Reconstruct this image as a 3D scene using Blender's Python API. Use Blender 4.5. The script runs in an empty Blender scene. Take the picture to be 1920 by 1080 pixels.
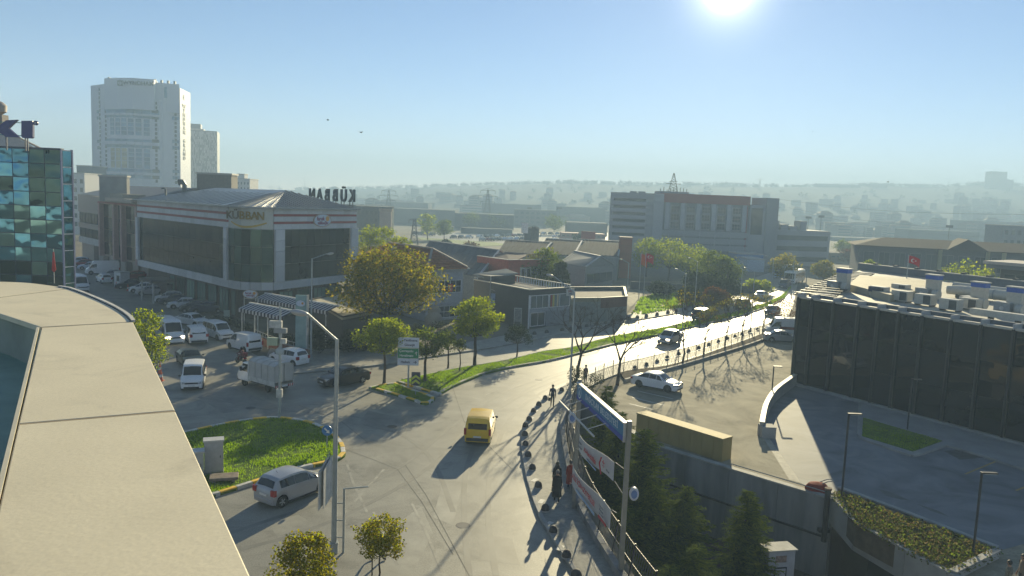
import bpy, bmesh, math, random
from mathutils import Vector, Matrix, noise
from mathutils.geometry import tessellate_polygon
R = math.radians
random.seed(7)
C = bpy.context.scene.collection
SC = bpy.context.scene

# ------------------------------------------------------------------ camera
CAM_H = 16.0
FPX = 1450.0            # focal length in pixels of the 1920 wide photograph
PITCH, ROLL = R(6.36), R(2.25)
_R0 = Vector((1, 0, 0)); _F = Vector((0, math.cos(PITCH), -math.sin(PITCH))); _U0 = Vector((0, math.sin(PITCH), math.cos(PITCH)))
_X = _R0 * math.cos(ROLL) + _U0 * math.sin(ROLL)
_Y = -_R0 * math.sin(ROLL) + _U0 * math.cos(ROLL)
cd = bpy.data.cameras.new('camera'); cam = bpy.data.objects.new('camera', cd); C.objects.link(cam)
cd.sensor_width = 36; cd.lens = FPX / 1920 * 36; cd.clip_end = 9000; cd.clip_start = .05
cam.matrix_world = Matrix(((_X.x, _Y.x, -_F.x, 0), (_X.y, _Y.y, -_F.y, 0), (_X.z, _Y.z, -_F.z, CAM_H), (0, 0, 0, 1)))
SC.camera = cam

# ------------------------------------------------------------------ light
HAZE_D, HAZE_G = .0012, .1
SUN_EL, SUN_AZ = R(15.1), R(14.3)       # azimuth measured from +Y towards +X
w = bpy.data.worlds.new('World'); SC.world = w; w.use_nodes = True
nt = w.node_tree; bg = nt.nodes['Background']
sky = nt.nodes.new('ShaderNodeTexSky'); sky.sky_type = 'NISHITA'; sky.sun_disc = False
sky.sun_elevation = SUN_EL; sky.sun_rotation = SUN_AZ
sky.air_density = .72; sky.dust_density = .03; sky.ozone_density = 3.0; sky.altitude = 50
sdir = Vector((math.sin(SUN_AZ) * math.cos(SUN_EL), math.cos(SUN_AZ) * math.cos(SUN_EL), math.sin(SUN_EL)))
geo = nt.nodes.new('ShaderNodeNewGeometry'); dot = nt.nodes.new('ShaderNodeVectorMath'); dot.operation = 'DOT_PRODUCT'; dot.inputs[1].default_value = tuple(-sdir)
nt.links.new(geo.outputs['Incoming'], dot.inputs[0])
prev = sky.outputs[0]
for pw, am, colr in ((9000, 160, (1, .98, .92)), (1200, 9, (1, .97, .92)), (90, .45, (1, .92, .90)), (10, .24, (1, .82, .92))):   # the sun's aureole in the hazy sky
    pm = nt.nodes.new('ShaderNodeMath'); pm.operation = 'POWER'; pm.inputs[1].default_value = pw; pm.use_clamp = True
    mxm = nt.nodes.new('ShaderNodeMath'); mxm.operation = 'MAXIMUM'; mxm.inputs[1].default_value = 0; nt.links.new(dot.outputs['Value'], mxm.inputs[0]); nt.links.new(mxm.outputs[0], pm.inputs[0])
    sc_ = nt.nodes.new('ShaderNodeVectorMath'); sc_.operation = 'SCALE'; sc_.inputs[0].default_value = tuple(c * am for c in colr); nt.links.new(pm.outputs[0], sc_.inputs['Scale'])
    ad = nt.nodes.new('ShaderNodeVectorMath'); ad.operation = 'ADD'; nt.links.new(prev, ad.inputs[0]); nt.links.new(sc_.outputs[0], ad.inputs[1]); prev = ad.outputs[0]
sx = nt.nodes.new('ShaderNodeSeparateXYZ'); nt.links.new(geo.outputs['Incoming'], sx.inputs[0])      # warm belt of dust low over the whole horizon
hb_ = nt.nodes.new('ShaderNodeMath'); hb_.operation = 'ABSOLUTE'; nt.links.new(sx.outputs['Z'], hb_.inputs[0])
hp = nt.nodes.new('ShaderNodeMath'); hp.operation = 'SUBTRACT'; hp.inputs[0].default_value = 1; nt.links.new(hb_.outputs[0], hp.inputs[1])
hq = nt.nodes.new('ShaderNodeMath'); hq.operation = 'POWER'; hq.inputs[1].default_value = 20; hq.use_clamp = True; nt.links.new(hp.outputs[0], hq.inputs[0])
hs_ = nt.nodes.new('ShaderNodeVectorMath'); hs_.operation = 'SCALE'; hs_.inputs[0].default_value = (6.5, 4.2, 3.4); nt.links.new(hq.outputs[0], hs_.inputs['Scale'])
ha = nt.nodes.new('ShaderNodeVectorMath'); ha.operation = 'ADD'; nt.links.new(prev, ha.inputs[0]); nt.links.new(hs_.outputs[0], ha.inputs[1]); prev = ha.outputs[0]
nt.links.new(prev, bg.inputs[0]); bg.inputs[1].default_value = 0.055
sl = bpy.data.lights.new('sun', 'SUN'); sl.energy = 5.0; sl.angle = R(.5); sl.color = (1, .86, .53)
so = bpy.data.objects.new('sun', sl); C.objects.link(so)
so.rotation_euler = sdir.to_track_quat('Z', 'Y').to_euler(); so.location = (60, 200, 90)
vs = SC.view_settings; vs.view_transform = 'Standard'; vs.look = 'None'; vs.gamma = 1; vs.use_curve_mapping = False
vs.exposure = 1.22
SC.render.engine = 'CYCLES'
cy = SC.cycles; cy.use_denoising = True; cy.max_bounces = 6; cy.diffuse_bounces = 3; cy.glossy_bounces = 3
cy.transmission_bounces = 4; cy.volume_bounces = 0; cy.transparent_max_bounces = 8; cy.sample_clamp_indirect = 4
cy.caustics_reflective = False; cy.caustics_refractive = False
try: cy.denoiser = 'OPENIMAGEDENOISE'
except Exception: pass

# ------------------------------------------------------------------ survey: a photo pixel to a point of the place
def ray(u, v): return _F + _X * ((u - 960) / FPX) - _Y * ((v - 540) / FPX)
def gp(u, v, z=0.0):
    d = ray(u, v); t = (z - CAM_H) / d.z
    return Vector((d.x * t, d.y * t, z))
def at(u, v, y):
    d = ray(u, v); t = y / d.y
    return Vector((d.x * t, y, CAM_H + d.z * t))
def colat(u, y):        # plan position on the column u at distance y
    d = ray(u, 500); return Vector((d.x / d.y * y, y, 0))

# ------------------------------------------------------------------ materials
MATS = {}
def mat(name, col, rough=.7, metal=0., var=.12, scale=3., bump=0., bscale=20., spec=.5, col2=None, emit=None, isl=0., objvar=0., detail=4., stretch=None, coat=0., dist=0.):
    if name in MATS: return MATS[name]
    m = bpy.data.materials.new(name); m.use_nodes = True; n = m.node_tree; L = n.links.new
    b = n.nodes['Principled BSDF']
    b.inputs['Roughness'].default_value = rough; b.inputs['Metallic'].default_value = metal
    b.inputs['Specular IOR Level'].default_value = spec
    if coat: b.inputs['Coat Weight'].default_value = coat; b.inputs['Coat Roughness'].default_value = .06
    tc = n.nodes.new('ShaderNodeTexCoord')
    vec = tc.outputs['Object']
    if stretch:
        mp = n.nodes.new('ShaderNodeMapping'); mp.inputs['Scale'].default_value = stretch; L(vec, mp.inputs[0]); vec = mp.outputs[0]
    c = tuple(col) + (1,)
    if var > 0 or col2:
        no = n.nodes.new('ShaderNodeTexNoise'); no.inputs['Scale'].default_value = scale; no.inputs['Detail'].default_value = detail
        no.inputs['Roughness'].default_value = .62; no.inputs['Distortion'].default_value = dist
        L(vec, no.inputs['Vector'])
        mr = n.nodes.new('ShaderNodeMapRange'); mr.inputs[1].default_value = .3; mr.inputs[2].default_value = .7
        L(no.outputs[0], mr.inputs[0])
        mx = n.nodes.new('ShaderNodeMix'); mx.data_type = 'RGBA'
        if col2: ca, cb = c, tuple(col2) + (1,)
        else:
            ca = tuple(max(0, x * (1 - var)) for x in col) + (1,); cb = tuple(min(1, x * (1 + var)) for x in col) + (1,)
        mx.inputs[6].default_value = ca; mx.inputs[7].default_value = cb
        L(mr.outputs[0], mx.inputs[0]); out = mx.outputs[2]
        for kind, amt in (('isl', isl), ('obj', objvar)):
            if amt:
                if kind == 'isl': g = n.nodes.new('ShaderNodeNewGeometry'); src = g.outputs['Random Per Island']
                else: g = n.nodes.new('ShaderNodeObjectInfo'); src = g.outputs['Random']
                m2 = n.nodes.new('ShaderNodeMapRange'); m2.inputs[3].default_value = 1 - amt; m2.inputs[4].default_value = 1 + amt
                L(src, m2.inputs[0])
                hv = n.nodes.new('ShaderNodeHueSaturation'); L(m2.outputs[0], hv.inputs['Value']); L(out, hv.inputs['Color']); out = hv.outputs[0]
        L(out, b.inputs['Base Color'])
    else: b.inputs['Base Color'].default_value = c
    if bump > 0:
        nb = n.nodes.new('ShaderNodeTexNoise'); nb.inputs['Scale'].default_value = bscale; nb.inputs['Detail'].default_value = 3
        L(vec, nb.inputs['Vector'])
        bp = n.nodes.new('ShaderNodeBump'); bp.inputs['Strength'].default_value = bump; bp.inputs['Distance'].default_value = .02
        L(nb.outputs[0], bp.inputs['Height']); L(bp.outputs[0], b.inputs['Normal'])
    if emit:
        b.inputs['Emission Color'].default_value = tuple(emit[:3]) + (1,); b.inputs['Emission Strength'].default_value = emit[3]
    MATS[name] = m; return m

def spots(m, sc, lo, hi, dark, fine=30., famt=.12):
    """stains of their own shape and a fine grain over the base colour"""
    n = m.node_tree; L = n.links.new; b = n.nodes['Principled BSDF']; src = b.inputs['Base Color'].links[0].from_socket
    tc = n.nodes.new('ShaderNodeTexCoord'); no = n.nodes.new('ShaderNodeTexNoise'); no.inputs['Scale'].default_value = sc; no.inputs['Detail'].default_value = 9; no.inputs['Roughness'].default_value = .7; no.inputs['Distortion'].default_value = .8
    L(tc.outputs['Object'], no.inputs['Vector']); mr = n.nodes.new('ShaderNodeMapRange'); mr.inputs[1].default_value = lo; mr.inputs[2].default_value = hi; mr.inputs[3].default_value = 1; mr.inputs[4].default_value = dark; L(no.outputs[0], mr.inputs[0])
    nf = n.nodes.new('ShaderNodeTexNoise'); nf.inputs['Scale'].default_value = fine; nf.inputs['Detail'].default_value = 4; L(tc.outputs['Object'], nf.inputs['Vector'])
    m2 = n.nodes.new('ShaderNodeMapRange'); m2.inputs[1].default_value = .3; m2.inputs[2].default_value = .7; m2.inputs[3].default_value = 1 - famt; m2.inputs[4].default_value = 1 + famt; L(nf.outputs[0], m2.inputs[0])
    mu = n.nodes.new('ShaderNodeMath'); mu.operation = 'MULTIPLY'; L(mr.outputs[0], mu.inputs[0]); L(m2.outputs[0], mu.inputs[1])
    hv = n.nodes.new('ShaderNodeHueSaturation'); L(mu.outputs[0], hv.inputs['Value']); L(src, hv.inputs['Color']); L(hv.outputs[0], b.inputs['Base Color'])
def glass(name, col, rough=.04, wob=.0, wscale=1.2, spec=.35, metal=0., objvar=0.):
    """dark reflective facade glass; wob gives the uneven panes of a mirror facade"""
    if name in MATS: return MATS[name]
    m = mat(name, col, rough=rough, metal=metal, var=.25, scale=.35, spec=spec, objvar=objvar)
    n = m.node_tree; L = n.links.new; b = n.nodes['Principled BSDF']
    if wob:
        tc = n.nodes.new('ShaderNodeTexCoord'); nb = n.nodes.new('ShaderNodeTexNoise'); nb.inputs['Scale'].default_value = wscale; nb.inputs['Detail'].default_value = 1.5
        oi = n.nodes.new('ShaderNodeObjectInfo'); ad = n.nodes.new('ShaderNodeVectorMath'); ad.operation = 'MULTIPLY_ADD'
        ad.inputs[1].default_value = (40, 40, 40)
        cb = n.nodes.new('ShaderNodeCombineXYZ'); L(oi.outputs['Random'], cb.inputs[0]); L(oi.outputs['Random'], cb.inputs[2])
        L(cb.outputs[0], ad.inputs[0]); L(tc.outputs['Object'], ad.inputs[2]); L(ad.outputs[0], nb.inputs['Vector'])
        bp = n.nodes.new('ShaderNodeBump'); bp.inputs['Strength'].default_value = wob; bp.inputs['Distance'].default_value = .25
        L(nb.outputs[0], bp.inputs['Height']); L(bp.outputs[0], b.inputs['Normal'])
    return m

def leafmat(name, cols, trans=.45):
    """leaf faces: colour differs from leaf to leaf, light shines through"""
    if name in MATS: return MATS[name]
    m = bpy.data.materials.new(name); m.use_nodes = True; n = m.node_tree; L = n.links.new
    for x in list(n.nodes):
        if x.type == 'BSDF_PRINCIPLED': n.nodes.remove(x)
    out = n.nodes['Material Output']
    g = n.nodes.new('ShaderNodeNewGeometry'); cr = n.nodes.new('ShaderNodeValToRGB'); L(g.outputs['Random Per Island'], cr.inputs[0])
    while len(cr.color_ramp.elements) < len(cols): cr.color_ramp.elements.new(.5)
    for i, c in enumerate(cols):
        cr.color_ramp.elements[i].position = i / max(1, len(cols) - 1); cr.color_ramp.elements[i].color = tuple(c) + (1,)
    d = n.nodes.new('ShaderNodeBsdfDiffuse'); t = n.nodes.new('ShaderNodeBsdfTranslucent'); mx = n.nodes.new('ShaderNodeMixShader')
    hs = n.nodes.new('ShaderNodeHueSaturation'); hs.inputs['Saturation'].default_value = 1.15; hs.inputs['Value'].default_value = 1.5
    L(cr.outputs[0], d.inputs[0]); L(cr.outputs[0], hs.inputs['Color']); L(hs.outputs[0], t.inputs[0])
    mx.inputs[0].default_value = trans; L(d.outputs[0], mx.inputs[1]); L(t.outputs[0], mx.inputs[2]); L(mx.outputs[0], out.inputs[0])
    MATS[name] = m; return m

# ------------------------------------------------------------------ mesh builder
class B:
    def __init__(s): s.v = []; s.f = []
    def add(s, vs, fs):
        k = len(s.v); s.v.extend([tuple(x) for x in vs]); s.f.extend([tuple(i + k for i in f) for f in fs]); return s
    def hexa(s, p):     # 8 points: bottom 4 ccw from above, top 4
        return s.add(p, [(3, 2, 1, 0), (4, 5, 6, 7), (0, 1, 5, 4), (1, 2, 6, 5), (2, 3, 7, 6), (3, 0, 4, 7)])
    def box(s, x0, x1, y0, y1, z0, z1):
        return s.hexa([(x0, y0, z0), (x1, y0, z0), (x1, y1, z0), (x0, y1, z0), (x0, y0, z1), (x1, y0, z1), (x1, y1, z1), (x0, y1, z1)])
    def beam(s, a, b, w, h=None, up=(0, 0, 1)):
        a, b = Vector(a), Vector(b); d = (b - a).normalized(); up = Vector(up)
        if abs(d.dot(up)) > .98: up = Vector((1, 0, 0))
        sx = d.cross(up).normalized() * (w / 2); sz = sx.cross(d).normalized() * ((h or w) / 2)
        return s.hexa([a - sx - sz, a + sx - sz, b + sx - sz, b - sx - sz, a - sx + sz, a + sx + sz, b + sx + sz, b - sx + sz])
    def tube(s, pts, rad, n=6, cap=True):
        pts = [Vector(p) for p in pts]; k = len(s.v)
        if not isinstance(rad, (list, tuple)): rad = [rad] * len(pts)
        ref = Vector((.31, .95, .05))
        for i, p in enumerate(pts):
            d = (pts[min(i + 1, len(pts) - 1)] - pts[max(i - 1, 0)]).normalized()
            a = d.cross(ref)
            if a.length < .05: a = d.cross(Vector((1, 0, 0)))
            a.normalize(); b_ = d.cross(a)
            for j in range(n):
                t = 2 * math.pi * j / n
                s.v.append(tuple(p + (a * math.cos(t) + b_ * math.sin(t)) * rad[i]))
        for i in range(len(pts) - 1):
            for j in range(n):
                s.f.append((k + i * n + j, k + i * n + (j + 1) % n, k + (i + 1) * n + (j + 1) % n, k + (i + 1) * n + j))
        if cap:
            s.f.append(tuple(k + j for j in reversed(range(n)))); s.f.append(tuple(k + (len(pts) - 1) * n + j for j in range(n)))
        return s
    def cyl(s, c, r, h, n=12, r2=None): return s.tube([c, (c[0], c[1], c[2] + h)], [r, r if r2 is None else r2], n)
    def lathe(s, prof, n=12, c=(0, 0, 0), axis='z', sc=(1, 1)):
        k = len(s.v)
        for r, z in prof:
            for j in range(n):
                t = 2 * math.pi * j / n; x, y = r * math.cos(t) * sc[0], r * math.sin(t) * sc[1]
                p = (x, y, z) if axis == 'z' else ((x, z, y) if axis == 'y' else (z, x, y))
                s.v.append((p[0] + c[0], p[1] + c[1], p[2] + c[2]))
        for i in range(len(prof) - 1):
            for j in range(n):
                s.f.append((k + i * n + j, k + i * n + (j + 1) % n, k + (i + 1) * n + (j + 1) % n, k + (i + 1) * n + j))
        s.f.append(tuple(k + j for j in reversed(range(n)))); s.f.append(tuple(k + (len(prof) - 1) * n + j for j in range(n)))
        return s
    def ball(s, c, r, n=8, m=6, sc=(1, 1, 1)):
        pr = [(max(1e-4, math.sin(math.pi * i / m)), -math.cos(math.pi * i / m)) for i in range(m + 1)]
        k = len(s.v); s.lathe(pr, n)
        for i in range(k, len(s.v)):
            x, y, z = s.v[i]; s.v[i] = (c[0] + x * r * sc[0], c[1] + y * r * sc[1], c[2] + z * r * sc[2])
        return s
    def prism(s, pts, z0, z1):   # polygon of (x, y); z may be numbers
        n = len(pts)
        if sum(pts[i][0] * pts[(i + 1) % n][1] - pts[(i + 1) % n][0] * pts[i][1] for i in range(n)) < 0: pts = list(reversed(pts))
        vs = [(p[0], p[1], z0) for p in pts] + [(p[0], p[1], z1) for p in pts]
        fs = [tuple(reversed(range(n))), tuple(range(n, 2 * n))] + [(i, (i + 1) % n, n + (i + 1) % n, n + i) for i in range(n)]
        return s.add(vs, fs)
    def sheet(s, pts, z):
        n = len(pts)
        if sum(pts[i][0] * pts[(i + 1) % n][1] - pts[(i + 1) % n][0] * pts[i][1] for i in range(n)) < 0: pts = list(reversed(pts))
        return s.add([(p[0], p[1], z) for p in pts], [tuple(range(n))])
    def quad(s, a, b, c, d): return s.add([a, b, c, d], [(0, 1, 2, 3)])
    def mesh(s, name):
        me = bpy.data.meshes.new(name); me.from_pydata(s.v, [], s.f); me.update(); return me
    def build(s, name, m, parent=None, smooth=False, world=False, bevel=0, kind=None, label=None):
        if world and parent is not None:
            o = parent.location; pp = parent.parent
            off = Vector(o) + (Vector(pp.location) if pp else Vector((0, 0, 0)))
            s.v = [(x - off.x, y - off.y, z - off.z) for x, y, z in s.v]
        me = s.mesh(name); ob = bpy.data.objects.new(name, me); C.objects.link(ob)
        if m: me.materials.append(m)
        if smooth:
            me.polygons.foreach_set('use_smooth', [True] * len(me.polygons))
            try: me.set_sharp_from_angle(angle=R(40))
            except Exception: pass
        if bevel:
            md = ob.modifiers.new('bevel', 'BEVEL'); md.width = bevel; md.segments = 2; md.limit_method = 'ANGLE'
        if parent is not None: ob.parent = parent
        if kind: ob['kind'] = kind
        if label: ob['label'] = label
        return ob
def thing(name, label, cat, loc=(0, 0, 0), rz=0., group=None):
    o = bpy.data.objects.new(name, None); C.objects.link(o); o.location = loc; o.rotation_euler = (0, 0, rz)
    o.empty_display_size = .3
    return tag(o, label, cat, group)
def tag(o, label, cat=None, group=None, kind=None):
    o['label'] = label
    if cat: o['category'] = cat
    if group: o['group'] = group
    if kind: o['kind'] = kind
    return o
def struct(o, label=None):
    o['kind'] = 'structure'
    if label: o['label'] = label
    return o
KIDS = {}
def kids(o): return [c for c in bpy.data.objects if c.parent == o] if o.name not in KIDS else KIDS[o.name]
def tree_of(o):
    ch = {}
    for c in C.objects:
        if c.parent: ch.setdefault(c.parent.name, []).append(c)
    return ch
def dup(root, ch, loc, rz, label, group=None, scale=1.0):
    r = root.copy(); C.objects.link(r); r.location = loc; r.rotation_euler = (0, 0, rz); r.scale = (scale,) * 3
    r['label'] = label
    if group: r['group'] = group
    for c in ch.get(root.name, []):
        d = c.copy(); C.objects.link(d); d.parent = r
        for g in ch.get(c.name, []):
            e = g.copy(); C.objects.link(e); e.parent = d
    return r
def shared(name, me, parent, loc=(0, 0, 0), rz=0., label=None):
    o = bpy.data.objects.new(name, me); C.objects.link(o); o.parent = parent; o.location = loc; o.rotation_euler = (0, 0, rz)
    if label: o['label'] = label
    return o
def spline(pts, n=8):
    """Catmull-Rom through plan points"""
    P = [Vector((p[0], p[1], 0)) for p in pts]; out = []
    for i in range(len(P) - 1):
        a, b, c, d = P[max(i - 1, 0)], P[i], P[i + 1], P[min(i + 2, len(P) - 1)]
        for k in range(n):
            t = k / n
            out.append(.5 * ((2 * b) + (c - a) * t + (2 * a - 5 * b + 4 * c - d) * t * t + (3 * b - a - 3 * c + d) * t ** 3))
    out.append(P[-1]); return out
def resample(pts, step):
    out = [pts[0].copy()]; acc = 0
    for a, b in zip(pts, pts[1:]):
        L = (b - a).length; t = step - acc
        while t <= L: out.append(a + (b - a) * (t / L)); t += step
        acc = (acc + L) % step if L else acc
    return out
def inside(p, poly):
    x, y = p[0], p[1]; c = False; n = len(poly)
    for i in range(n):
        a, b = poly[i], poly[i - 1]
        if (a[1] > y) != (b[1] > y) and x < (b[0] - a[0]) * (y - a[1]) / (b[1] - a[1]) + a[0]: c = not c
    return c
class Fac:
    """an upright facade from P to Q, left to right as seen from outside; boxes by run u, height z and outward depth d"""
    def __init__(s, P, Q):
        s.P = Vector((P[0], P[1], 0)); d = Vector((Q[0], Q[1], 0)) - s.P; s.L = d.length; s.e = d / s.L; s.n = Vector((s.e.y, -s.e.x, 0))
    def pt(s, u, z, d=0): return s.P + s.e * u + s.n * d + Vector((0, 0, z))
    def box(s, b, u0, u1, z0, z1, d0, d1):
        return b.hexa([s.pt(u0, z0, d1), s.pt(u1, z0, d1), s.pt(u1, z0, d0), s.pt(u0, z0, d0), s.pt(u0, z1, d1), s.pt(u1, z1, d1), s.pt(u1, z1, d0), s.pt(u0, z1, d0)])
    def rot(s): return math.atan2(s.e.y, s.e.x)
    def text(s, body, size, u, z, d, m, parent, name='lettering', align='CENTER', ext=.03, mirror=False, sx=1., vert=False, spacing=1.):
        me = textmesh(body, size, ext, align, spacing)
        ob = bpy.data.objects.new(name, me); C.objects.link(ob); me.materials.clear(); me.materials.append(m)
        ob.parent = parent
        p = s.pt(u, z, d) - (Vector(parent.location) if parent else Vector((0, 0, 0)))
        if parent and parent.parent: p -= Vector(parent.parent.location)
        M = Matrix.Translation(p) @ Matrix.Rotation(s.rot(), 4, 'Z') @ Matrix.Rotation(R(90), 4, 'X') @ Matrix.Diagonal((-sx if mirror else sx, 1, 1, 1))
        me.transform(M)
        if mirror: me.flip_normals()
        return ob
def textmesh(body, size, ext=.02, align='CENTER', spacing=1.):
    c = bpy.data.curves.new('letters', 'FONT'); c.body = body; c.size = size; c.extrude = ext; c.align_x = align; c.align_y = 'CENTER'
    c.resolution_u = 3; c.offset = size * .02; c.space_character = spacing
    o = bpy.data.objects.new('letters', c); C.objects.link(o)
    dg = bpy.context.evaluated_depsgraph_get(); dg.update()
    me = bpy.data.meshes.new_from_object(o.evaluated_get(dg)); bpy.data.objects.remove(o); bpy.data.curves.remove(c)
    return me

# ------------------------------------------------------------------ common materials
asphalt = mat('asphalt', (.245, .235, .20), rough=.55, var=.3, scale=.3, dist=1.2, bump=.25, bscale=9, spec=.36, detail=8)
lotgrav = mat('lot_surface', (.26, .235, .175), rough=.86, var=.45, scale=.16, dist=2.2, bump=.3, bscale=6, spec=.12, detail=9)
earth = mat('earth', (.16, .145, .11), rough=.95, var=.35, scale=.08, spec=.2, detail=8)
paving = mat('paving', (.25, .245, .22), rough=.75, var=.22, scale=.8, bump=.2, bscale=8, spec=.35, detail=7)
spots(asphalt, .55, .54, .72, .55, 14., .2); spots(lotgrav, .35, .55, .72, .66, 9., .16); spots(paving, .9, .56, .72, .7, 5., .14)
concrete = mat('concrete', (.27, .27, .26), rough=.8, var=.25, scale=.5, bump=.2, bscale=14, spec=.3, detail=8)
whitepaint = mat('white_paint', (.72, .71, .68), rough=.55, var=.1)
dirtywhite = mat('worn_white_paint', (.52, .51, .48), rough=.7, var=.28, scale=2.5)
yellowpaint = mat('yellow_kerb_paint', (.78, .48, .03), rough=.65, var=.2, scale=3)
steel = mat('galvanised_steel', (.36, .37, .37), rough=.45, metal=.6, var=.15)
darksteel = mat('dark_steel', (.035, .035, .04), rough=.5, metal=.3, var=.15)
black = mat('black', (.012, .012, .013), rough=.5, var=0)
soil = mat('soil', (.09, .07, .05), rough=1, var=.4, scale=2, spec=.1)
# ------------------------------------------------------------------ ground
def G(l): return [gp(*p) for p in l]
CURB_R = spline(G([(1110, 1130), (1040, 1020), (1006, 960), (985, 890), (977, 830), (985, 790), (1005, 762), (1040, 735), (1100, 706), (1160, 684), (1227, 668), (1302, 649), (1360, 631), (1460, 602), (1484, 585)]), 6)
CURB_U = spline(G([(545, 703), (640, 694), (713, 686), (800, 672), (880, 660), (940, 650), (1054, 627), (1140, 610), (1279, 587), (1400, 561), (1458, 544), (1474, 530)]), 5)
SUNK = G([(1090, 752), (1080, 790), (1084, 850), (1112, 945), (1190, 1080), (1260, 1210), (1560, 1500), (2250, 1240), (1780, 1084), (1606, 988), (1562, 940), (1370, 882), (1215, 834), (1170, 800), (1130, 762)])
far = [Vector((x, y, 0)) for x, y in ((-1750, -160), (1750, -160), (1750, 1720), (-1750, 1720))]
tri = tessellate_polygon([far, SUNK])
vsum = far + SUNK
b = B(); b.add([(p.x, p.y, -.006) for p in vsum], [t for t in tri]); gr = struct(b.build('ground', earth)); 
sunkfloor = struct(B().sheet([(p.x, p.y) for p in SUNK], -4.6).build('sunken_garden', soil)); b = B()
for p, q in list(zip(SUNK, SUNK[1:] + SUNK[:1]))[:7] + list(zip(SUNK, SUNK[1:] + SUNK[:1]))[10:]: b.quad((p.x, p.y, -4.6), (q.x, q.y, -4.6), (q.x, q.y, -.004), (p.x, p.y, -.004))
struct(b.build('sunken_garden_wall', concrete))
# asphalt: junction, boulevard, alley
far_r = G([(1500, 512)]); far_u = G([(1482, 512)])
alley_r = G([(470, 660), (430, 636), (395, 612), (300, 560), (225, 532), (150, 500)])
alley_l = G([(60, 500)]) 
roadpoly = CURB_R + far_r + far_u + list(reversed(CURB_U)) + alley_r + [Vector((-120, 165, 0)), Vector((-128, 160, 0)), Vector((-60, 80, 0)), Vector((-26, 40, 0)), Vector((-9, 14, 0)), Vector((3, 0, 0)), Vector((14, -8, 0))]
road = struct(B().sheet(roadpoly, 0.0).build('road', asphalt))
lotpoly = G([(1172, 716), (1215, 704), (1290, 684), (1400, 650), (1452, 630), (1500, 640), (1700, 560)]) + [Vector((90, 40, 0)), Vector((60, 10, 0))] + G([(2250, 1240), (1780, 1084), (1606, 988), (1562, 940), (1370, 882), (1215, 834), (1170, 800), (1130, 762)])
lot = struct(B().sheet(lotpoly, 0.0).build('parking_lot', lotgrav))
# haze
hz = B().box(-1800, 1800, -200, 1760, -6, 98).build('haze', None); hz['kind'] = 'stuff'
hm = bpy.data.materials.new('haze'); hm.use_nodes = True; n = hm.node_tree
for x in list(n.nodes):
    if x.type == 'BSDF_PRINCIPLED': n.nodes.remove(x)
pv = n.nodes.new('ShaderNodeVolumePrincipled'); pv.inputs['Color'].default_value = (.50, .73, 1, 1); pv.inputs['Density'].default_value = HAZE_D; pv.inputs['Anisotropy'].default_value = HAZE_G
n.links.new(pv.outputs[0], n.nodes['Material Output'].inputs['Volume']); hz.data.materials.append(hm)
# ------------------------------------------------------------------ kerbs, pavements and islands
def inset(poly, d):
    c = sum((Vector((p[0], p[1], 0)) for p in poly), Vector()) / len(poly)
    return [Vector((p[0], p[1], 0)) + (c - Vector((p[0], p[1], 0))).normalized() * d for p in poly]
def kerb_stones(parent, line, step, mats, w=.22, z1=.16, side=1, closed=False, phase=0):
    pts = resample([Vector((p[0], p[1], 0)) for p in line], step); n = 0
    for i, (a, b_) in enumerate(zip(pts, pts[1:])):
        d = (b_ - a).normalized(); nrm = Vector((-d.y, d.x, 0)) * side; g = d * .012
        j = random.uniform(-.012, .012); jz = random.uniform(-.008, .01)
        q = [a + g + nrm * j, b_ - g + nrm * j, b_ - g + nrm * (w + j), a + g + nrm * (w + j)]
        if side < 0: q = q[::-1]
        bb = B().hexa([(p.x, p.y, -.03) for p in q] + [(p.x * .999 + .001 * q[2].x, p.y, z1 + jz) for p in q])
        o = bb.build('kerb_stone', mats[(i + phase) % len(mats)], parent, world=True, bevel=.02); n += 1
    return n
greykerb = mat('grey_kerb', (.30, .30, .29), rough=.8, var=.3, scale=1.5)
def slab(name, poly, z1, m):
    b = B(); b.prism([(p[0], p[1]) for p in poly], -.05, z1); return struct(b.build(name, m))
# right pavement
FENCE = spline(G([(1215, 1150), (1167, 1080), (1093, 952), (1066, 849), (1062, 795), (1082, 748), (1115, 722), (1173, 699), (1247, 689), (1301, 674), (1355, 655), (1398, 640), (1447, 620), (1484, 602)]), 6)
side_r = slab('pavement', CURB_R + list(reversed(FENCE)), .13, paving)
pts = list(CURB_R)
alt = [greykerb, greykerb, dirtywhite]
kerb_stones(side_r, [p for p in pts], 1.1, [greykerb], side=-1, z1=.15)
bank = B()
f2 = spline(G([(1172, 716), (1215, 704), (1290, 684), (1400, 650), (1452, 630), (1495, 612)]), 4); f1 = [p for p in FENCE if p.y > gp(1160, 704).y]
lp = f1 + list(reversed(f2)); struct(bank.prism([(p.x, p.y) for p in lp], -.05, .18).build('dirt_bank', soil))
lotkerb = B()
for a, c in zip(f2, f2[1:]): lotkerb.beam((a.x, a.y, .1), (c.x, c.y, .1), .22, .34)
struct(lotkerb.build('lot_kerb', greykerb))
# upper pavement along the shops
up_back = G([(1480, 500), (1300, 560), (1180, 590), (1060, 606), (990, 622), (900, 640), (820, 650), (700, 660), (560, 655), (515, 640), (500, 668), (530, 700)])
side_u = slab('pavement', CURB_U + up_back, .13, paving)
kerb_stones(side_u, CURB_U, 1.6, [greykerb], side=1, z1=.15)
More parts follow.
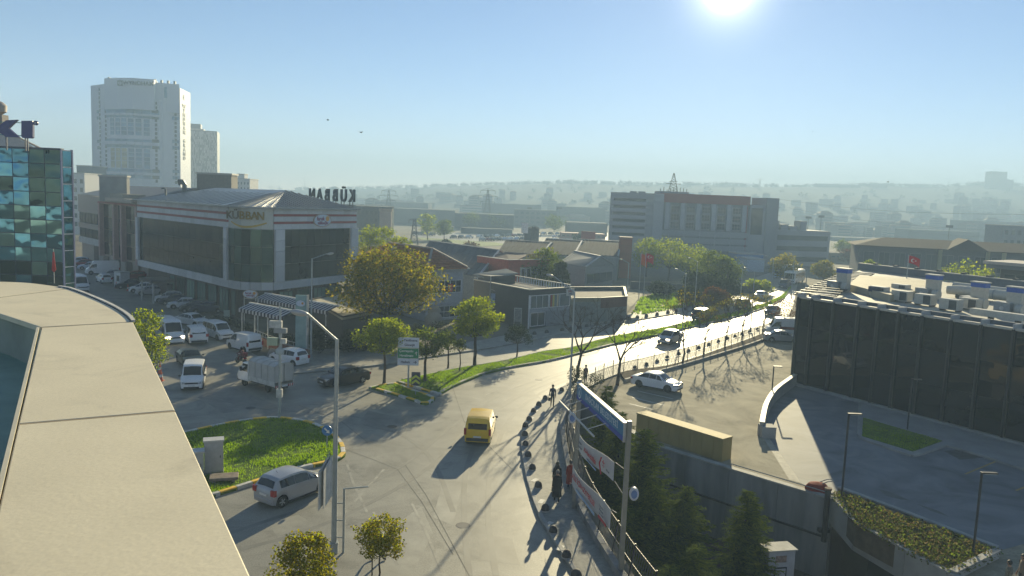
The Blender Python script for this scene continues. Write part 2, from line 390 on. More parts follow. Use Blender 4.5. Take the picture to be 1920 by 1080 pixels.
# islands
grassm = leafmat('grass_blades', [(.12, .20, .014), (.17, .27, .02), (.24, .34, .04), (.14, .23, .016)], .65)
lawnm = mat('lawn_soil', (.10, .16, .02), rough=.95, var=.4, scale=3, spec=.1, detail=8)
def grass(poly, n, h, name='grass', m=None, z=.14, wmul=1.):
    b = B(); xs = [p[0] for p in poly]; ys = [p[1] for p in poly]; k = 0
    while k < n:
        x, y = random.uniform(min(xs), max(xs)), random.uniform(min(ys), max(ys))
        if not inside((x, y), poly): continue
        nv = noise.noise((x * .55, y * .55, 1.7)); k += 1
        if nv > .15 and random.random() < .75: continue
        a = random.uniform(0, 6.3); hh = h * random.uniform(.5, 1.3) * (1 - nv * .8); wd = h * .22 * wmul
        dx, dy = math.cos(a) * wd, math.sin(a) * wd; lx, ly = random.uniform(-.5, .5) * hh, random.uniform(-.5, .5) * hh
        b.v += [(x - dx, y - dy, z), (x + dx, y + dy, z), (x + lx, y + ly, z + hh)]; i = len(b.v); b.f.append((i - 3, i - 2, i - 1))
    return b.build(name, m or grassm, kind='stuff')
yw = [yellowpaint, dirtywhite]
isl_out = spline(G([(262, 835), (350, 812), (420, 797), (490, 786), (545, 787), (600, 800), (636, 825), (648, 850), (640, 862), (610, 872), (560, 883), (480, 908), (400, 933), (320, 955), (250, 978)]), 5)
isl = slab('traffic_island', isl_out, .13, lawnm)
kerb_stones(isl, isl_out, 1.0, yw, side=-1, z1=.2, w=.28)
grass(inset(isl_out, .35), 26000, .11)
med_up = G([(743, 718), (753, 715), (793, 707), (849, 695), (949, 678), (1020, 661), (1072, 654), (1147, 634), (1237, 618), (1316, 600), (1382, 586), (1440, 569), (1466, 556), (1482, 538)])
med_lo = G([(1484, 540), (1470, 560), (1443, 575), (1385, 594), (1316, 610), (1237, 629), (1147, 648), (1072, 668), (1020, 680), (960, 690), (907, 703), (851, 726), (824, 742)])
med_tip = G([(793, 734), (772, 727)])
med = med_up + med_lo + med_tip
mo = slab('median_strip', med, .13, lawnm)
kerb_stones(mo, spline(med_lo, 3), 1.3, [greykerb], side=-1, z1=.18, w=.3)
kerb_stones(mo, list(reversed(spline(med_up, 3))), 1.6, [greykerb], side=-1, z1=.18, w=.25)
kerb_stones(mo, [med_lo[-1]] + med_tip + [med_up[0]], 1.1, [dirtywhite, yellowpaint], side=-1, z1=.2, w=.3)
near = [p for p in med if p.y < 100]
grass(inset(near, .2), 16000, .12)
grass([p for p in med if p.y > 85], 9000, .2, wmul=2)
isl2_out = spline(G([(691, 729), (708, 725), (727, 722), (744, 721), (772, 733), (802, 742), (816, 749), (806, 757), (795, 760), (775, 753), (733, 740), (704, 732), (691, 729)]), 3)
i2 = slab('small_traffic_island', isl2_out, .12, lawnm)
kerb_stones(i2, isl2_out, .95, [dirtywhite, yellowpaint], side=-1, z1=.19, w=.26)
grass(inset(isl2_out, .3), 5000, .1)
gap = struct(B().prism([(p.x, p.y) for p in G([(744, 720), (758, 724), (800, 735), (824, 743), (812, 747), (772, 731), (748, 722)])], -.05, .07).build('paved_gap', paving))
# road markings, worn
worn = mat('worn_road_line', (.27, .26, .225), rough=.6, var=.45, scale=1.2, detail=9)
ZS = [0]
def stripe(px, w, name='road_line', m=None, z=.005):
    P = G(px); b = B(); ZS[0] += 1; z += ZS[0] * .00012
    for a, c in zip(P, P[1:]):
        d = (c - a).normalized(); s = Vector((-d.y, d.x, 0)) * w / 2
        b.quad((*(a - s).xy, z), (*(c - s).xy, z), (*(c + s).xy, z), (*(a + s).xy, z))
    return struct(b.build(name, m or worn))
for px in ([(648, 862), (662, 905), (688, 960)], [(640, 968), (720, 880)], [(770, 940), (800, 1000), (832, 1080)], [(700, 960), (745, 1060)],
           [(900, 745), (935, 730)], [(955, 722), (985, 708)], [(1110, 682), (1140, 672)], [(1165, 662), (1195, 654)], [(1220, 645), (1255, 636)], [(1290, 625), (1320, 617)]):
    stripe(px, .14)
patchm = mat('road_patch', (.19, .183, .16), rough=.6, var=.3, scale=.8, bump=.2, bscale=9, detail=8)
lightpatch = mat('pale_road_patch', (.27, .26, .22), rough=.55, var=.25, scale=.8, bump=.2, bscale=9, detail=8)
for px, m in (([(790, 950), (812, 1000), (765, 1090), (700, 1090), (695, 1015)], lightpatch), ([(760, 660), (880, 680), (660, 712), (640, 702)], patchm),
              ([(900, 650), (948, 644), (930, 655), (890, 660)], patchm), ([(420, 720), (520, 760), (420, 775), (370, 745)], patchm)):
    struct(B().sheet([(p.x, p.y) for p in G(px)], .0025).build('road_patch', m))
track = mat('tyre_track', (.18, .175, .153), rough=.6, var=.25, scale=.6, detail=9)
for px in ([(430, 1000), (520, 970), (640, 930), (760, 870), (860, 790), (960, 730), (1080, 690)], [(450, 1030), (560, 1000), (680, 950), (800, 880), (890, 800), (985, 738), (1100, 694)], [(880, 1080), (870, 960), (880, 860), (930, 770), (1020, 715), (1150, 672), (1300, 632)], [(930, 1080), (915, 960), (925, 860), (965, 775), (1050, 718), (1180, 672), (1320, 634)], [(380, 740), (480, 765), (600, 775), (700, 790), (800, 850), (850, 960)]):
    P = spline(G(px), 6); b = B(); tz = .003 + .0005 * px[0][0] / 500
    for i, a in enumerate(P):
        d = (P[min(i + 1, len(P) - 1)] - P[max(i - 1, 0)]).normalized(); s_ = Vector((-d.y, d.x, 0)) * .15; b.v += [(*(a - s_).xy, tz), (*(a + s_).xy, tz)]
    b.f = [(2 * i, 2 * i + 2, 2 * i + 3, 2 * i + 1) for i in range(len(P) - 1)]
    struct(b.build('tyre_track', track))
for k_, px in enumerate(([(560, 830), (600, 845), (590, 870), (555, 855)], [(830, 905), (865, 915), (850, 985), (812, 970)], [(690, 770), (760, 785), (740, 812), (672, 795)], [(1000, 735), (1060, 718), (1075, 728), (1015, 748)], [(895, 1000), (960, 1010), (975, 1060), (900, 1050)], [(500, 980), (560, 965), (590, 985), (520, 1005)], [(1120, 690), (1190, 672), (1205, 678), (1135, 698)])):
    struct(B().sheet([(p.x, p.y) for p in G(px)], .0018 + .00005 * k_).build('road_patch', patchm if k_ % 2 == 0 else lightpatch))
crack = mat('road_crack', (.11, .103, .09), rough=.8, var=.2)
for px in ([(640, 840), (700, 862), (745, 880), (790, 940), (850, 1040)], [(760, 872), (800, 930), (880, 1080)], [(560, 760), (640, 790), (690, 830)], [(840, 700), (870, 790), (960, 880)]):
    stripe(px, .032, 'road_crack', crack, .006)
for (u, v) in ((868, 985), (1010, 712), (735, 800), (470, 765)):
    p = gp(u, v); tag(B().cyl((p.x, p.y, -.01), .36, .018, 20).build('manhole_cover', darksteel), 'round dark manhole cover flush with the asphalt %s' % {868: 'near the curve of the bollards', 1010: 'on the boulevard beside the bollards', 735: 'in front of the small striped island', 470: 'in front of the box truck'}[u], 'manhole cover')
# ------------------------------------------------------------------ the roof in front: beige parapet
capm = mat('parapet_beige', (.68, .61, .45), rough=.62, var=.07, scale=1.2, bump=.05, bscale=30, spec=.35, detail=7)
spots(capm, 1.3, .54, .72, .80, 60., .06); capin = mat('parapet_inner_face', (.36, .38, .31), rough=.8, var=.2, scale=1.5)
turq = mat('roof_membrane', (.33, .43, .34), rough=.75, var=.15, scale=2)
ZC = 14.7
def gz(l): return [gp(u, v, ZC) for u, v in l]
own = thing('building', 'pale beige parapet of the flat roof in the foreground curving round a turquoise roof floor', 'building', (-4, 3, 0))
outc = spline(gz([(130, 540.5), (160, 551), (200, 568), (228, 583), (244, 595), (250, 603)]), 8)
out0 = spline(gz([(-260, 530), (-60, 527), (0, 528), (60, 531), (130, 540.5)]), 6)
seg0 = out0 + gz([(0, 557), (-60, 564), (-260, 578)])
seg1 = gz([(0, 558), (130, 541.5)]) + outc + gz([(76, 613), (0, 588), (-60, 570), (-200, 560), (-60, 565)])
seg2 = gz([(78, 614.5), (249.5, 604), (328, 769), (35, 794)])
A0, A1 = gp(250, 603, ZC), gp(465, 1080, ZC); dd = (A1 - A0); e1 = A0 + dd * 2.6
I0, I1 = gp(75, 613, ZC), gp(36, 780, ZC); di = (I1 - I0); i1 = I0 + di * 4.5
seg3 = [gp(329, 771.5, ZC), e1, i1, gp(34.5, 796.5, ZC)]
for sgm in (seg0, seg1, seg2, seg3):
    B().prism([(p.x, p.y) for p in sgm], ZC - .05, ZC).build('parapet_cap', capm, own, world=True, bevel=.006)
    B().prism([(p.x, p.y) for p in inset(sgm, .07)], 14.0, ZC - .05).build('parapet_wall', capin, own, world=True)
bk = [e1, Vector((e1.x + 2, -12, 0)), Vector((-30, -12, 0)), Vector((-30, out0[0].y, 0))]
body = [Vector((p.x, p.y, 0)) for p in inset(out0 + outc[1:], .12)] + bk
B().prism([(p.x, p.y) for p in body], 0, 14.2).build('wall', concrete, own, world=True)
B().sheet([(p.x, p.y) for p in inset(body, .2)], 14.27).build('roof_floor', turq, own, world=True)
jm = mat('joint_sealant', (.24, .19, .12), rough=.8, var=.3, scale=5)
for (a, c) in (((0, 557.5), (130, 541)), ((77, 613.8), (249.5, 603.5)), ((35, 795), (328, 770))):
    a, c = gp(*a, ZC), gp(*c, ZC); B().beam(a + Vector((0, 0, -.012)), c + Vector((0, 0, -.012)), .03, .02).build('joint_sealant', jm, own, world=True)
edge = out0[-3:] + outc; tb = B()
for k, (a, c) in enumerate(zip(edge, edge[1:])):
    tb.beam((a.x, a.y, ZC + .006), (c.x, c.y, ZC + .006), .035, .02)
tb.build('drip_edge', dirtywhite, own, world=True)
te = B()
for k, p in enumerate(resample([Vector((q.x, q.y, 0)) for q in edge], .045)):
    if k % 2: te.box(p.x - .012, p.x + .012, p.y - .05, p.y - .02, ZC, ZC + .006)
te.build('sealant_bead', black, own, world=True, kind='stuff')
fl = B(); fl.beam(I0 + Vector((.0, -.03, -.02)), i1 + Vector((.0, 0, -.02)), .02, .05); fl.build('flashing', mat('pale_flashing', (.55, .50, .38), rough=.5, var=.1), own, world=True)

# ------------------------------------------------------------------ facade kit
def panels(f, parent, name, m, us, zs, d, th=.05, gap=.02, skip=None, pick=False):
    """each panel of a facade grid its own object; alike panels share a mesh"""
    cache = {}
    base = Vector(parent.location) + (Vector(parent.parent.location) if parent.parent else Vector())
    for i, (u0, u1) in enumerate(zip(us, us[1:])):
        for j, (z0, z1) in enumerate(zip(zs, zs[1:])):
            if skip and skip(i, j): continue
            rk = (3 if j < 5 and random.random() < .75 else random.choice((0, 1, 4)) if j < 9 else random.choice((0, 2, 2, 3) if i < 6 else (3, 3, 4))) if pick else 0; key = (round(u1 - u0, 3), round(z1 - z0, 3), rk if pick else (i + j) % len(m) if isinstance(m, list) else 0)  # pick: pane tone by row imitates reflected sky above and trees below
            if key not in cache:
                me = B().box(gap / 2, u1 - u0 - gap / 2, -th, 0, gap / 2, z1 - z0 - gap / 2).mesh(name)
                me.materials.append(m[key[2]] if isinstance(m, list) else m); cache[key] = me
            shared(name, cache[key], parent, f.pt(u0, z0, d) - base, f.rot())
def lin(a, b_, n): return [a + (b_ - a) * i / n for i in range(n + 1)]
def window(f, parent, u0, u1, z0, z1, d, fm, gm, nv=1, nh=0, fw=.09, name='window'):
    b = B(); e = fw
    for q in ((u0, u1, z0, z0 + e), (u0, u1, z1 - e, z1), (u0, u0 + e, z0 + e, z1 - e), (u1 - e, u1, z0 + e, z1 - e)): f.box(b, *q, d - .04, d + .06)
    for k in range(1, nv): u = u0 + (u1 - u0) * k / nv; f.box(b, u - e * .35, u + e * .35, z0 + e, z1 - e, d - .03, d + .05)
    for k in range(1, nh + 1): z = z0 + (z1 - z0) * k / (nh + 1); f.box(b, u0 + e, u1 - e, z - e * .35, z + e * .35, d - .025, d + .045)
    o = b.build(name, fm, parent, world=True)
    p = B(); f.box(p, u0 + e, u1 - e, z0 + e, z1 - e, d - .02, d + .015); p2 = p.build('pane', gm, None)
    base = Vector(parent.location); me = p2.data
    me.transform(Matrix.Translation(-base)); p2.parent = o
    return o
def wallbox(f, parent, name, m, *q, **k):
    b = B(); f.box(b, *q); return b.build(name, m, parent, world=True, **k)

# ------------------------------------------------------------------ mirror-glass office on the left
P, Q = colat(-125, 66), colat(119, 66); Q2 = colat(139.5, 67.2)
off = thing('office_building', 'mirror glass office block with a grid of wobbly blue green panes at the left edge', 'building', (P.x, P.y, 0))
f = Fac(P, Q); f2_ = Fac(Q, Q2)
mir = [glass('mirror_glass_%d' % k, c, rough=.05, wob=.6, wscale=w_ * .8, metal=.75, objvar=.25) for k, (c, w_) in enumerate((((.09, .25, .31), .6), ((.13, .30, .32), .45), ((.07, .22, .31), .8), ((.035, .075, .07), .5), ((.20, .36, .32), .35)))]  # blue, pale green and dark tones stand in for mirrored sky and trees
frame_n = mat('navy_frame', (.02, .03, .07), rough=.4, var=.1)
ztop = 18.85; us = [f.L - 1.36 * k for k in range(8, -1, -1)]; zs = [ztop - 1.19 * k for k in range(13, -1, -1)]
B().prism([(p.x, p.y) for p in (P + f.n * -.12, Q + f.n * -.12, Q2 + Vector((-.12, .1, 0)), colat(136, 80), colat(-125, 80))], 0, ztop - .02).build('wall', darksteel, off, world=True)
panels(f, off, 'pane', mir, us, zs, 0, gap=.07, pick=True)
for u in us: wallbox(f, off, 'mullion', frame_n, u - .035, u + .035, zs[0], ztop, -.1, .035)
for z in zs: wallbox(f, off, 'transom', frame_n, us[0], us[-1], z - .03, z + .03, -.1, .025)
wallbox(f, off, 'parapet_trim', frame_n, 0, f.L + .05, ztop + .002, ztop + .14, -.4, .1)
whm = mat('white_frame', (.62, .63, .64), rough=.4, var=.08)
panels(f2_, off, 'pane', mir[:1], [.12, f2_.L - .1], [ztop - 1.42 * k for k in range(12, -1, -1)], .0, gap=.1)
for k in range(13): wallbox(f2_, off, 'white_transom', whm, .08, f2_.L, ztop - 1.42 * k - .035, ztop - 1.42 * k + .035, -.02, .06)
for u in (.03, f2_.L): wallbox(f2_, off, 'corner_post', mat('lilac_frame', (.30, .30, .42), rough=.4, var=.1), u - .07, u + .07, zs[0], ztop + .1, -.08, .08)
# white gable and mast on its roof
pn = thing('roof_shed', 'white low gabled roof house on top of the mirror glass office', 'roof house', (colat(40, 76).x, 76, 18.9))
b = B(); q0, q1 = colat(-60, 76), colat(15, 76); q2 = colat(92, 76)
b.add([(q0.x, 76, 18.9), (q2.x, 76, 18.9), (q1.x, 76, 20.9), (q0.x, 76, 21.2), (q0.x, 78, 18.9), (q2.x - 1.4, 78, 18.9), (q1.x - 1.2, 78, 20.9), (q0.x, 78, 21.2)], [(0, 1, 2, 3), (7, 6, 5, 4), (1, 5, 6, 2), (2, 6, 7, 3), (0, 4, 5, 1), (3, 7, 4, 0)])
b.build('gable', mat('warm_white_render', (.60, .55, .50), rough=.8, var=.1), pn, world=True)
B().beam((q1.x, 75.9, 21.0), (q2.x + .4, 75.9, 18.96), .25, .16).build('verge_trim', mat('verge', (.4, .33, .28), rough=.7), pn, world=True)
mx_ = colat(6, 77); ms = thing('antenna_mast', 'short drum shaped antenna mast on the roof behind the blue letters', 'antenna', (mx_.x, 77, 20.5))
B().box(-.9, .7, -.5, .5, 0, 2.0).build('base_block', mat('taupe', (.22, .19, .17), rough=.8), ms)
B().lathe([(.3, 2.0), (.75, 2.3), (.8, 2.9), (.5, 3.2), (.3, 3.3)], 14).build('drum', mat('drum', (.33, .28, .25), rough=.6), ms, smooth=True)
B().tube([(.1, 0, 3.3), (.1, 0, 5.2)], .13, 8).build('aerial', dirtywhite, ms)
# the blue letters
blue = mat('sign_blue', (.016, .014, .14), rough=.4, var=.1); bluedge = mat('sign_edge_magenta', (.25, .02, .16), rough=.5, var=.1)
KS = thing('roof_sign', 'big dark blue roof letters KI on thin posts above the mirror glass office', 'sign', (colat(30, 64.5).x, 64.5, 18.8))
fs = Fac(colat(-60, 64.5), colat(90, 64.5)); u_of = lambda u: (colat(u, 64.5) - fs.P).length
zv = lambda u, v: at(u, v, 64.5).z
def fpoly(f, pts, d0, d1):
    b = B(); n = len(pts); vs = [f.pt(u, z, d1) for u, z in pts] + [f.pt(u, z, d0) for u, z in pts]
    return b.add(vs, [tuple(range(n)), tuple(reversed(range(n, 2 * n)))] + [(i, n + i, n + (i + 1) % n, (i + 1) % n) for i in range(n)])
def pxp(l): return [(u_of(u), zv(u, v)) for u, v in l]
fpoly(fs, pxp([(4, 240), (22, 226), (43, 225), (26, 241), (45, 258), (20, 257), (5, 246), (4, 258), (-16, 258), (-16, 224), (4, 224)]), -.12, .12).build('letter', blue, KS, world=True)
fpoly(fs, pxp([(50, 227), (70, 227), (71, 230), (70, 258), (68, 260), (51, 259), (49, 256)]), -.12, .12).build('letter', blue, KS, world=True)
fpoly(fs, [(u_of(75) + .19 * math.cos(t * .393), zv(75, 231) + .19 * math.sin(t * .393)) for t in range(16)], -.08, .08).build('registered_mark', blue, KS, world=True)
fs.text('R', .24, u_of(75), zv(75, 231), .1, dirtywhite, KS, 'lettering', ext=.01)
for u in (55, 59, 20): wallbox(fs, KS, 'post', frame_n, u_of(u) - .04, u_of(u) + .04, 18.6, zv(50, 258), -.05, .05)
for v in (230, 254): wallbox(fs, KS, 'rail', mat('teal_rail', (.1, .3, .3), rough=.5), u_of(-20), u_of(52), zv(40, v) - .03, zv(40, v) + .03, -.17, -.12)
# red flag standing before its wall
fl_p = colat(101, 62); fg = thing('flag', 'rolled red flag on a short pole in front of the mirror glass office', 'flag', (fl_p.x, 62, 8))
B().tube([(0, 0, 0), (0, 0, 2.8)], .03, 6).build('pole', dirtywhite, fg)
B().lathe([(.02, .9), (.16, 1.1), (.11, 1.7), (.06, 2.5), (.02, 2.6)], 7).build('cloth', mat('flag_red', (.50, .012, .018), rough=.7, var=.2, scale=6), fg, smooth=True)

# ------------------------------------------------------------------ the restaurant block with red stripes
A_, B_, C_, D_ = colat(260, 119), colat(430, 96), colat(512, 95), colat(666, 110)
kub = thing('building', 'two storey restaurant block with red striped pale fascia and big dark windows at the corner', 'building', (B_.x, B_.y, 0))
clad = mat('pale_cladding', (.56, .56, .57), rough=.45, var=.1, scale=.6, objvar=.12, spec=.5); redst = mat('red_stripe', (.30, .035, .03), rough=.5, var=.12)
dkg = [glass('restaurant_glass_%d' % k, c, rough=.05, wob=.12, wscale=.8, objvar=.5) for k, c in enumerate(((.020, .028, .024), (.028, .036, .030), (.016, .022, .022)))]
gg = glass('green_glass', (.03, .075, .06), rough=.05, wob=.25, wscale=.6, objvar=.5, metal=.3)
dkm = mat('dark_mullion', (.05, .055, .055), rough=.4, var=.1); soff = mat('soffit', (.25, .25, .24), rough=.7)
bulge = []; 
for k in range(6):
    t = k / 5; p = B_.lerp(C_, t); nn = Fac(B_, C_).n; bulge.append(p + nn * 1.3 * math.sin(math.pi * t))
plan = [A_] + bulge + [D_]
upd = Vector((-.68, .73, 0)); E_ = D_ + upd * 34; Fb = A_ + Vector((.73, .68, 0)) * 20
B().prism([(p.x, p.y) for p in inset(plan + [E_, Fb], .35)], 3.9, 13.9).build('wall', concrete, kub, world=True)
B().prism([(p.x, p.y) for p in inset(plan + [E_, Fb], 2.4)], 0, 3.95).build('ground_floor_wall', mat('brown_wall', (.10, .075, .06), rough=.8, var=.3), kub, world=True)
def kface(f, ncol, pan, first=0., last=0.):
    u0, u1 = first, f.L - last
    panels(f, kub, 'fascia_panel', clad, lin(0, f.L, max(2, round(f.L / 1.45))), [11.45, 12.12, 12.42, 13.06, 13.36, 14.1], .06, th=.1, gap=.025, skip=lambda i, j: j in (1, 3))
    for z0, z1 in ((12.12, 12.42), (13.06, 13.36)): wallbox(f, kub, 'red_stripe', redst, 0, f.L, z0 + .01, z1 - .01, -.05, .075)
    panels(f, kub, 'sill_panel', clad, lin(0, f.L, max(2, round(f.L / 1.6))), [3.95, 4.95], .08, th=.1, gap=.025)
    panels(f, kub, 'pane', pan, lin(u0, u1, ncol), lin(4.97, 11.43, 3), -.02, gap=.05)
fA, fC = Fac(A_, B_), Fac(C_, D_)
kface(fA, 16, dkg, 1.0, 1.0); kface(fC, 9, dkg, 1.7, 1.4)
for f, u in ((fA, .5), (fA, fA.L - .45), (fC, .85), (fC, fC.L - .7)):
    w_ = {0: .5}.get(0); panels(f, kub, 'pilaster_panel', clad, [u - .5, u + .5] if u < 2 and f is fA else ([u - .45, u + .45] if f is fA else [u - .8, u + .8]), [4.95, 6.9, 8.8, 10.1, 11.45], .12, th=.3, gap=.03)
for k in range(5):
    f = Fac(bulge[k], bulge[k + 1])
    panels(f, kub, 'pane', gg, [0, f.L], lin(4.97, 11.43, 3), 0, gap=.05)
    panels(f, kub, 'sill_panel', clad, [0, f.L], [3.95, 4.95], .08, th=.1, gap=.025)
    wallbox(f, kub, 'sign_panel', mat('cream_panel', (.58, .57, .50), rough=.5, var=.06), 0, f.L, 11.45, 14.1, -.1, .08)
# fascia lettering on the curved corner
fB = Fac(bulge[0], bulge[5]); gold = mat('gold_letters', (.34, .22, .05), rough=.4, metal=.3, var=.1); bronze = mat('bronze_letters', (.16, .11, .05), rough=.4, metal=.3, var=.1)
def seg_at(u):
    acc = 0
    for k in range(5):
        f = Fac(bulge[k], bulge[k + 1])
        if u <= acc + f.L or k == 4: return f, u - acc
        acc += f.L
tot = sum(Fac(bulge[k], bulge[k + 1]).L for k in range(5))
for i, ch_ in enumerate('KÜBBAN'):
    fB.text(ch_, 1.35, fB.L * (.15 + .14 * i), 13.05, 1.5, gold if i > 1 else bronze, kub, 'letter', ext=.05)
sw = B(); 
for k in range(14):
    t0, t1 = .12 + .76 * k / 14, .12 + .76 * (k + 1) / 14
    fa, ua = seg_at(tot * t0); fb_, ub = seg_at(tot * t1)
    za, zb = 12.25 - .55 * math.sin(math.pi * (t0 - .12) / .76), 12.25 - .55 * math.sin(math.pi * (t1 - .12) / .76)
    tk = .12 + .14 * math.sin(math.pi * (t0 - .1) / .8)
    a, c = fa.pt(ua, za, .13), fb_.pt(ub, zb, .13); sw.beam(a, c, .06, tk)
sw.build('swoosh', mat('swoosh_yellow', (.55, .36, .03), rough=.5), kub, world=True)
# roof
rm = mat('roof_metal', (.155, .165, .18), rough=.35, metal=.4, var=.12, scale=.4); ribm = mat('roof_rib', (.30, .31, .32), rough=.35, metal=.5, var=.1)
eave = [p + Vector((0, 0, 14.12)) for p in [A_ - Vector((.5, .4, 0)) * 1.0] + [bulge[0] + Vector((-.4, -.5, 0)), bulge[2] + Vector((-.1, -.6, 0)), bulge[5] + Vector((.3, -.5, 0)), D_ + Vector((.6, -.1, 0)), E_ + Vector((.5, .4, 0)), Fb]]
r1 = Vector((-31.2, 105.6, 16.35)); r2 = r1 + upd * 24; r2.z = 16.35
def roofpoly(name, pts, m): 
    n_ = (pts[1] - pts[0]).cross(pts[2] - pts[0])
    if n_.z < 0: pts = pts[::-1]
    k = len(pts); dn = Vector((0, 0, -.12))
    b = B().add(pts + [p + dn for p in pts], [tuple(range(k)), tuple(reversed(range(k, 2 * k)))] + [(i, k + i, k + (i + 1) % k, (i + 1) % k) for i in range(k)])
    return b.build(name, m, kub, world=True)
roofpoly('roof_slope', [eave[0], eave[1], r1, r2], rm); roofpoly('roof_slope', [eave[1], eave[2], r1], rm); roofpoly('roof_slope', [eave[2], eave[3], r1], rm)
roofpoly('roof_slope', [eave[3], eave[4], r1], rm); roofpoly('roof_slope', [eave[4], eave[5], r2, r1], rm); roofpoly('roof_slope', [eave[5], eave[6], r2], rm); roofpoly('roof_slope', [eave[6], eave[0], r2], rm)
for a, c, n_ in ((eave[1], eave[2], 4), (eave[2], eave[3], 4), (eave[3], eave[4], 22)):
    for k in range(n_):
        t = (k + .5) / n_; s = a.lerp(c, t); g_ = (r1 - s)
        if n_ == 22:      # ribs run up the slope, square to the eave
            d = (c - a).normalized(); up_ = Vector((-d.y, d.x, 0)); apx = (r1 - a).dot(d); L_ = (c - a).length; x = t * L_
            frac = x / apx if x < apx else (L_ - x) / (L_ - apx); e_ = s + (Vector((r1.x, r1.y, 0)) - Vector((a.x, a.y, 0)) - d * apx) * frac; e_.z = 14.12 + (16.35 - 14.12) * frac
        else:
            e_ = s.lerp(r1, .85)
        B().beam(s + Vector((0, 0, .05)), e_ + Vector((0, 0, .05)), .09, .12).build('roof_rib', ribm, kub, world=True)
for k in range(17):
    t = (k + .5) / 18; s = eave[0].lerp(eave[1], t); e_ = s + Vector((.73, .68, 0)) * 7.5; e_.z = 15.9
    B().beam(s + Vector((0, 0, .02)), e_ + Vector((0, 0, .0)), .05, .06).build('roof_seam', rm, kub, world=True)
gt = B()
for a, c in zip(eave, eave[1:5]): gt.beam(a + Vector((0, 0, -.02)), c + Vector((0, 0, -.02)), .3, .22)
gt.build('gutter', mat('gutter', (.28, .29, .30), rough=.4, metal=.4), kub, world=True)
# ground floor: columns and shop windows under the overhang
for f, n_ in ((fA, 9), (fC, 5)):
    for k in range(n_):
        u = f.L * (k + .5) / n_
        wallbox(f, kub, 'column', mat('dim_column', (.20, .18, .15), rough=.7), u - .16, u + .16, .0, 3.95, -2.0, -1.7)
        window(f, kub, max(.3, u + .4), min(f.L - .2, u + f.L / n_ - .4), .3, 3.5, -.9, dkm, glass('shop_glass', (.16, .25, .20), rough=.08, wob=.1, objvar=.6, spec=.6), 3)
fD = Fac(D_, E_)
# letters standing on the far eave, seen from behind
NS = thing('roof_sign', 'tall dark roof letters seen in mirror writing on the eave of the striped restaurant block', 'sign', (D_.x, D_.y, 14.2))
navy = mat('letter_back', (.06, .075, .095), rough=.5, metal=.3, var=.15)
for k, ch_ in enumerate('KÜBBAN'):
    u = 1.6 + k * 2.35
    o = fD.text(ch_, 2.5, u, 15.85, .3, navy, NS, 'letter', ext=.12)
    for s in (-.4, .4): wallbox(fD, NS, 'leg', navy, u + s - .04, u + s + .04, 14.1, 15.2, .1, .2)
wallbox(fD, NS, 'rail', navy, .4, 15, 14.55, 14.65, .1, .2)
# oval logo sign
def ovalsign(f, parent, u, z, w_, h_, d):
    n_ = 28; P_ = lambda s: [(u + w_ / 2 * s * math.cos(t * 2 * math.pi / n_), z + h_ / 2 * s * math.sin(t * 2 * math.pi / n_)) for t in range(n_)]
    fpoly(f, P_(1), d, d + .14).build('rim', mat('oval_rim', (.36, .25, .17), rough=.5), parent, world=True)
    fpoly(f, P_(.9), d + .02, d + .17).build('board', mat('oval_face', (.55, .60, .70), rough=.4, var=.05), parent, world=True)
    s = w_ / 3.6; pur = mat('logo_purple', (.22, .02, .10), rough=.5)
    f.text('faruk', .72 * s, u - .42 * s, z + .22 * s, d + .19, pur, parent, ext=.015)
    f.text('güllüoğlu', .56 * s, u + .05 * s, z - .33 * s, d + .19, pur, parent, ext=.015)
    fpoly(f, [(u + .95 * s + .36 * s * math.cos(t * .42), z + .22 * s + .34 * s * math.sin(t * .42)) for t in range(15)], d + .1, d + .185).build('logo_spot', mat('logo_orange', (.62, .28, .02), rough=.5), parent, world=True)
ov = thing('oval_sign', 'oval shop sign with orange spot on the red striped fascia of the restaurant block', 'sign', fC.pt(9, 12.5, .1)); ovalsign(fC, ov, 9.0, 12.55, 3.7, 1.75, .1)
for o in list(ov.children): pass
# ------------------------------------------------------------------ neighbour of the restaurant up the alley
nb = thing('building', 'beige shop block with recessed glass bay behind the parked delivery van up the alley', 'building', (A_.x, A_.y, 0))
beige = mat('beige_render', (.42, .35, .29), rough=.8, var=.15); pinkm = mat('pink_column', (.44, .28, .25), rough=.7, var=.15)
rc = Vector((.73, .68, 0)) * 7; N0, N1, N1b, N2 = A_ + upd * .6, A_ + upd * 21, A_ + upd * 21 + rc, A_ + upd * 62 + rc
fN, fM = Fac(N1, N0), Fac(N2, N1b)
bkv = Vector((.73, .68, 0)) * 18
B().prism([(p.x, p.y) for p in (N2 + bkv * .02, N1b + bkv * .02, N0 + rc, N0 + rc + bkv, N2 + bkv)], 0, 14.0).build('wall', beige, nb, world=True)
B().prism([(p.x, p.y) for p in (N1 + rc * .12, N0 + rc * .12, N0 + rc * 1.1, N1 + rc * 1.1)], 3.9, 14.0).build('bay_wall', beige, nb, world=True)
panels(fN, nb, 'pane', [glass('bay_glass_%d' % k, c, spec=.4, wob=.25, wscale=.4, objvar=.6) for k, c in enumerate(((.04, .05, .045), (.10, .10, .075), (.02, .03, .035)))], lin(.5, fN.L - .5, 8), lin(4.2, 12.9, 4), -.7, gap=.08)
for u in (.4, fN.L * .42, fN.L * .62, fN.L - .3): wallbox(fN, nb, 'column', pinkm, u - .35, u + .35, 3.9, 13.2, -.9, .1)
wallbox(fN, nb, 'red_fascia', redst, 0, fN.L, 13.0, 13.3, -.6, .14); wallbox(fN, nb, 'cornice', beige, -.8, fN.L + .8, 13.5, 14.1, -1, 1.0)
wallbox(fN, nb, 'roof_block', mat('tower_beige', (.32, .29, .24), rough=.8, var=.1), fN.L * .36, fN.L * .74, 14.1, 14.8, -3, .4)
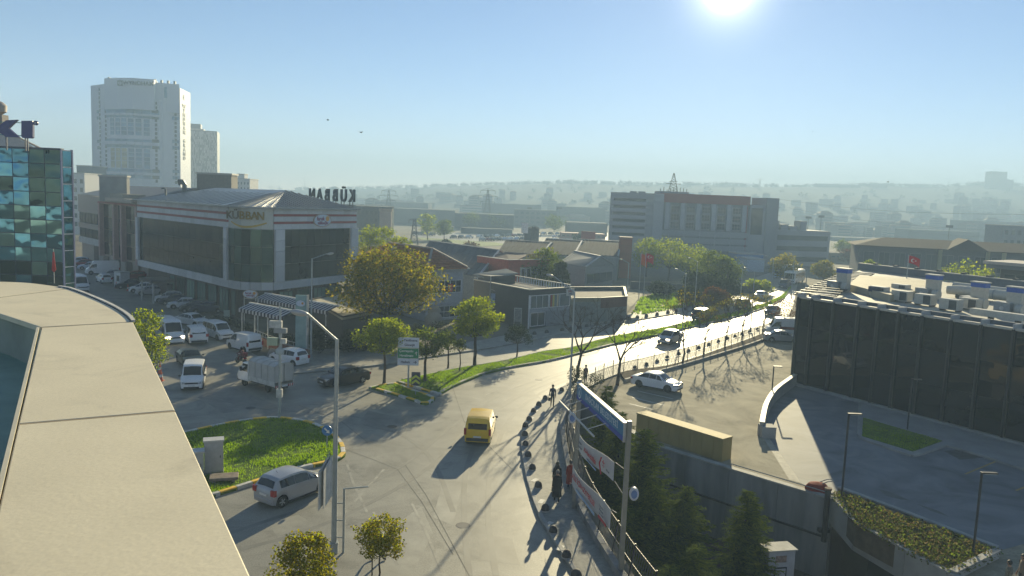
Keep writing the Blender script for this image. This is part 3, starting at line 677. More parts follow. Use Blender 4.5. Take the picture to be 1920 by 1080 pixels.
for z0, z1, m in ((10.2, 14.0, beige), (6.9, 7.9, beige), (3.6, 4.9, dirtywhite)): wallbox(fM, nb, 'band', m, 0, fM.L, z0, z1, -.3, .25)
for z0, z1 in ((7.9, 10.2), (4.9, 6.9)):
    for k in range(9): window(fM, nb, fM.L * k / 9 + .1, fM.L * (k + 1) / 9 - .1, z0, z1, 0, dkm, glass('shop_glass_dark', (.03, .035, .03), spec=.4, wob=.1, objvar=.5), 2)
for k, m in enumerate((redst, gold, mat('sign_green', (.03, .12, .06), rough=.5))): wallbox(fM, nb, 'sign_board', m, fM.L - 16 + k * 5, fM.L - 12 + k * 5, 9.4, 10.6, .26, .34)
for k in range(8): wallbox(fM, nb, 'shutter', beige if k % 2 else mat('brown_shutter', (.14, .10, .07), rough=.7), fM.L - 30 + k * 3.6, fM.L - 27 + k * 3.6, 0, 3.5, 0, .12)
b = B(); q = [N0 + Vector((0, 0, 14)), N2 + Vector((0, 0, 14)), N2 + bkv + Vector((0, 0, 14)), N0 + bkv + Vector((0, 0, 14))]; rr0, rr1 = N0 + bkv * .5 + Vector((0, 0, 16.2)), N2 + bkv * .5 + Vector((0, 0, 16.2))
b.add(q + [rr0, rr1], [(1, 0, 4, 5), (3, 2, 5, 4), (0, 3, 4), (2, 1, 5)]); b.build('roof', mat('brown_metal_roof', (.11, .085, .08), rough=.5, var=.2), nb, world=True)
def plainblock(name, label, u0, u1, d, ztop, m, dep=10, group=None, zb=0, wins=None, wm=None, trim=True, cat='building', par=None):
    P_, Q_ = colat(u0, d), colat(u1, d); t = thing(name, label, cat, (P_.x, P_.y, 0), group=group); f = Fac(P_, Q_)
    wallbox(f, t, 'wall', m, 0, f.L, zb, ztop, -dep, 0)
    if trim: wallbox(f, t, 'roof_edge', mat('roof_edge_pale', (.42, .41, .38), rough=.6), -.15, f.L + .15, ztop, ztop + .3, -dep - .1, .15)
    if wins:
        nx, nz, z0, z1, fx, fz = wins
        me = None; base = Vector(t.location)
        for i in range(nx):
            for j in range(nz):
                w_, h_ = f.L / nx * fx, (z1 - z0) / nz * fz
                if me is None: me = B().box(-w_ / 2, w_ / 2, -.06, .06, -h_ / 2, h_ / 2).mesh('window'); me.materials.append(wm or glass('far_window', (.05, .065, .075), spec=.4, objvar=.5))
                shared('window', me, t, f.pt(f.L * (i + .5) / nx, z0 + (z1 - z0) * (j + .5) / nz, 0) - base, f.rot())
    return t, f
t, f = plainblock('roof_house', 'low grey concrete stair house behind the long metal roof left of the white tower base', 189, 240, 128, 17.5, concrete, dep=1, zb=13.5, cat='roof house')
t, f = plainblock('roof_house', 'big square concrete roof house behind the restaurant roof below the patterned tower', 370, 434, 132, 18.6, mat('taupe_render', (.22, .20, .17), rough=.85, var=.2), dep=3, zb=13.0, cat='roof house')
vp = colat(347, 124); vt = thing('roof_vent', 'bent dark vent pipe on the ridge of the long metal roof', 'vent pipe', (vp.x, vp.y, 15.5))
B().tube([(0, 0, 0), (0, 0, 1.2), (-.3, 0, 1.6), (-.9, 0, 1.5)], [.35, .35, .42, .5], 10).build('pipe', mat('dark_metal_vent', (.09, .10, .10), rough=.4, metal=.5), vt, smooth=True)
vp = colat(312, 116); vt = thing('roof_vent', 'thin hooked pipe rising from the middle of the metal roof', 'vent pipe', (vp.x, vp.y, 14.9))
B().tube([(0, 0, 0), (0, 0, .9), (-.25, 0, 1.1), (-.6, 0, 1.0)], .13, 8).build('pipe', mat('dark_metal_vent', (.09, .10, .10)), vt, smooth=True)
plainblock('apartment_building', 'white framed apartment building with square windows left of the white hotel tower', 139, 162, 250, 19.5, mat('white_far', (.55, .54, .52), rough=.8, var=.1), wins=(2, 6, 2, 18.5, .45, .5))
plainblock('apartment_building', 'dark grey building squeezed between the white apartment and the hotel tower', 148, 178, 300, 23.2, mat('slate_far', (.10, .12, .15), rough=.7, var=.2), wins=(4, 7, 2, 22, .55, .4))
plainblock('apartment_building', 'pale apartment block just right of the concrete roof house with tiny balconies', 437, 468, 300, 20.6, mat('white_far', (.55, .54, .52)), wins=(5, 5, 10, 20, .4, .45))
plainblock('roof_house', 'small lift house on the roof of the pale apartment block', 446, 458, 302, 22.4, mat('white_far', (.55, .54, .52)), zb=20.9, dep=4, cat='roof house')

# ------------------------------------------------------------------ white hotel tower
ht = thing('hotel_tower', 'tall white hotel tower with curved balconied front rising behind the restaurant block', 'hotel', (colat(265, 330).x, 330, 0))
hw = mat('hotel_white', (.51, .54, .60), rough=.6, var=.05); hg = glass('hotel_glass', (.10, .20, .30), rough=.1, objvar=.35); hd = glass('hotel_dark_window', (.03, .035, .045), rough=.1, objvar=.4); hl = mat('lit_curtain', (.42, .38, .24), rough=.6, objvar=.3)
hz_ = lambda u, v, d=330: at(u, v, d).z
p0, p1, p2, p3, p4 = colat(177, 340), colat(203, 332), colat(309, 331), colat(340, 336), colat(359, 352)
arc = [p1.lerp(p2, k / 8) + Vector((0, -4.5 * math.sin(math.pi * k / 8), 0)) for k in range(9)]
bay = [a.lerp(arc[4], .06) + Vector((0, -1.6, 0)) for a in arc]
back = [Vector((p4.x - 11, 372, 0)), Vector((p0.x - 8, 372, 0))]
T = hz_(260, 153)
B().prism([(p.x, p.y) for p in [p0, p1] + arc[1:-1] + [p2, p3, p4] + back], 0, T - 1.2).build('body', hw, ht, world=True)
crown = [colat(202, 329), colat(225, 325.5), colat(255, 324), colat(293, 326), colat(300, 334), colat(202, 336)]
B().prism([(p.x, p.y) for p in crown], T - 12, T + .6).build('crown_panel', hw, ht, world=True)
B().prism([(p.x, p.y) for p in (colat(293, 330), colat(339, 334), colat(339, 340), colat(293, 338))], T - 12, T).build('crown_panel', hw, ht, world=True)
bayz = hz_(255, 186)
B().prism([(p.x, p.y) for p in bay + [arc[8] + Vector((0, 3, 0)), arc[0] + Vector((0, 3, 0))]], 0, bayz).build('curved_bay', hw, ht, world=True)
def strips(v0, v1, name, m, line, d=.12, t0=0., t1=1.):
    k = len(line) - 1
    for i in range(k):
        if (i + .5) / k < t0 or (i + .5) / k > t1: continue
        f = Fac(line[i], line[i + 1]); wallbox(f, ht, name, m, .04, f.L - .04, hz_(255, v1, 326), hz_(255, v0, 326), -.3, d)
for (a, c) in ((205, 213), (217, 221), (261, 266), (272, 277), (317, 323), (328, 334)): strips(a, c, 'glass_band', hg, bay)
for (a, c) in ((213, 217), (266, 272), (323, 328)): strips(a, c, 'balcony_slab', hw, bay, .7)
win = {}
def hwin(f, u, z, w_, h_, m, d=.08):
    key = (round(w_, 2), round(h_, 2), m.name)
    if key not in win: win[key] = B().box(-w_ / 2, w_ / 2, -.1, .1, -h_ / 2, h_ / 2).mesh('window'); win[key].materials.append(m)
    shared('window', win[key], ht, f.pt(u, z, d) - Vector(ht.location), f.rot())
rows_a = [194, 226, 234, 242, 250, 282, 290, 298, 306, 312]
for i in (1, 2, 3, 4, 5, 6):
    f = Fac(bay[i], bay[i + 1])
    for r_, v in enumerate(rows_a): hwin(f, f.L / 2, hz_(255, v, 326), 2.2, 1.55, hl if (v > 276 and i in (1, 2, 3)) else hg)
for col, f, uu in ((193, Fac(p0, p1), .62), (205, Fac(bay[0], bay[1]), .2), (303, Fac(bay[7], bay[8]), .6), (331, Fac(p2, p3), .72)):
    for v in range(166 if col in (193, 331) else 196, 345, 8): hwin(f, f.L * uu, hz_(col, v, 332), .9, 1.25, hd)
for v in (206, 218, 262, 274, 318, 330): 
    f = Fac(bay[7], bay[8]); hwin(f, f.L * .5, hz_(300, v + 3, 328), 2.6, 1.3, hd)
    f = Fac(p2, p3); hwin(f, f.L * .72, hz_(325, v + 3, 333), 2.8, 1.3, hg); f = Fac(p0, p1); hwin(f, f.L * .5, hz_(190, v + 3, 335), 2.2, 1.3, hg)
fcr = Fac(crown[1], crown[3]); 
hwin(Fac(crown[1], crown[3]), fcr.L * .42, hz_(251, 168, 324), 2.3, 1.3, hg, .9); hwin(fcr, fcr.L * .42, hz_(251, 177, 324), 2.3, 1.5, hg, .9)
hwin(Fac(p2, p3), 1.2, hz_(296, 172), 1.4, 4.5, hg)
slate = mat('slate_letters', (.012, .016, .02), rough=.5)
fw_ = Fac(crown[2] + Vector((-5.5, -.4, 0)), crown[2] + Vector((7.5, -.1, 0)))
fw_.text('WYNDHAM', 2.25, 8.0, hz_(262, 157, 324), .75, slate, ht, 'lettering', ext=.1, spacing=1.05)
def emblem(f, u, z, s, d):
    wallbox(f, ht, 'emblem_plate', slate, u - s / 2, u + s / 2, z - s / 2, z + s / 2, d - .1, d)
    fpoly(f, [(u + s * .32 * math.cos(k * .785), z + s * .32 * math.sin(k * .785)) for k in range(8)], d, d + .06).build('emblem', hw, ht, world=True)
    fpoly(f, [(u + s * .15 * math.cos(k * .785), z + s * .15 * math.sin(k * .785)) for k in range(8)], d + .02, d + .1).build('emblem_star', slate, ht, world=True)
emblem(fw_, .6, hz_(239, 157, 324), 2.1, .8)
fs4 = Fac(p3, p4)
for k, c_ in enumerate('WYNDHAM GRAND'):
    if c_ != ' ': fs4.text(c_, 2.15, fs4.L * .36, hz_(347, 200 + k * 8.1, 342), .12, slate, ht, 'lettering', ext=.08, sx=2.2)
emblem(fs4, fs4.L * .36, hz_(347, 183, 342), 2.2, .15)
for k in range(11):
    x = colat(210 + k * 12, 333); B().box(x.x - .4, x.x + .4, x.y, x.y + 1, T + (.6 if k < 7 else 0), T + random.uniform(.9, 1.8)).build('roof_plant', mat('grey_plant', (.2, .22, .23), rough=.6), ht, world=True)
# patterned tower behind
pt_ = thing('tower_block', 'slim grey tower with a barcode pattern of pale vertical strips right behind the hotel', 'tower', (colat(385, 400).x, 400, 0))
pa, pb = colat(352, 400), colat(408, 404); f = Fac(pa, pb); pz = lambda v: at(380, v, 400).z
wallbox(f, pt_, 'body', mat('tower_grey', (.22, .25, .28), rough=.6, var=.1), 0, f.L, 0, pz(244), -14, 0)
sb = B()
for i in range(26):
    for j in range(24):
        if random.random() < .62: u = f.L * (i + .2 + random.random() * .3) / 26; z = pz(246) - j * 1.35; f.box(sb, u, u + f.L / 26 * .45, z - 1.3, z, -.1, .1)
sb.build('pale_strip', mat('pale_strip', (.60, .62, .63), rough=.5), pt_, world=True, kind='stuff')
wallbox(f, pt_, 'roof_house', mat('tower_grey', (.22, .25, .28)), f.L * .1, f.L * .45, pz(244), pz(232), -8, -1)
wallbox(f, pt_, 'roof_trim', dirtywhite, f.L * .05, f.L * .55, pz(244), pz(241), -9, -.5)

# ------------------------------------------------------------------ tiled house behind the big tree
H1, H2 = gp(804, 607), gp(870, 601.5); H1 = colat(800, 100); H2 = colat(869, 104); H0 = colat(676, 116)
ho = thing('house', 'grey lavender two storey house with brown tiled hip roof behind the big yellow green tree', 'house', (H1.x, H1.y, 0))
lav = mat('lavender_render', (.38, .38, .41), rough=.8, var=.12); f1_, f0_ = Fac(H1, H2), Fac(H0, H1)
hb = Vector((H2 - H1)).normalized(); H3 = H2 + (H0 - H1)
B().prism([(p.x, p.y) for p in (H0, H1, H2, H3)], 0, 6.9).build('wall', lav, ho, world=True)
tile = mat('roof_tile', (.36, .15, .085), rough=.9, spec=.15, var=.3, scale=2, objvar=.25)
ez = 6.95; ov_ = .5
c4 = [p + (p - (H0 + H1 + H2 + H3) / 4).normalized() * .7 + Vector((0, 0, ez)) for p in (H0, H1, H2, H3)]
mid = (H1 + H2) / 2; mid2 = (H0 + H3) / 2; L_ = (H0 - H1).normalized() * 3.6
ra, rb = mid + L_ + Vector((0, 0, 9.2)), mid2 - L_ + Vector((0, 0, 9.2))
def roofp(par, name, pts, m, th=.14):
    if (pts[1] - pts[0]).cross(pts[2] - pts[0]).z < 0: pts = pts[::-1]
    k = len(pts); dn = Vector((0, 0, -th))
    return B().add(list(pts) + [p + dn for p in pts], [tuple(range(k)), tuple(reversed(range(k, 2 * k)))] + [(i, k + i, k + (i + 1) % k, (i + 1) % k) for i in range(k)]).build(name, m, par, world=True)
roofp(ho, 'roof_slope', [c4[0], c4[1], ra, rb], tile); roofp(ho, 'roof_slope', [c4[1], c4[2], ra], tile); roofp(ho, 'roof_slope', [c4[2], c4[3], rb, ra], tile); roofp(ho, 'roof_slope', [c4[3], c4[0], rb], tile)
def tilerows(par, a, c, top_a, top_c, n_, nm='tile_row'):
    for k in range(n_):
        t = k / n_; p, q = a.lerp(top_a, t), c.lerp(top_c, t); B().beam(p + Vector((0, 0, .06)), q + Vector((0, 0, .06)), .30, .07).build(nm, tile, par, world=True)
tilerows(ho, c4[1], c4[2], ra, ra, 11); tilerows(ho, c4[0], c4[1], rb, ra, 11)
ridge = B(); 
for a, c in ((c4[1], ra), (c4[2], ra), (ra, rb)): ridge.beam(a + Vector((0, 0, .1)), c + Vector((0, 0, .1)), .3, .2)
ridge.build('ridge_tile', mat('ridge_pale', (.36, .30, .25), rough=.8), ho, world=True)
wallbox(f1_, ho, 'eaves', dirtywhite, -.6, f1_.L + .6, 6.75, 6.93, -.3, .65)
wfr = mat('window_frame_white', (.66, .66, .68), rough=.5); wgl = glass('house_glass', (.03, .032, .045), spec=.5, objvar=.4)
window(f1_, ho, .2, f1_.L - .3, 3.6, 5.3, 0, wfr, wgl, 6, 1, .07); window(f1_, ho, 1.2, f1_.L - .4, .3, 1.9, 0, wfr, wgl, 5, 1, .07)
window(f0_, ho, f0_.L - 5, f0_.L - 2, 3.6, 5.2, 0, wfr, wgl, 3, 1, .07)
fgd = thing('flag', 'small red flag with white crescent hung inside the upper house window', 'flag', f1_.pt(f1_.L * .62, 4.3, .1))
wallbox(f1_, fgd, 'cloth', mat('flag_red', (.50, .012, .018)), f1_.L * .58, f1_.L * .70, 3.75, 4.8, .07, .10)
fpoly(f1_, [(f1_.L * .64 + .26 * math.cos(a), 4.3 + .26 * math.sin(a)) for a in [R(40 + 28 * k) for k in range(11)]] + [(f1_.L * .64 + .06 + .2 * math.cos(a), 4.3 + .2 * math.sin(a)) for a in [R(310 - 26 * k) for k in range(11)]], .10, .115).build('crescent', whitepaint, fgd, world=True)
wallbox(f1_, ho, 'scallop_frieze', mat('frieze', (.36, .36, .40), rough=.8), .1, f1_.L - .1, 5.35, 5.6, 0, .12); wallbox(f1_, ho, 'scallop_frieze', mat('frieze', (.36, .36, .40)), .1, f1_.L - .1, 2.0, 2.25, 0, .12)
# pinkish low wall building left of it (behind the tree)
t, f = plainblock('building', 'low salmon coloured building seen between the restaurant block and the big tree', 668, 760, 125, 6.3, mat('salmon', (.36, .17, .12), rough=.8, var=.15))
roofq = [f.pt(-.4, 6.4, .4), f.pt(f.L + .4, 6.4, .4), f.pt(f.L + .4, 7.6, -6), f.pt(-.4, 7.6, -6)]; roofp(t, 'roof', roofq, tile)

# ------------------------------------------------------------------ black shop with white window front
S0, S1, S2 = colat(890, 107), colat(995, 97), colat(1072, 102)
sh = thing('shop_building', 'black flat roofed shop with a white framed two storey window front by the boulevard', 'shop', (S1.x, S1.y, 0))
blk = mat('black_cladding', (.05, .05, .053), rough=.6, var=.2, scale=.5); f0_, f1_ = Fac(S0, S1), Fac(S1, S2); S3 = S2 + (S0 - S1)
B().prism([(p.x, p.y) for p in (S0, S1, S2, S3)], 0, 4.4).build('wall', blk, sh, world=True)
for a, c in ((S0, S1), (S1, S2)): f = Fac(a, c); wallbox(f, sh, 'parapet', blk, 0, f.L, 4.4, 5.0, -.25, .04)
for a, c in ((S2, S3), (S3, S0)):
    f = Fac(a, c); n_ = int(f.L / .55)
    wallbox(f, sh, 'parapet_rail', dirtywhite, 0, f.L, 5.32, 5.42, -.2, .04); wallbox(f, sh, 'parapet_rail', dirtywhite, 0, f.L, 4.42, 4.5, -.2, .04)
    me = B().box(0, .12, -.14, 0, 0, .82).mesh('baluster'); me.materials.append(mat('pale_blue_tile', (.45, .50, .55), rough=.5))
    for k in range(n_): shared('baluster', me, sh, f.pt(k * .55 + .2, 4.5, 0) - Vector(sh.location), f.rot())
cop = B()
for f in (f0_, f1_): f.box(cop, -.05, f.L + .05, 5.0, 5.1, -.3, .1)
cop.build('coping', mat('cream_coping', (.55, .50, .38), rough=.6), sh, world=True)
B().sheet([(p.x, p.y) for p in inset([S0, S1, S2, S3], .3)], 4.42).build('roof_floor', mat('roof_felt', (.12, .13, .15), rough=.8, var=.2), sh, world=True)
# sloped lid over the rear stair
l0, l1 = colat(889, 108.2), colat(924, 105.5)
f = Fac(l0, l1); wallbox(f, sh, 'stair_block', blk, .3, f.L - .6, 4.4, 5.7, -5, -.2)
roofp(sh, 'stair_roof', [f.pt(0, 5.7, .2), f.pt(f.L * .62, 5.35, -.3), f.pt(f.L, 6.0, -5), f.pt(f.L * .3, 6.4, -5.2)], mat('green_grey_sheet', (.16, .18, .17), rough=.6))
u1 = f1_.L
window(f1_, sh, .15, 3.4, 2.55, 4.3, .02, wfr, glass('bright_shop_glass', (.10, .13, .14), spec=.5, objvar=.5), 3); window(f1_, sh, 3.5, u1 - .1, 2.55, 4.3, .02, wfr, glass('bright_shop_glass', (.10, .13, .14)), 2)
window(f1_, sh, .25, 2.9, .3, 2.1, .02, wfr, glass('bright_shop_glass', (.10, .13, .14)), 2)
wallbox(f1_, sh, 'shutter', mat('blue_grey_shutter', (.20, .22, .25), rough=.5, var=.1), 3.1, u1 - .1, .15, 2.2, .0, .06)
wallbox(f1_, sh, 'floor_band', mat('grey_blue_band', (.28, .30, .34), rough=.6), 0, u1, 2.15, 2.5, -.02, .08)
wallbox(f1_, sh, 'corner_trim', wfr, -.05, .1, .1, 4.35, -.05, .09)
for u, m in ((3.75, redst), (4.15, mat('yellow_poster', (.5, .42, .10), rough=.6)), (4.9, mat('cream_poster', (.5, .42, .28), rough=.6))): wallbox(f1_, sh, 'poster', m, u, u + .3, 2.65, 4.2, .045, .06)
sg = thing('hanging_sign', 'small white sign with red lettering at the roof corner of the black shop', 'sign', f1_.pt(u1 - .6, 4.6, .2))
wallbox(f1_, sg, 'board', dirtywhite, u1 - 1.0, u1 + .5, 3.95, 4.85, .12, .22); f1_.text('LAST', .42, u1 - .25, 4.55, .23, redst, sg, ext=.01); f1_.text('SALE', .3, u1 - .25, 4.2, .23, mat('sign_blue', (.016, .014, .14)), sg, ext=.01)
ps = gp(921, 640); ps = colat(921, 103); pst = thing('projecting_sign', 'pale blue board hung from a tall grey post before the black shop side wall', 'sign', (ps.x, ps.y, 0))
B().tube([(0, 0, 0), (0, 0, 6)], .07, 8).build('post', steel, pst); B().tube([(0, 0, 4.3), (1.3, -.1, 3.75)], .03, 6).build('stay', steel, pst)
B().box(.12, 1.45, -.12, -.02, 2.4, 3.7).build('board', mat('pale_blue_board', (.34, .42, .55), rough=.5), pst)
f = Fac(Vector((ps.x, ps.y - .13, 0)), Vector((ps.x + 1.5, ps.y - .13, 0)))
B().box(.2, .75, -.13, -.121, 2.55, 2.72).build('dark_line', black, pst); B().box(.3, 1.3, -.13, -.121, 2.85, 3.0).build('blue_line', mat('line_blue', (.05, .09, .30), rough=.5), pst)
mb = colat(979, 97.5); mbt = thing('menu_board', 'upright notice board with a grey framed panel beside the black shop corner', 'board', (mb.x - .3, mb.y - .5, 0))
B().box(-.42, .42, -.06, .06, .9, 2.6).build('panel', mat('notice', (.20, .19, .18), rough=.7, var=.5, scale=5), mbt); 
for q in ((-.48, -.42), (.42, .48)): B().box(q[0], q[1], -.08, .08, 0, 2.66).build('leg', dirtywhite, mbt)
B().box(-.48, .48, -.08, .08, 2.6, 2.68).build('top_rail', dirtywhite, mbt)
# annex right of the shop
a0, a1, a2 = colat(1077, 103.5), colat(1130, 105), colat(1179, 108); a3 = a2 + Vector((1.5, 13, 0)); a4 = a0 + Vector((.5, 14, 0))
an = thing('annex', 'low flat annex with reddish brown wall and walled gravel roof beside the black shop', 'building', (a1.x, a1.y, 0))
B().prism([(p.x, p.y) for p in (a0, a1, a2, a3, a4)], 0, 2.9).build('wall', mat('grey_green_wall', (.18, .20, .19), rough=.8, var=.25), an, world=True)
for a, c, m in ((a0, a1, mat('olive_wall', (.20, .19, .13), rough=.8)), (a1, a2, mat('maroon_wall', (.13, .06, .05), rough=.8, var=.2)), (a2, a3, blk), (a3, a4, blk)):
    f = Fac(a, c); wallbox(f, an, 'parapet', m, 0, f.L, 2.0 if m.name == 'maroon_wall' else 2.9, 3.4, -.22, .03); wallbox(f, an, 'coping', mat('cream_coping', (.55, .50, .38)), -.03, f.L + .03, 3.4, 3.47, -.26, .07)
B().sheet([(p.x, p.y) for p in inset([a0, a1, a2, a3, a4], .3)], 2.92).build('roof_gravel', mat('roof_gravel', (.19, .17, .14), rough=.9, var=.3), an, world=True)
# red building behind with yellow roof letters
b0, b1, b2 = colat(894, 131), colat(953, 124), colat(1030, 129); b3 = b2 + (b0 - b1)
rd = thing('building', 'brick red flat roofed building with cream window wall behind the black shop', 'building', (b1.x, b1.y, 0))
redw = mat('brick_red_render', (.36, .09, .065), rough=.8, var=.2); f0_, f1_ = Fac(b0, b1), Fac(b1, b2)
B().prism([(p.x, p.y) for p in (b0, b1, b2, b3)], 0, 6.1).build('wall', redw, rd, world=True)
for f in (f0_, f1_): wallbox(f, rd, 'parapet', redw, 0, f.L, 6.1, 6.65, -.2, .03); wallbox(f, rd, 'coping', dirtywhite, 0, f.L, 6.65, 6.73, -.25, .06)
wallbox(f1_, rd, 'cream_wall', mat('cream_wall', (.42, .40, .32), rough=.8), f1_.L * .28, f1_.L - .1, .2, 5.5, 0, .05)
for k in range(5): window(f1_, rd, f1_.L * (.30 + .135 * k), f1_.L * (.30 + .135 * k) + .8, 3.5, 5.3, .05, wfr, wgl, 1)
roofp(rd, 'roof', [b0 + Vector((.6, .5, 6.2)), b1 + Vector((.3, 1, 6.2)), b2 + Vector((-3, 3, 7.3)), b3 + Vector((-2, -2, 7.3))], mat('dark_red_sheet', (.10, .06, .055), rough=.7))
ys = thing('roof_sign', 'row of small yellow letters on the parapet of the brick red building', 'sign', f1_.pt(f1_.L * .6, 5.7))
yel = mat('yellow_letters', (.45, .33, .08), rough=.5)
for k, c_ in enumerate('OTOMOTİV'): f1_.text(c_, 1.0, f1_.L * .46 + k * .42, 7.2, .0, yel, ys, 'letter', ext=.05)
# ------------------------------------------------------------------ sheds and warehouses
def gable(name, label, pts, z0, zr, wm, rmm, cat='warehouse', ridge=(0, 1), purl=0):
    """pts: four plan points; ridge runs from the middle of edge 0-1 to the middle of edge 2-3"""
    t = thing(name, label, cat, (pts[0].x, pts[0].y, 0)); P = [Vector((p.x, p.y, 0)) for p in pts]
    B().prism([(p.x, p.y) for p in P], 0, z0).build('wall', wm, t, world=True)
    m0, m1 = (P[0] + P[1]) / 2 + Vector((0, 0, zr)), (P[2] + P[3]) / 2 + Vector((0, 0, zr)); Z = Vector((0, 0, z0 + .06))
    o_ = [p + (p - (P[0] + P[1] + P[2] + P[3]) / 4).normalized() * .6 + Z for p in P]
    roofp(t, 'roof_slope', [o_[0], m0, m1, o_[3]], rmm); roofp(t, 'roof_slope', [m0, o_[1], o_[2], m1], rmm)
    for a, c, m_ in ((P[0], P[1], m0), (P[2], P[3], m1)): 
        b = B().add([a + Z, c + Z, m_ - Vector((0, 0, .1)), (a + Z).lerp((P[2] + P[3] if m_ is m0 else P[0] + P[1]) / 2 + Z, .02)], [(0, 1, 2)]); b.build('gable', wm, t, world=True)
    vt = B()
    for a in ((o_[0], m0), (o_[1], m0)): vt.beam(a[0] + Vector((0, 0, .1)), a[1] + Vector((0, 0, .1)), .3, .14)
    vt.build('verge', dirtywhite, t, world=True)
    for k in range(purl):
        s = (k + .5) / purl; a, c = o_[0].lerp(o_[3], s), m0.lerp(m1, s); B().beam(a + Vector((0, 0, .05)), c + Vector((0, 0, .05)), .12, .1).build('roof_rib', rmm, t, world=True)
        a, c = o_[1].lerp(o_[2], s); 
    return t
gs = mat('grey_sheet_roof', (.085, .095, .115), rough=.9, spec=.1, var=.3, scale=.5, stretch=(1, 6, 1)); ds = mat('dark_sheet_roof', (.055, .055, .06), rough=.95, spec=.08, var=.3, scale=.4); gw = mat('blue_grey_wall', (.20, .23, .26), rough=.8, var=.2); gw2 = mat('grey_wall', (.24, .25, .25), rough=.8, var=.2)
def C4(*l): return [colat(u, d) for u, d in l]
def pieces(t): return t
def shed(label, l, z0, zr, wm, rmm):
    t = thing('warehouse', label, 'warehouse', (colat(*l[0]).x, l[0][1], 0)); P = C4(*l); B().prism([(p.x, p.y) for p in P], 0, z0).build('wall', wm, t, world=True)
    m0, m1 = (P[0] + P[3]) / 2 + Vector((0, 0, zr)), (P[1] + P[2]) / 2 + Vector((0, 0, zr)); Z = Vector((0, 0, z0 + .05))
    roofp(t, 'roof_slope', [P[0] + Z, P[1] + Z, m1, m0], rmm); roofp(t, 'roof_slope', [m0, m1, P[2] + Z, P[3] + Z], rmm)
    for a, c, m_ in ((P[0], P[3], m0), (P[1], P[2], m1)): B().add([a + Z, c + Z, m_], [(0, 1, 2)]).build('gable', wm, t, world=True)
    vb = B(); vb.beam(m0 + Vector((0, 0, .1)), m1 + Vector((0, 0, .1)), .35, .16)
    for a, m_ in ((P[1], m1), (P[2], m1)): vb.beam(a + Z + Vector((0, 0, .08)), m_ + Vector((0, 0, .08)), .35, .14)
    vb.build('ridge_cap', mat('pale_ridge', (.36, .37, .38), rough=.5), t, world=True)
    n_ = 12
    for k in range(1, n_):
        s = k / n_; a, c = (P[0] + Z).lerp(P[1] + Z, s), m0.lerp(m1, s); B().beam(a + Vector((0, 0, .05)), c + Vector((0, 0, .05)), .14, .1).build('roof_rib', rmm, t, world=True)
    return t
shed('long grey ribbed warehouse roof stretching behind the tiled house', ((772, 140), (898, 122), (965, 150), (830, 175)), 4.0, 7.4, gw, gs)
shed('dark warehouse roof directly behind the brick red building', ((930, 160), (1010, 158), (1050, 190), (960, 195)), 5.0, 7.2, gw2, ds)
shed('dark warehouse roof in the middle of the row of three sheds', ((1005, 165), (1075, 163), (1100, 195), (1035, 200)), 5.2, 7.6, gw2, ds)
shed('dark warehouse roof nearest the red brick pillar', ((1068, 170), (1158, 166), (1165, 200), (1095, 205)), 5.2, 7.6, gw2, ds)
t = shed('pale grey gabled workshop with dark window band left of the red brick pillar', ((1048, 150), (1098, 141), (1150, 150), (1100, 168)), 4.6, 6.4, gw2, mat('mid_grey_roof', (.17, .175, .175), rough=.7, var=.15))
f = Fac(colat(1098, 141), colat(1150, 150)); window(f, t, .5, f.L - .3, 1.5, 3.4, .02, gw2, glass('far_window', (.05, .065, .075)), 4)
cp = colat(1172, 172); pl = thing('brick_pillar', 'square red brick pillar tower beside the bright park trees', 'pillar', (cp.x, cp.y, 0))
brk = mat('red_brick', (.30, .09, .05), rough=.85, var=.2, scale=4)
B().box(-1.3, 1.3, 0, 2.6, 0, 8.9).build('shaft', brk, pl); B().box(-1.45, 1.45, -.15, 2.75, 8.9, 9.2).build('cap', mat('pillar_cap', (.24, .12, .09), rough=.8), pl)
for k in range(1, 5): B().box(-1.33, 1.33, -.03, 2.63, k * 1.8, k * 1.8 + .07).build('brick_course', mat('mortar_band', (.15, .06, .04), rough=.9), pl)

# ------------------------------------------------------------------ long hazy office block
hzb = thing('office_block', 'long hazy grey office block with a dull red top storey in the middle distance', 'office building', (colat(1300, 230).x, 230, 0))
hgm = mat('haze_block_grey', (.29, .30, .315), rough=.8, var=.08); hgd = glass('haze_block_glass', (.055, .065, .07), spec=.3, objvar=.4); redtop = mat('dull_red_storey', (.27, .07, .065), rough=.7, var=.12); pier = mat('pale_pier', (.36, .37, .385), rough=.8)
q0, q1, q2, q3, q4 = colat(1138, 232), colat(1219, 229), colat(1237, 229), colat(1398, 231), colat(1428, 231)
z_ = lambda u, v, d=230: at(u, v, d).z
f = Fac(q0, q1); wallbox(f, hzb, 'wall', hgm, 0, f.L, 0, z_(1180, 361), -22, 0)
for k in range(6): 
    v = 372 + k * 13; wallbox(f, hzb, 'window_band', hgd, 1.0, f.L * .82, z_(1180, v + 4.6), z_(1180, v), -.2, .06); wallbox(f, hzb, 'spandrel', pier, .2, f.L * .84, z_(1180, v + 12), z_(1180, v + 6), -.1, .25)
for u in (5.5, 8): wallbox(f, hzb, 'roof_box', hgm, u, u + 2, z_(1180, 361), z_(1180, 358), -4, -1)
f = Fac(q1, q2); wallbox(f, hzb, 'stair_wall', pier, 0, f.L, 0, z_(1228, 363), -22, .4)
f = Fac(q2, q3); wallbox(f, hzb, 'wall', mat('haze_block_dark', (.2, .21, .22), rough=.7), 0, f.L, 0, z_(1320, 380), -22, -.4)
wallbox(f, hzb, 'red_storey', redtop, 0, f.L, z_(1320, 382), z_(1320, 365), -20, .2)
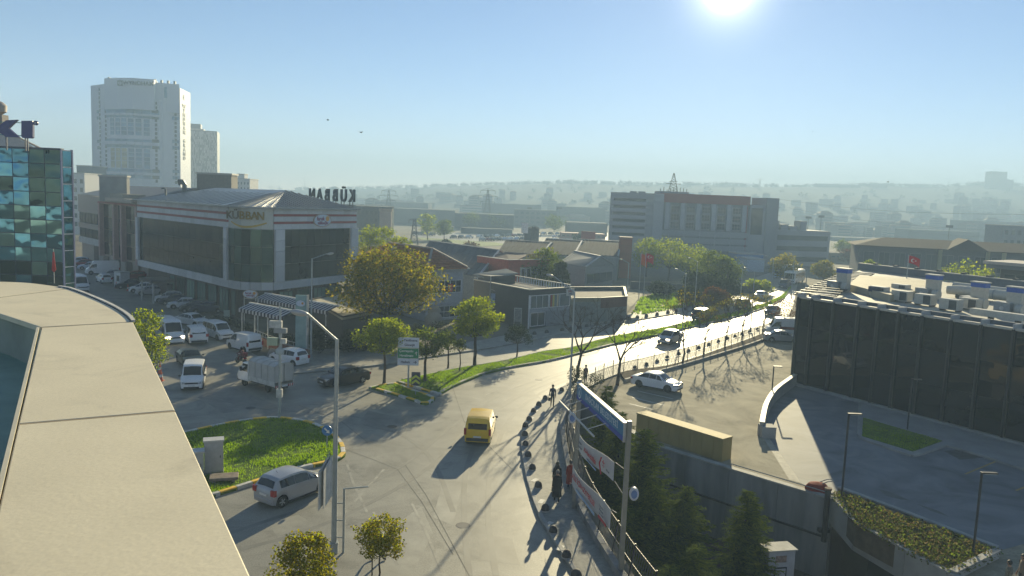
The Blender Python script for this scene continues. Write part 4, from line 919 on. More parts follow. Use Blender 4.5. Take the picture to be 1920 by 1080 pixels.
for k in range(6):
    u = f.L * (k + .35) / 5.6; wallbox(f, hzb, 'pier', pier, u - 1.1, u + .2, z_(1320, 432), z_(1320, 382.2), -.3, .35)
    wallbox(f, hzb, 'pier_line', redtop if k == 5 else pier, u + .3, u + .55, z_(1320, 470), z_(1320, 384), -.3, .3)
    for j in range(3): 
        if k < 5: window(f, hzb, u + .8, u + f.L / 5.6 - 1.3, z_(1320, 388 + 15 * j + 12), z_(1320, 388 + 15 * j), -.3, hgm, hgd, 3, 1)
for k in range(3): wallbox(f, hzb, 'floor_band', hgm, 0, f.L, z_(1320, 444 + 13 * k), z_(1320, 434 + 13 * k), -.3, .3)
f = Fac(q3, q4); wallbox(f, hzb, 'wall', hgm, 0, f.L, 0, z_(1413, 384), -22, 0); wallbox(f, hzb, 'window_band', hgd, .6, 4, z_(1413, 440), z_(1413, 390), -.1, .05)
f = Fac(q4, colat(1450, 232)); wallbox(f, hzb, 'stair_tower', mat('haze_tower', (.28, .285, .29), rough=.8), 0, f.L, 0, z_(1440, 371), -8, .5)
for v in (388, 403): wallbox(f, hzb, 'vent', hgm, f.L, f.L + 1.2, z_(1450, v + .8), z_(1450, v), -1.5, -.5)
f = Fac(colat(1450, 233), colat(1552, 236)); tz = z_(1500, 432, 234)
wallbox(f, hzb, 'wing', hgm, 0, f.L, 0, tz, -16, 0)
for k in range(4): wallbox(f, hzb, 'window_band', hgd, .6, f.L - .8, tz - 3.0 - 3.2 * k, tz - 1.6 - 3.2 * k, -.1, .06)
for u0, u1, h in ((0, 2, 2.6), (2.5, 5, 1.6), (5.5, 8, 1.2), (9, 11, 2.8)): wallbox(f, hzb, 'roof_box', hgm, u0, u1, tz, tz + h, -6, -2)
m_ = thing('roof_mast_frame', 'lattice aerial mast with dishes on a flat box above the red top storey', 'mast', (colat(1256, 236).x, 236, z_(1256, 365)))
f = Fac(colat(1228, 236), colat(1283, 236)); wallbox(f, m_, 'base_box', hgm, 0, f.L, z_(1256, 366), z_(1256, 358), -8, 0)
lb = B(); u = f.L * .5; zt = z_(1256, 322); zb = z_(1256, 358)
for s in (-1, 1): lb.beam(f.pt(u + s * 1.4, zb, -2), f.pt(u + s * .1, zt, -2), .16)
for k in range(7): s = 1 - k / 7; lb.beam(f.pt(u - 1.3 * s, zb + (zt - zb) * k / 7, -2), f.pt(u + 1.3 * s * .86, zb + (zt - zb) * (k + 1) / 7, -2), .1); lb.beam(f.pt(u + 1.3 * s, zb + (zt - zb) * k / 7, -2), f.pt(u - 1.3 * s * .86, zb + (zt - zb) * (k + 1) / 7, -2), .1)
for k, wd in ((.42, 2.3), (.55, 1.2)): lb.beam(f.pt(u - wd, zb + (zt - zb) * k, -2), f.pt(u + wd, zb + (zt - zb) * k, -2), .14)
lb.build('lattice', darksteel, m_, world=True)
for k in range(9): 
    x = f.L * (k + .5) / 9; B().tube([f.pt(x, zb, -1), f.pt(x, zb + random.uniform(.6, 1.6), -1)], .1, 5).build('aerial', darksteel, m_, world=True)
plainblock('building', 'pale blue fronted low shop under the hazy grey office block', 1380, 1430, 222, 3.6, mat('blue_shop', (.13, .22, .42), rough=.6, var=.3), wins=(4, 1, .5, 3, .7, .7))
t, f = plainblock('market_tent', 'pale white blue canopy roof just below the hazy stair tower', 1400, 1433, 205, 3.2, mat('tent_white', (.45, .52, .60), rough=.6), dep=8)

# ------------------------------------------------------------------ far right buildings
lw = thing('office_building', 'long low dark building with shallow brown hip roof behind the black glass roof terrace', 'building', (colat(1700, 165).x, 165, 0))
f = Fac(colat(1608, 172), colat(1990, 160)); lz = z_(1650, 462, 170)
wallbox(f, lw, 'wall', mat('dark_blue_wall', (.07, .08, .10), rough=.7, var=.2), 0, f.L, 0, lz, -18, 0)
brf = mat('brown_hip_roof', (.06, .05, .05), rough=.95, spec=.1, var=.15)
roofp(lw, 'roof_slope', [f.pt(-1, lz + .1, 1), f.pt(f.L, lz + .1, 1), f.pt(f.L, lz + 1.8, -9), f.pt(6, lz + 1.8, -9)], brf); roofp(lw, 'roof_slope', [f.pt(-1, lz + .1, 1), f.pt(6, lz + 1.8, -9), f.pt(-1, lz + .1, -18)], brf)
B().add([f.pt(17, lz, 1.4), f.pt(25, lz, 1.4), f.pt(21, lz + 2.4, 1.0), f.pt(17, lz, -9), f.pt(25, lz, -9), f.pt(21, lz + 2.4, -9)], [(0, 1, 2), (0, 2, 5, 3), (1, 4, 5, 2)]).build('porch_roof', brf, lw, world=True)
for k in range(14): window(f, lw, 1 + k * 3.1, 3.2 + k * 3.1, lz - 4.5, lz - 1.2, .02, mat('slate_frame', (.14, .15, .17), rough=.6), glass('far_window', (.05, .065, .075)), 2)
for u in (16, 25, 28): wallbox(f, lw, 'column', mat('yellowish_column', (.30, .28, .16), rough=.7), u - .35, u + .35, 0, lz, .2, .8)
plainblock('apartment_building', 'hazy grey block with flat overhanging roof at the far right edge', 1874, 1960, 255, 14.5, mat('haze_grey_block', (.22, .23, .24), rough=.8), wins=(7, 4, 1, 14, .5, .45))
cn = thing('canopy_building', 'dark pavilion under a thin pale roof slab at the right edge behind the tree', 'pavilion', (colat(1880, 112).x, 112, 0))
f = Fac(colat(1850, 112), colat(2000, 104)); wallbox(f, cn, 'wall', mat('pavilion_wall', (.06, .06, .065), rough=.7), 1.5, f.L, 0, 9.2, -8, -1)
wallbox(f, cn, 'roof_slab', mat('slab_pale', (.45, .40, .36), rough=.7), -.3, f.L, 9.8, 10.2, -9, .6); wallbox(f, cn, 'fascia', mat('slate_frame', (.14, .15, .17)), 0, f.L, 9.2, 9.75, -9, .2)
window(f, cn, 2, 5, 5.5, 8.5, -.98, dkm, glass('far_window', (.05, .065, .075)), 2)

# ------------------------------------------------------------------ black glass building on the right
K0, K1 = gp(1485, 720), gp(1920, 836.5); K0.z = K1.z = 0; K1 = K0 + (K1 - K0) * 1.22; K2 = gp(1612, 501, 8.5); K2.z = 0; K3 = gp(1990, 545, 8.5); K3.z = 0
bk_ = thing('building', 'black glass building with tall vertical fins and air units on its roof', 'building', (K0.x, K0.y, 0))
f = Fac(K0, K1); fl_ = Fac(K2, K0); ZR = 8.15
bg1 = [glass('black_glass_%d' % k, c, rough=.03, wob=.25, wscale=.35, objvar=.5, spec=.4) for k, c in enumerate(((.005, .007, .011), (.008, .010, .014), (.003, .005, .008)))]
B().prism([(p.x, p.y) for p in inset([K0, K1, K3, K2], .3)], 0, ZR - .3).build('wall', black, bk_, world=True)
ubase = [((K0 + f.e * 0 - K0).length)]
def u_at(u, v):    # run on the facade top of a pixel
    p = gp(u, v, 8.5); p.z = 0; return (p - K0).dot(f.e)
us = [.05] + [u_at(u, v) for u, v in ((1520, 556), (1562, 562), (1604, 569), (1650, 574), (1699, 579), (1749, 585), (1802, 593), (1861, 601))]
step = us[-1] - us[-2]; us = us + [us[-1] + step * k for k in range(1, 20) if us[-1] + step * k < f.L - .2]
panels(f, bk_, 'pane', bg1, us, [.25, 2.9, 5.6, ZR], 0, gap=.03)
fin = mat('dark_fin', (.03, .033, .035), rough=.4, metal=.4, var=.1)
for u in us: wallbox(f, bk_, 'fin', fin, u - .09, u + .09, .1, ZR + .1, -.05, .28)
for u in us: wallbox(f, bk_, 'roof_bracket', mat('bracket_pale', (.40, .40, .40), rough=.5), u - .05, u + .05, ZR + .12, ZR + .5, -.9, .25)
wallbox(f, bk_, 'coping', mat('coping_alu', (.50, .46, .40), rough=.5, metal=.2), -.1, f.L, ZR + .02, ZR + .2, -.3, .12)
wallbox(f, bk_, 'inner_kerb', mat('slate_kerb', (.10, .12, .15), rough=.6), .3, f.L, ZR, ZR + .45, -1.2, -.95)
wallbox(f, bk_, 'plinth', concrete, 0, f.L, 0, .25, -.05, .35)
panels(fl_, bk_, 'pane', bg1, lin(.1, fl_.L - .1, 14), [.2, 2.9, 5.6, ZR], 0, gap=.05)
B().prism([(p.x, p.y) for p in inset([K0, K1, K3, K2], .35)], ZR - .3, ZR - .02).build('roof_floor', mat('pale_roof', (.36, .34, .29), rough=.7, var=.2, scale=.3), bk_, world=True)
fb = Fac(K3, K2); wallbox(fb, bk_, 'parapet', mat('slate_kerb', (.10, .12, .15)), 0, fb.L, ZR, ZR + .9, -.3, 0); wallbox(fb, bk_, 'coping', mat('coping_alu', (.50, .46, .40)), 0, fb.L, ZR + .9, ZR + 1.0, -.4, .1)
for k in range(12): wallbox(fb, bk_, 'roof_floodlight', darksteel, fb.L - 3 - k * 3.4, fb.L - 2.6 - k * 3.4, ZR + 1.0, ZR + 1.2, -.3, .3)
# louvre slats on the left eave
for k in range(15):
    u = fl_.L - 1.2 - k * 2.4; B().beam(fl_.pt(u, ZR + .42, .5), fl_.pt(u + .3, ZR + .42, -3.0), .5, .1).build('louvre_slat', mat('slat_dark', (.06, .055, .05), rough=.35, metal=.3), bk_, world=True)
for d in (.45, -2.9): wallbox(fl_, bk_, 'slat_rail', fin, fl_.L - 37, fl_.L - .3, ZR + .22, ZR + .34, d - .06, d + .06)
# raised pale deck on that roof
pd = [gp(u, v, 8.9) for u, v in ((1612, 514), (1737, 525), (1735, 541), (1670, 551), (1592, 531))]
dk = B().prism([(p.x, p.y) for p in pd], ZR - .02, ZR + .65).build('roof_deck', mat('beige_deck', (.40, .35, .25), rough=.8, var=.12, scale=.5), bk_, world=True)
acm = mat('duct_metal', (.50, .48, .42), rough=.5, metal=.15, var=.12); acd = mat('ac_grille', (.07, .075, .08), rough=.6); bluef = mat('blue_film', (.03, .10, .42), rough=.4)
def onroof(u, v): p = gp(u, v, ZR); return p
for (u, v, nm) in ((1580, 546, 'leftmost one beside the louvre slats'), (1748, 560, 'one beside the pale deck behind the air units'), (1834, 578, 'one left of the big duct elbow'), (1902, 590, 'one at the right edge of the picture')):
    p = onroof(u, v); t = thing('exhaust_duct', 'blue topped square roof exhaust, ' + nm, 'exhaust duct', (p.x, p.y, ZR), f.rot())
    B().box(-.6, .6, -.35, .35, 0, 1.9).build('shaft', acm, t); B().box(-.65, .65, -.4, .4, 1.9, 2.3).build('blue_tape', bluef, t); B().box(-.72, .72, -.45, .45, 2.3, 2.4).build('lip', acm, t)
    B().box(-1.3, .0, -.9, .5, 0, 1.0).build('fan_box', mat('duct_grey', (.32, .33, .33), rough=.5), t); B().tube([(.35, -.5, .5), (.9, -.5, .5)], [.42, .48], 14).build('fan_ring', acm, t, smooth=True); B().tube([(-.65, -.93, .5), (-.65, -.9, .5)], .18, 10).build('hatch', dirtywhite, t)
for k, (u, v) in enumerate(((1648, 557), (1690, 566), (1734, 573), (1782, 583), (1818, 581), (1688, 552))):
    p = onroof(u, v); t = thing('air_conditioner', 'beige roof air unit with dark grille, ' + ('the first right of the leftmost exhaust', 'second along the roof edge', 'third along the roof edge with pale top', 'fourth along the roof edge near the duct', 'one against the duct elbow', 'one standing behind the second unit')[k], 'air conditioner', (p.x, p.y, ZR), f.rot())
    B().box(-.8, .8, -.45, .45, .12, 1.05).build('case', acm, t, bevel=.03); B().box(.05, .7, -.47, -.45, .2, .95).build('grille', acd, t); B().box(-.75, -.6, -.4, .4, 0, .12).build('foot', acd, t); B().box(.6, .75, -.4, .4, 0, .12).build('foot', acd, t)
    if k == 0: B().box(-.82, .3, -.6, -.46, .5, 1.0).build('shade_panel', mat('navy_panel', (.03, .04, .09), rough=.4), t)
dp = onroof(1775, 556); t = thing('roof_duct', 'long round ventilation duct lying across the black glass building roof', 'duct', (dp.x, dp.y, ZR), f.rot())
B().tube([(0, 0, .7), (1.2, .3, .75), (4.5, .4, .75), (7.6, .2, .75)], [.42, .5, .5, .5], 14).build('duct', acm, t, smooth=True)
B().tube([(-.8, 2.6, .9), (9, 2.6, .9)], .45, 12).build('duct', acm, t, smooth=True)
for x in (1, 3.6, 6.2): B().box(x - .1, x + .1, -.1, .6, 0, .4).build('cradle', acd, t)
for x in (1.8, 4.4, 6.8): B().tube([(x, .38, .75), (x + .1, .38, .75)], .54, 14).build('duct_band', mat('duct_grey', (.32, .33, .33)), t)
dp = onroof(1880, 604); t = thing('roof_duct', 'flat pale duct section near the right edge of the black glass building roof', 'duct', (dp.x, dp.y, ZR), f.rot())
B().box(-2.4, 2.4, -.4, .4, .3, .8).build('duct', acm, t, bevel=.03); B().box(-1, -.8, -.3, .3, 0, .3).build('cradle', acd, t); B().box(1, 1.2, -.3, .3, 0, .3).build('cradle', acd, t)
rw0 = spline(G([(1436, 815), (1436, 790), (1452, 756), (1475, 735), (1488, 722)]), 3)
# pavement and lawn in its shade
kp = mat('blue_grey_paving', (.25, .25, .25), rough=.8, var=.15, scale=.6); 
pv_ = G([(1614, 757), (1612, 823), (1712, 857), (1772, 836), (1830, 852), (1990, 905), (1990, 862), (1920, 840)])
pvo = slab('forecourt_pavement', pv_, .12, kp)
lawn = G([(1618, 786), (1767, 830), (1711, 850), (1616, 821)])
slab('lawn_bed', lawn, .14, lawnm); grass(lawn, 4000, .09)
kerb_stones(pvo, G([(1614, 757), (1612, 823), (1712, 857), (1772, 836), (1830, 852), (1990, 905)]), 1.2, [concrete], side=-1, z1=.16, w=.18)
yl = mat('faded_yellow_line', (.34, .24, .08), rough=.7, var=.3)
for px in ([(1810, 889), (1870, 864)], [(1905, 920), (1990, 885)], [(1612, 762), (1611, 790)]): stripe(px, .14, 'parking_line', yl, .006)
for px in ([(1195, 733), (1262, 748)], [(1185, 745), (1245, 760)], [(1180, 757), (1225, 768)]): stripe(px, .12, 'parking_line', dirtywhite, .006)
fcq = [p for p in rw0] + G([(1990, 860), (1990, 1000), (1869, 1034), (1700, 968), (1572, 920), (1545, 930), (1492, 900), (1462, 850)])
struct(B().sheet([(p.x, p.y) for p in fcq], .0015).build('forecourt_shade_sheet', mat('forecourt_shade_blue', (.165, .172, .185), rough=.75, var=.35, scale=.25, dist=1.5, spec=.3, detail=9, bump=.2, bscale=9)))  # darker, bluer ground colour paints in the building's shade
stn = mat('oil_stain', (.075, .075, .075), rough=.6, var=.4, scale=2)
for px in ([(1646, 917), (1668, 922), (1705, 938), (1690, 937), (1662, 930)], [(1720, 945), (1760, 958), (1780, 969), (1745, 958)], [(1770, 846), (1800, 842), (1850, 858), (1800, 862)]):
    struct(B().sheet([(p.x, p.y) for p in G(px)], .003).build('stain', stn))
# ramp wall
rw = spline(G([(1490, 722), (1475, 733), (1452, 752), (1436, 778), (1429, 805), (1427, 818)]), 5)
rwt = thing('ramp_wall', 'curved concrete ramp wall at the left corner of the black glass building', 'wall', (rw[0].x, rw[0].y, 0))
b = B()
for a, c in zip(rw, rw[1:]): b.beam((a.x, a.y, .5), (c.x, c.y, .5), .3, 1.0)
b.build('wall', concrete, rwt, world=True); b = B()
for a, c in zip(rw, rw[1:]): b.beam((a.x, a.y, 1.03), (c.x, c.y, 1.03), .36, .07)
b.build('coping', mat('cream_coping', (.55, .50, .38)), rwt, world=True)
p = gp(1437, 818); B().box(p.x - .5, p.x + .5, p.y - .5, p.y + .5, 0, .8).build('end_block', concrete, rwt, world=True)
pst_ = G([(1432, 822), (1440, 818), (1462, 850), (1492, 890), (1500, 905), (1480, 900)])
struct(B().sheet([(p.x, p.y) for p in pst_], .006).build('pale_strip', mat('pale_concrete', (.31, .295, .25), rough=.8, var=.3)))
# ------------------------------------------------------------------ vehicles
carglass = glass('car_glass', (.015, .018, .02), rough=.03, spec=.7); tyrem = mat('tyre', (.018, .018, .018), rough=.85, var=.2); rimm = mat('alloy_rim', (.42, .43, .44), rough=.35, metal=.6, var=.05)
hubm = mat('steel_rim', (.16, .16, .165), rough=.5, metal=.4, var=.1); lampm = mat('headlamp', (.30, .31, .33), rough=.12, spec=.8, var=.05); redl = mat('tail_lamp', (.34, .012, .014), rough=.2, var=.05); trimm = mat('black_trim', (.025, .025, .026), rough=.6, var=.1); platem = mat('number_plate', (.66, .66, .66), rough=.5, var=.03); chrome = mat('chrome', (.55, .55, .56), rough=.15, metal=.9, var=0)
lit = mat('lit_headlamp', (.9, .85, .7), rough=.2, var=0, emit=(1, .85, .6, 6)); grillem = mat('grille', (.02, .02, .022), rough=.5, var=.1)
def paint(name, c, metal=.0): return mat('paint_' + name, c, rough=.32, metal=metal, var=.03, scale=2, spec=.5, coat=.25)
PW = paint('white', (.80, .80, .80)); PS = paint('silver', (.36, .37, .40), .35); PK = paint('black', (.014, .014, .017)); PB = paint('dark_blue', (.03, .05, .10), .2); PG = paint('gunmetal', (.075, .08, .09), .3)
PR = paint('red', (.25, .02, .018)); PY = paint('taxi_yellow', (.72, .46, .012)); PGo = paint('olive_gold', (.085, .080, .05), .35); PLB = paint('pale_blue', (.42, .50, .62), .2)
# station tables: x fraction from the rear, belt height, roof height, belt width factor, roof width factor
TY = {
 'sedan': dict(L=4.4, W=1.76, r=.31, f=.19, b=.19, st=[(0, .60, .62, .80, .76), (.012, .90, .92, .90, .84), (.05, .96, .98, .96, .88), (.15, .97, 1.0, .985, .88), (.285, .97, 1.38, 1, .70), (.40, .96, 1.45, 1, .72), (.53, .94, 1.44, 1, .72), (.60, .93, 1.38, 1, .71), (.745, .90, .93, 1, .88), (.87, .82, .85, .97, .84), (.96, .72, .75, .90, .78), (.992, .62, .64, .82, .72), (1, .48, .50, .76, .68)], win=[(.165, .40), (.41, .555), (.565, .72)]),
 'hatch': dict(L=3.9, W=1.70, r=.31, f=.17, b=.15, st=[(0, .55, .57, .80, .76), (.010, .90, .92, .92, .86), (.03, .98, 1.02, .95, .84), (.085, 1.0, 1.38, .98, .72), (.13, 1.0, 1.47, 1, .73), (.32, .98, 1.55, 1, .75), (.50, .96, 1.53, 1, .75), (.58, .95, 1.47, 1, .74), (.79, .93, .96, 1, .86), (.90, .84, .87, .96, .82), (.965, .74, .76, .89, .76), (.992, .64, .66, .82, .72), (1, .48, .50, .76, .68)], win=[(.125, .36), (.37, .60), (.61, .75)]),
 'suv': dict(L=4.7, W=1.92, r=.37, f=.19, b=.19, st=[(0, .65, .67, .84, .80), (.012, 1.05, 1.08, .94, .86), (.03, 1.12, 1.15, .96, .84), (.06, 1.14, 1.55, .98, .76), (.11, 1.14, 1.72, 1, .77), (.32, 1.12, 1.79, 1, .78), (.52, 1.10, 1.77, 1, .78), (.60, 1.09, 1.70, 1, .77), (.73, 1.07, 1.11, 1, .88), (.88, 1.02, 1.06, .97, .85), (.965, .92, .95, .92, .80), (.993, .78, .80, .86, .76), (1, .55, .57, .80, .72)], win=[(.10, .33), (.34, .51), (.52, .69)]),
 'minivan': dict(L=4.25, W=1.74, r=.31, f=.19, b=.15, st=[(0, .55, .57, .88, .84), (.008, 1.0, 1.02, .96, .90), (.018, 1.05, 1.55, .98, .82), (.04, 1.05, 1.76, 1, .82), (.12, 1.05, 1.82, 1, .84), (.40, 1.04, 1.82, 1, .84), (.60, 1.02, 1.80, 1, .83), (.65, 1.01, 1.74, 1, .82), (.81, .99, 1.03, 1, .86), (.90, .92, .95, .97, .83), (.965, .80, .83, .91, .78), (.992, .68, .70, .85, .74), (1, .50, .52, .80, .70)], win=[(.06, .27), (.29, .47), (.48, .76)]),
 'panelvan': dict(L=4.2, W=1.76, r=.31, f=.19, b=.15, st=[(0, .55, .57, .88, .84), (.008, 1.0, 1.02, .96, .90), (.018, 1.05, 1.55, .98, .82), (.04, 1.05, 1.76, 1, .82), (.12, 1.05, 1.82, 1, .84), (.40, 1.04, 1.82, 1, .84), (.60, 1.02, 1.80, 1, .83), (.65, 1.01, 1.74, 1, .82), (.81, .99, 1.03, 1, .86), (.90, .92, .95, .97, .83), (.965, .80, .83, .91, .78), (.992, .68, .70, .85, .74), (1, .50, .52, .80, .70)], win=[(.50, .76)]),
 'van': dict(L=5.6, W=2.0, r=.35, f=.17, b=.20, st=[(0, .55, .57, .92, .88), (.006, 1.1, 1.12, .97, .92), (.012, 1.2, 2.2, .985, .84), (.03, 1.2, 2.38, 1, .85), (.20, 1.2, 2.42, 1, .86), (.55, 1.2, 2.42, 1, .86), (.74, 1.2, 2.38, 1, .84), (.78, 1.19, 2.28, 1, .82), (.885, 1.15, 1.22, 1, .86), (.94, 1.02, 1.07, .96, .82), (.98, .82, .85, .90, .78), (.995, .66, .68, .85, .74), (1, .48, .50, .80, .72)], win=[(.66, .85)]),
 'minibus': dict(L=5.6, W=2.0, r=.35, f=.17, b=.20, st=None, win=[(.05, .24), (.26, .44), (.46, .64), (.66, .85)]),
}
TY['minibus']['st'] = TY['van']['st']
def build_car(kind, label, cat, pm, wheelm=None, headm=None):
    T_ = TY[kind]; L, W, r = T_['L'], T_['W'], T_['r']; st = T_['st']
    root = thing({'hatch': 'hatchback', 'suv': 'suv', 'panelvan': 'panel_van', 'minivan': 'minivan', 'van': 'delivery_van', 'minibus': 'minibus', 'sedan': 'sedan'}[kind], label, cat)
    X = lambda t: (t - .5) * L
    xr, xf = X(T_['b']), X(1 - T_['f']); Ra = r + .07; sill = r * .62
    xs = set(round(X(s[0]), 3) for s in st)
    for xc in (xr, xf):
        for k in range(9): xs.add(round(xc - Ra * math.cos(math.pi * k / 8), 3))
        xs.add(round(xc - Ra - .012, 3)); xs.add(round(xc + Ra + .012, 3))
    xs = sorted(xs)
    def interp(x):
        t = x / L + .5
        for a, b_ in zip(st, st[1:]):
            if a[0] <= t <= b_[0] + 1e-6:
                k = (t - a[0]) / max(1e-6, b_[0] - a[0]); return [a[i] + (b_[i] - a[i]) * k for i in range(1, 5)]
        return list(st[-1][1:]) if t > .5 else list(st[0][1:])
    def ring(x):
        zb, zr, wb, wr = interp(x); t = x / L + .5
        bot = sill + (.06 if t > .97 or t < .03 else 0)
        for xc in (xr, xf):
            dx = abs(x - xc)
            if dx <= Ra + .003: bot = r + math.sqrt(max(0, Ra * Ra - dx * dx)) * .98
        zm = max(bot + .03, min(zb - .05, r * 2 + .12)); hw = W / 2
        if zr - zb < .1: rw = wr
        else: rw = wr
        return [(hw * wb * .95, bot), (hw * wb, zm), (hw * wb * .985, zb), (hw * rw, zr), (hw * rw * .55, zr + (.035 if zr > zb + .2 else .02)), (0, zr + (.05 if zr > zb + .2 else .03))]
    rings = [ring(x) for x in xs]; b = B(); n = 11
    for x, rg in zip(xs, rings):
        for y, z in rg: b.v.append((x, y, z))
        for y, z in reversed(rg[:-1]): b.v.append((x, -y, z))
    for i in range(len(xs) - 1):
        for j in range(n - 1): b.f.append((i * n + j, (i + 1) * n + j, (i + 1) * n + j + 1, i * n + j + 1))
    b.f.append(tuple(range(n))); m_ = len(xs) - 1; b.f.append(tuple(m_ * n + j for j in reversed(range(n))))
    bd = b.build('body', pm, root, smooth=True)
    def P(x, s, row):       # row 0 side (belt to roof edge, s 0..1); row 1 lower side; row 2 roof across (s -1..1)
        rg = ring(x)
        if row == 0: a, c = rg[2], rg[3]; return Vector((x, a[0] + (c[0] - a[0]) * s, a[1] + (c[1] - a[1]) * s))
        if row == 1: a, c = rg[1], rg[2]; return Vector((x, a[0] + (c[0] - a[0]) * s, a[1] + (c[1] - a[1]) * s))
        y = abs(s) * rg[3][0]; z = rg[3][1] + (rg[5][1] - rg[3][1]) * (1 - abs(s)) ** .8
        return Vector((x, y * (1 if s >= 0 else -1), z))
    def patch(name, m, x0, x1, s0, s1, row, off, side=1, nx=4, ns=1, parent=root, th=True):
        pts = [[P(x0 + (x1 - x0) * i / nx, s0 + (s1 - s0) * j / ns, row) for j in range(ns + 1)] for i in range(nx + 1)]
        q = B(); 
        for i in range(nx + 1):
            for j in range(ns + 1):
                a = pts[min(i + 1, nx)][j] - pts[max(i - 1, 0)][j]; c = pts[i][min(j + 1, ns)] - pts[i][max(j - 1, 0)]
                nn = a.cross(c)
                if row in (0, 1) and nn.y < 0: nn = -nn
                if row == 2 and nn.z < 0: nn = -nn
                if nn.length < 1e-6: nn = Vector((0, 1, 0)) if row < 2 else Vector((0, 0, 1))
                p = pts[i][j] + nn.normalized() * off
                q.v.append((p.x, p.y * side, p.z))
        for i in range(nx):
            for j in range(ns):
                k = i * (ns + 1) + j; fq = (k, k + ns + 1, k + ns + 2, k + 1); q.f.append(fq if side > 0 else fq[::-1])
        return q.build(name, m, parent, smooth=True)
    big = kind in ('van', 'minibus'); tall = kind in ('van', 'minibus', 'minivan', 'panelvan')
    # glass
    for s in (1, -1):
        for (a, c) in T_['win']: patch('window', carglass, X(a), X(c), .10, .84 if not big else .62, 0, .012, s)
    cab = [t for t in st if t[2] > t[1] + .2]; t_front0 = cab[-1][0]; t_front1 = st[[q[0] for q in st].index(t_front0) + 1][0]
    t_rear1 = cab[0][0]; t_rear0 = st[[q[0] for q in st].index(t_rear1) - 1][0]
    d = t_front1 - t_front0; patch('windscreen', carglass, X(t_front0 + d * .08), X(t_front1 - d * .10), -.90, .90, 2, .014, 1, 3, 4)
    if t_rear1 - t_rear0 > .03:
        d = t_rear1 - t_rear0; patch('rear_window', carglass, X(t_rear0 + d * .12), X(t_rear1 - d * .04), -.86, .86, 2, .016, 1, 3, 4)
    else:
        zb, zr, wb, wr = cab[0][1:]; hw = W / 2 * wr * .86; xq = X(t_rear0) - .012; xq1 = X(t_rear1) - .012
        z0, z1 = zb + .04, zr - .07
        if kind == 'panelvan': z1 = zr - .2
        q = B().add([(xq, -hw * 1.03, z0), (xq, hw * 1.03, z0), (xq1, hw, z1), (xq1, -hw, z1)], [(3, 2, 1, 0)]); q.build('rear_window', carglass, root)
    # doors with handles
    wn = T_['win']
    drs = [(wn[0][0] + .04 if len(wn) > 2 else wn[0][0], wn[0][1]), (wn[1][0], wn[1][1]), (wn[2][0], wn[2][1] + .02)] if len(wn) >= 3 else [(wn[0][0], wn[0][1] - .03)]
    if kind in ('sedan', 'hatch', 'suv', 'minivan'): drs = drs[-2:] if kind != 'sedan' else [(.30, .475), (.48, .70)]
    if kind == 'hatch': drs = [(.36, .55), (.56, .75)]
    for s in (1, -1):
        for (a, c) in drs:
            dd_ = patch('door', pm, X(a), X(c - .006), .06, .93, 1, .010, s, 5)
            hp = P(X(a + (c - a) * .16), .86, 1); B().box(hp.x - .09, hp.x + .09, min(s * (hp.y + .005), s * (hp.y + .04)), max(s * (hp.y + .005), s * (hp.y + .04)), hp.z - .018, hp.z + .018).build('handle', pm if kind in ('sedan', 'suv', 'hatch') else trimm, dd_)
    # wheels
    tyre = B().lathe([(r * .62, -.09), (r * .9, -.105), (r, -.08), (r, .08), (r * .9, .105), (r * .62, .09)], 20, axis='y').mesh('wheel'); tyre.materials.append(tyrem)
    tyre.polygons.foreach_set('use_smooth', [True] * len(tyre.polygons))
    rb = B(); rb.lathe([(r * .66, -.07), (r * .66, .055), (r * .60, .075), (r * .56, .05), (.05, .055)], 20, axis='y')
    for k in range(5 if wheelm is not hubm else 0):
        a = k * 2 * math.pi / 5; rb.beam((r * .1 * math.cos(a), .075, r * .1 * math.sin(a)), (r * .6 * math.cos(a), .085, r * .6 * math.sin(a)), .07, .03, up=(0, 1, 0))
    rb.lathe([(r * .16, .05), (r * .15, .1), (.005, .105)], 10, axis='y')
    rim = rb.mesh('rim'); rim.materials.append(wheelm or rimm)
    for xc in (xr, xf):
        for s in (1, -1):
            o = shared('wheel', tyre, root, (xc, s * (W / 2 - .135), r), 0 if s > 0 else math.pi); shared('rim', rim, o)
    B().box(X(.06), X(.94), -W * .40, W * .40, sill + .02, r * 2 + .08).build('underbody', trimm, root)
    # lamps, plates, bumpers, grille, mirrors
    zb1 = interp(X(.985))[0]; yl_ = W / 2 * interp(X(.98))[2]; zb0 = interp(X(.012))[0]; yb = W / 2 * interp(X(.012))[2]
    hz0 = {'van': .78, 'minibus': .78, 'suv': .80}.get(kind, .60)
    for s in (1, -1):
        B().hexa([(q_[0] + .055, q_[1], q_[2]) for q_ in [(X(.935), s * yl_ * .93 - .17 , hz0), (X(.99), s * yl_ * .72 - .16, hz0), (X(.99), s * yl_ * .72 + .16, hz0), (X(.935), s * yl_ * .93 + .17 - (0.06), hz0), (X(.93), s * yl_ * .93 - .17, hz0 + .17), (X(.972), s * yl_ * .72 - .16, hz0 + .15), (X(.972), s * yl_ * .72 + .16, hz0 + .15), (X(.93), s * yl_ * .93 + .11, hz0 + .17)]]).build('headlight', headm or lampm, root)
        if tall: B().box(X(0) - .012, X(.03), s * yb * .97 - .09, s * yb * .97 + .07, .72, zb0 + .12 if kind != 'van' else 1.25).build('tail_light', redl, root)
        else: B().box(X(0.0) - (.0 if kind != 'sedan' else .0), X(.045), s * yb * .88 - .15, s * yb * .88 + .13, zb0 - .20, zb0 - (.03 if kind == 'sedan' else -.10)).build('tail_light', redl, root)
        mp = P(X(t_front1 - .035 if not big else .86), .12, 0)
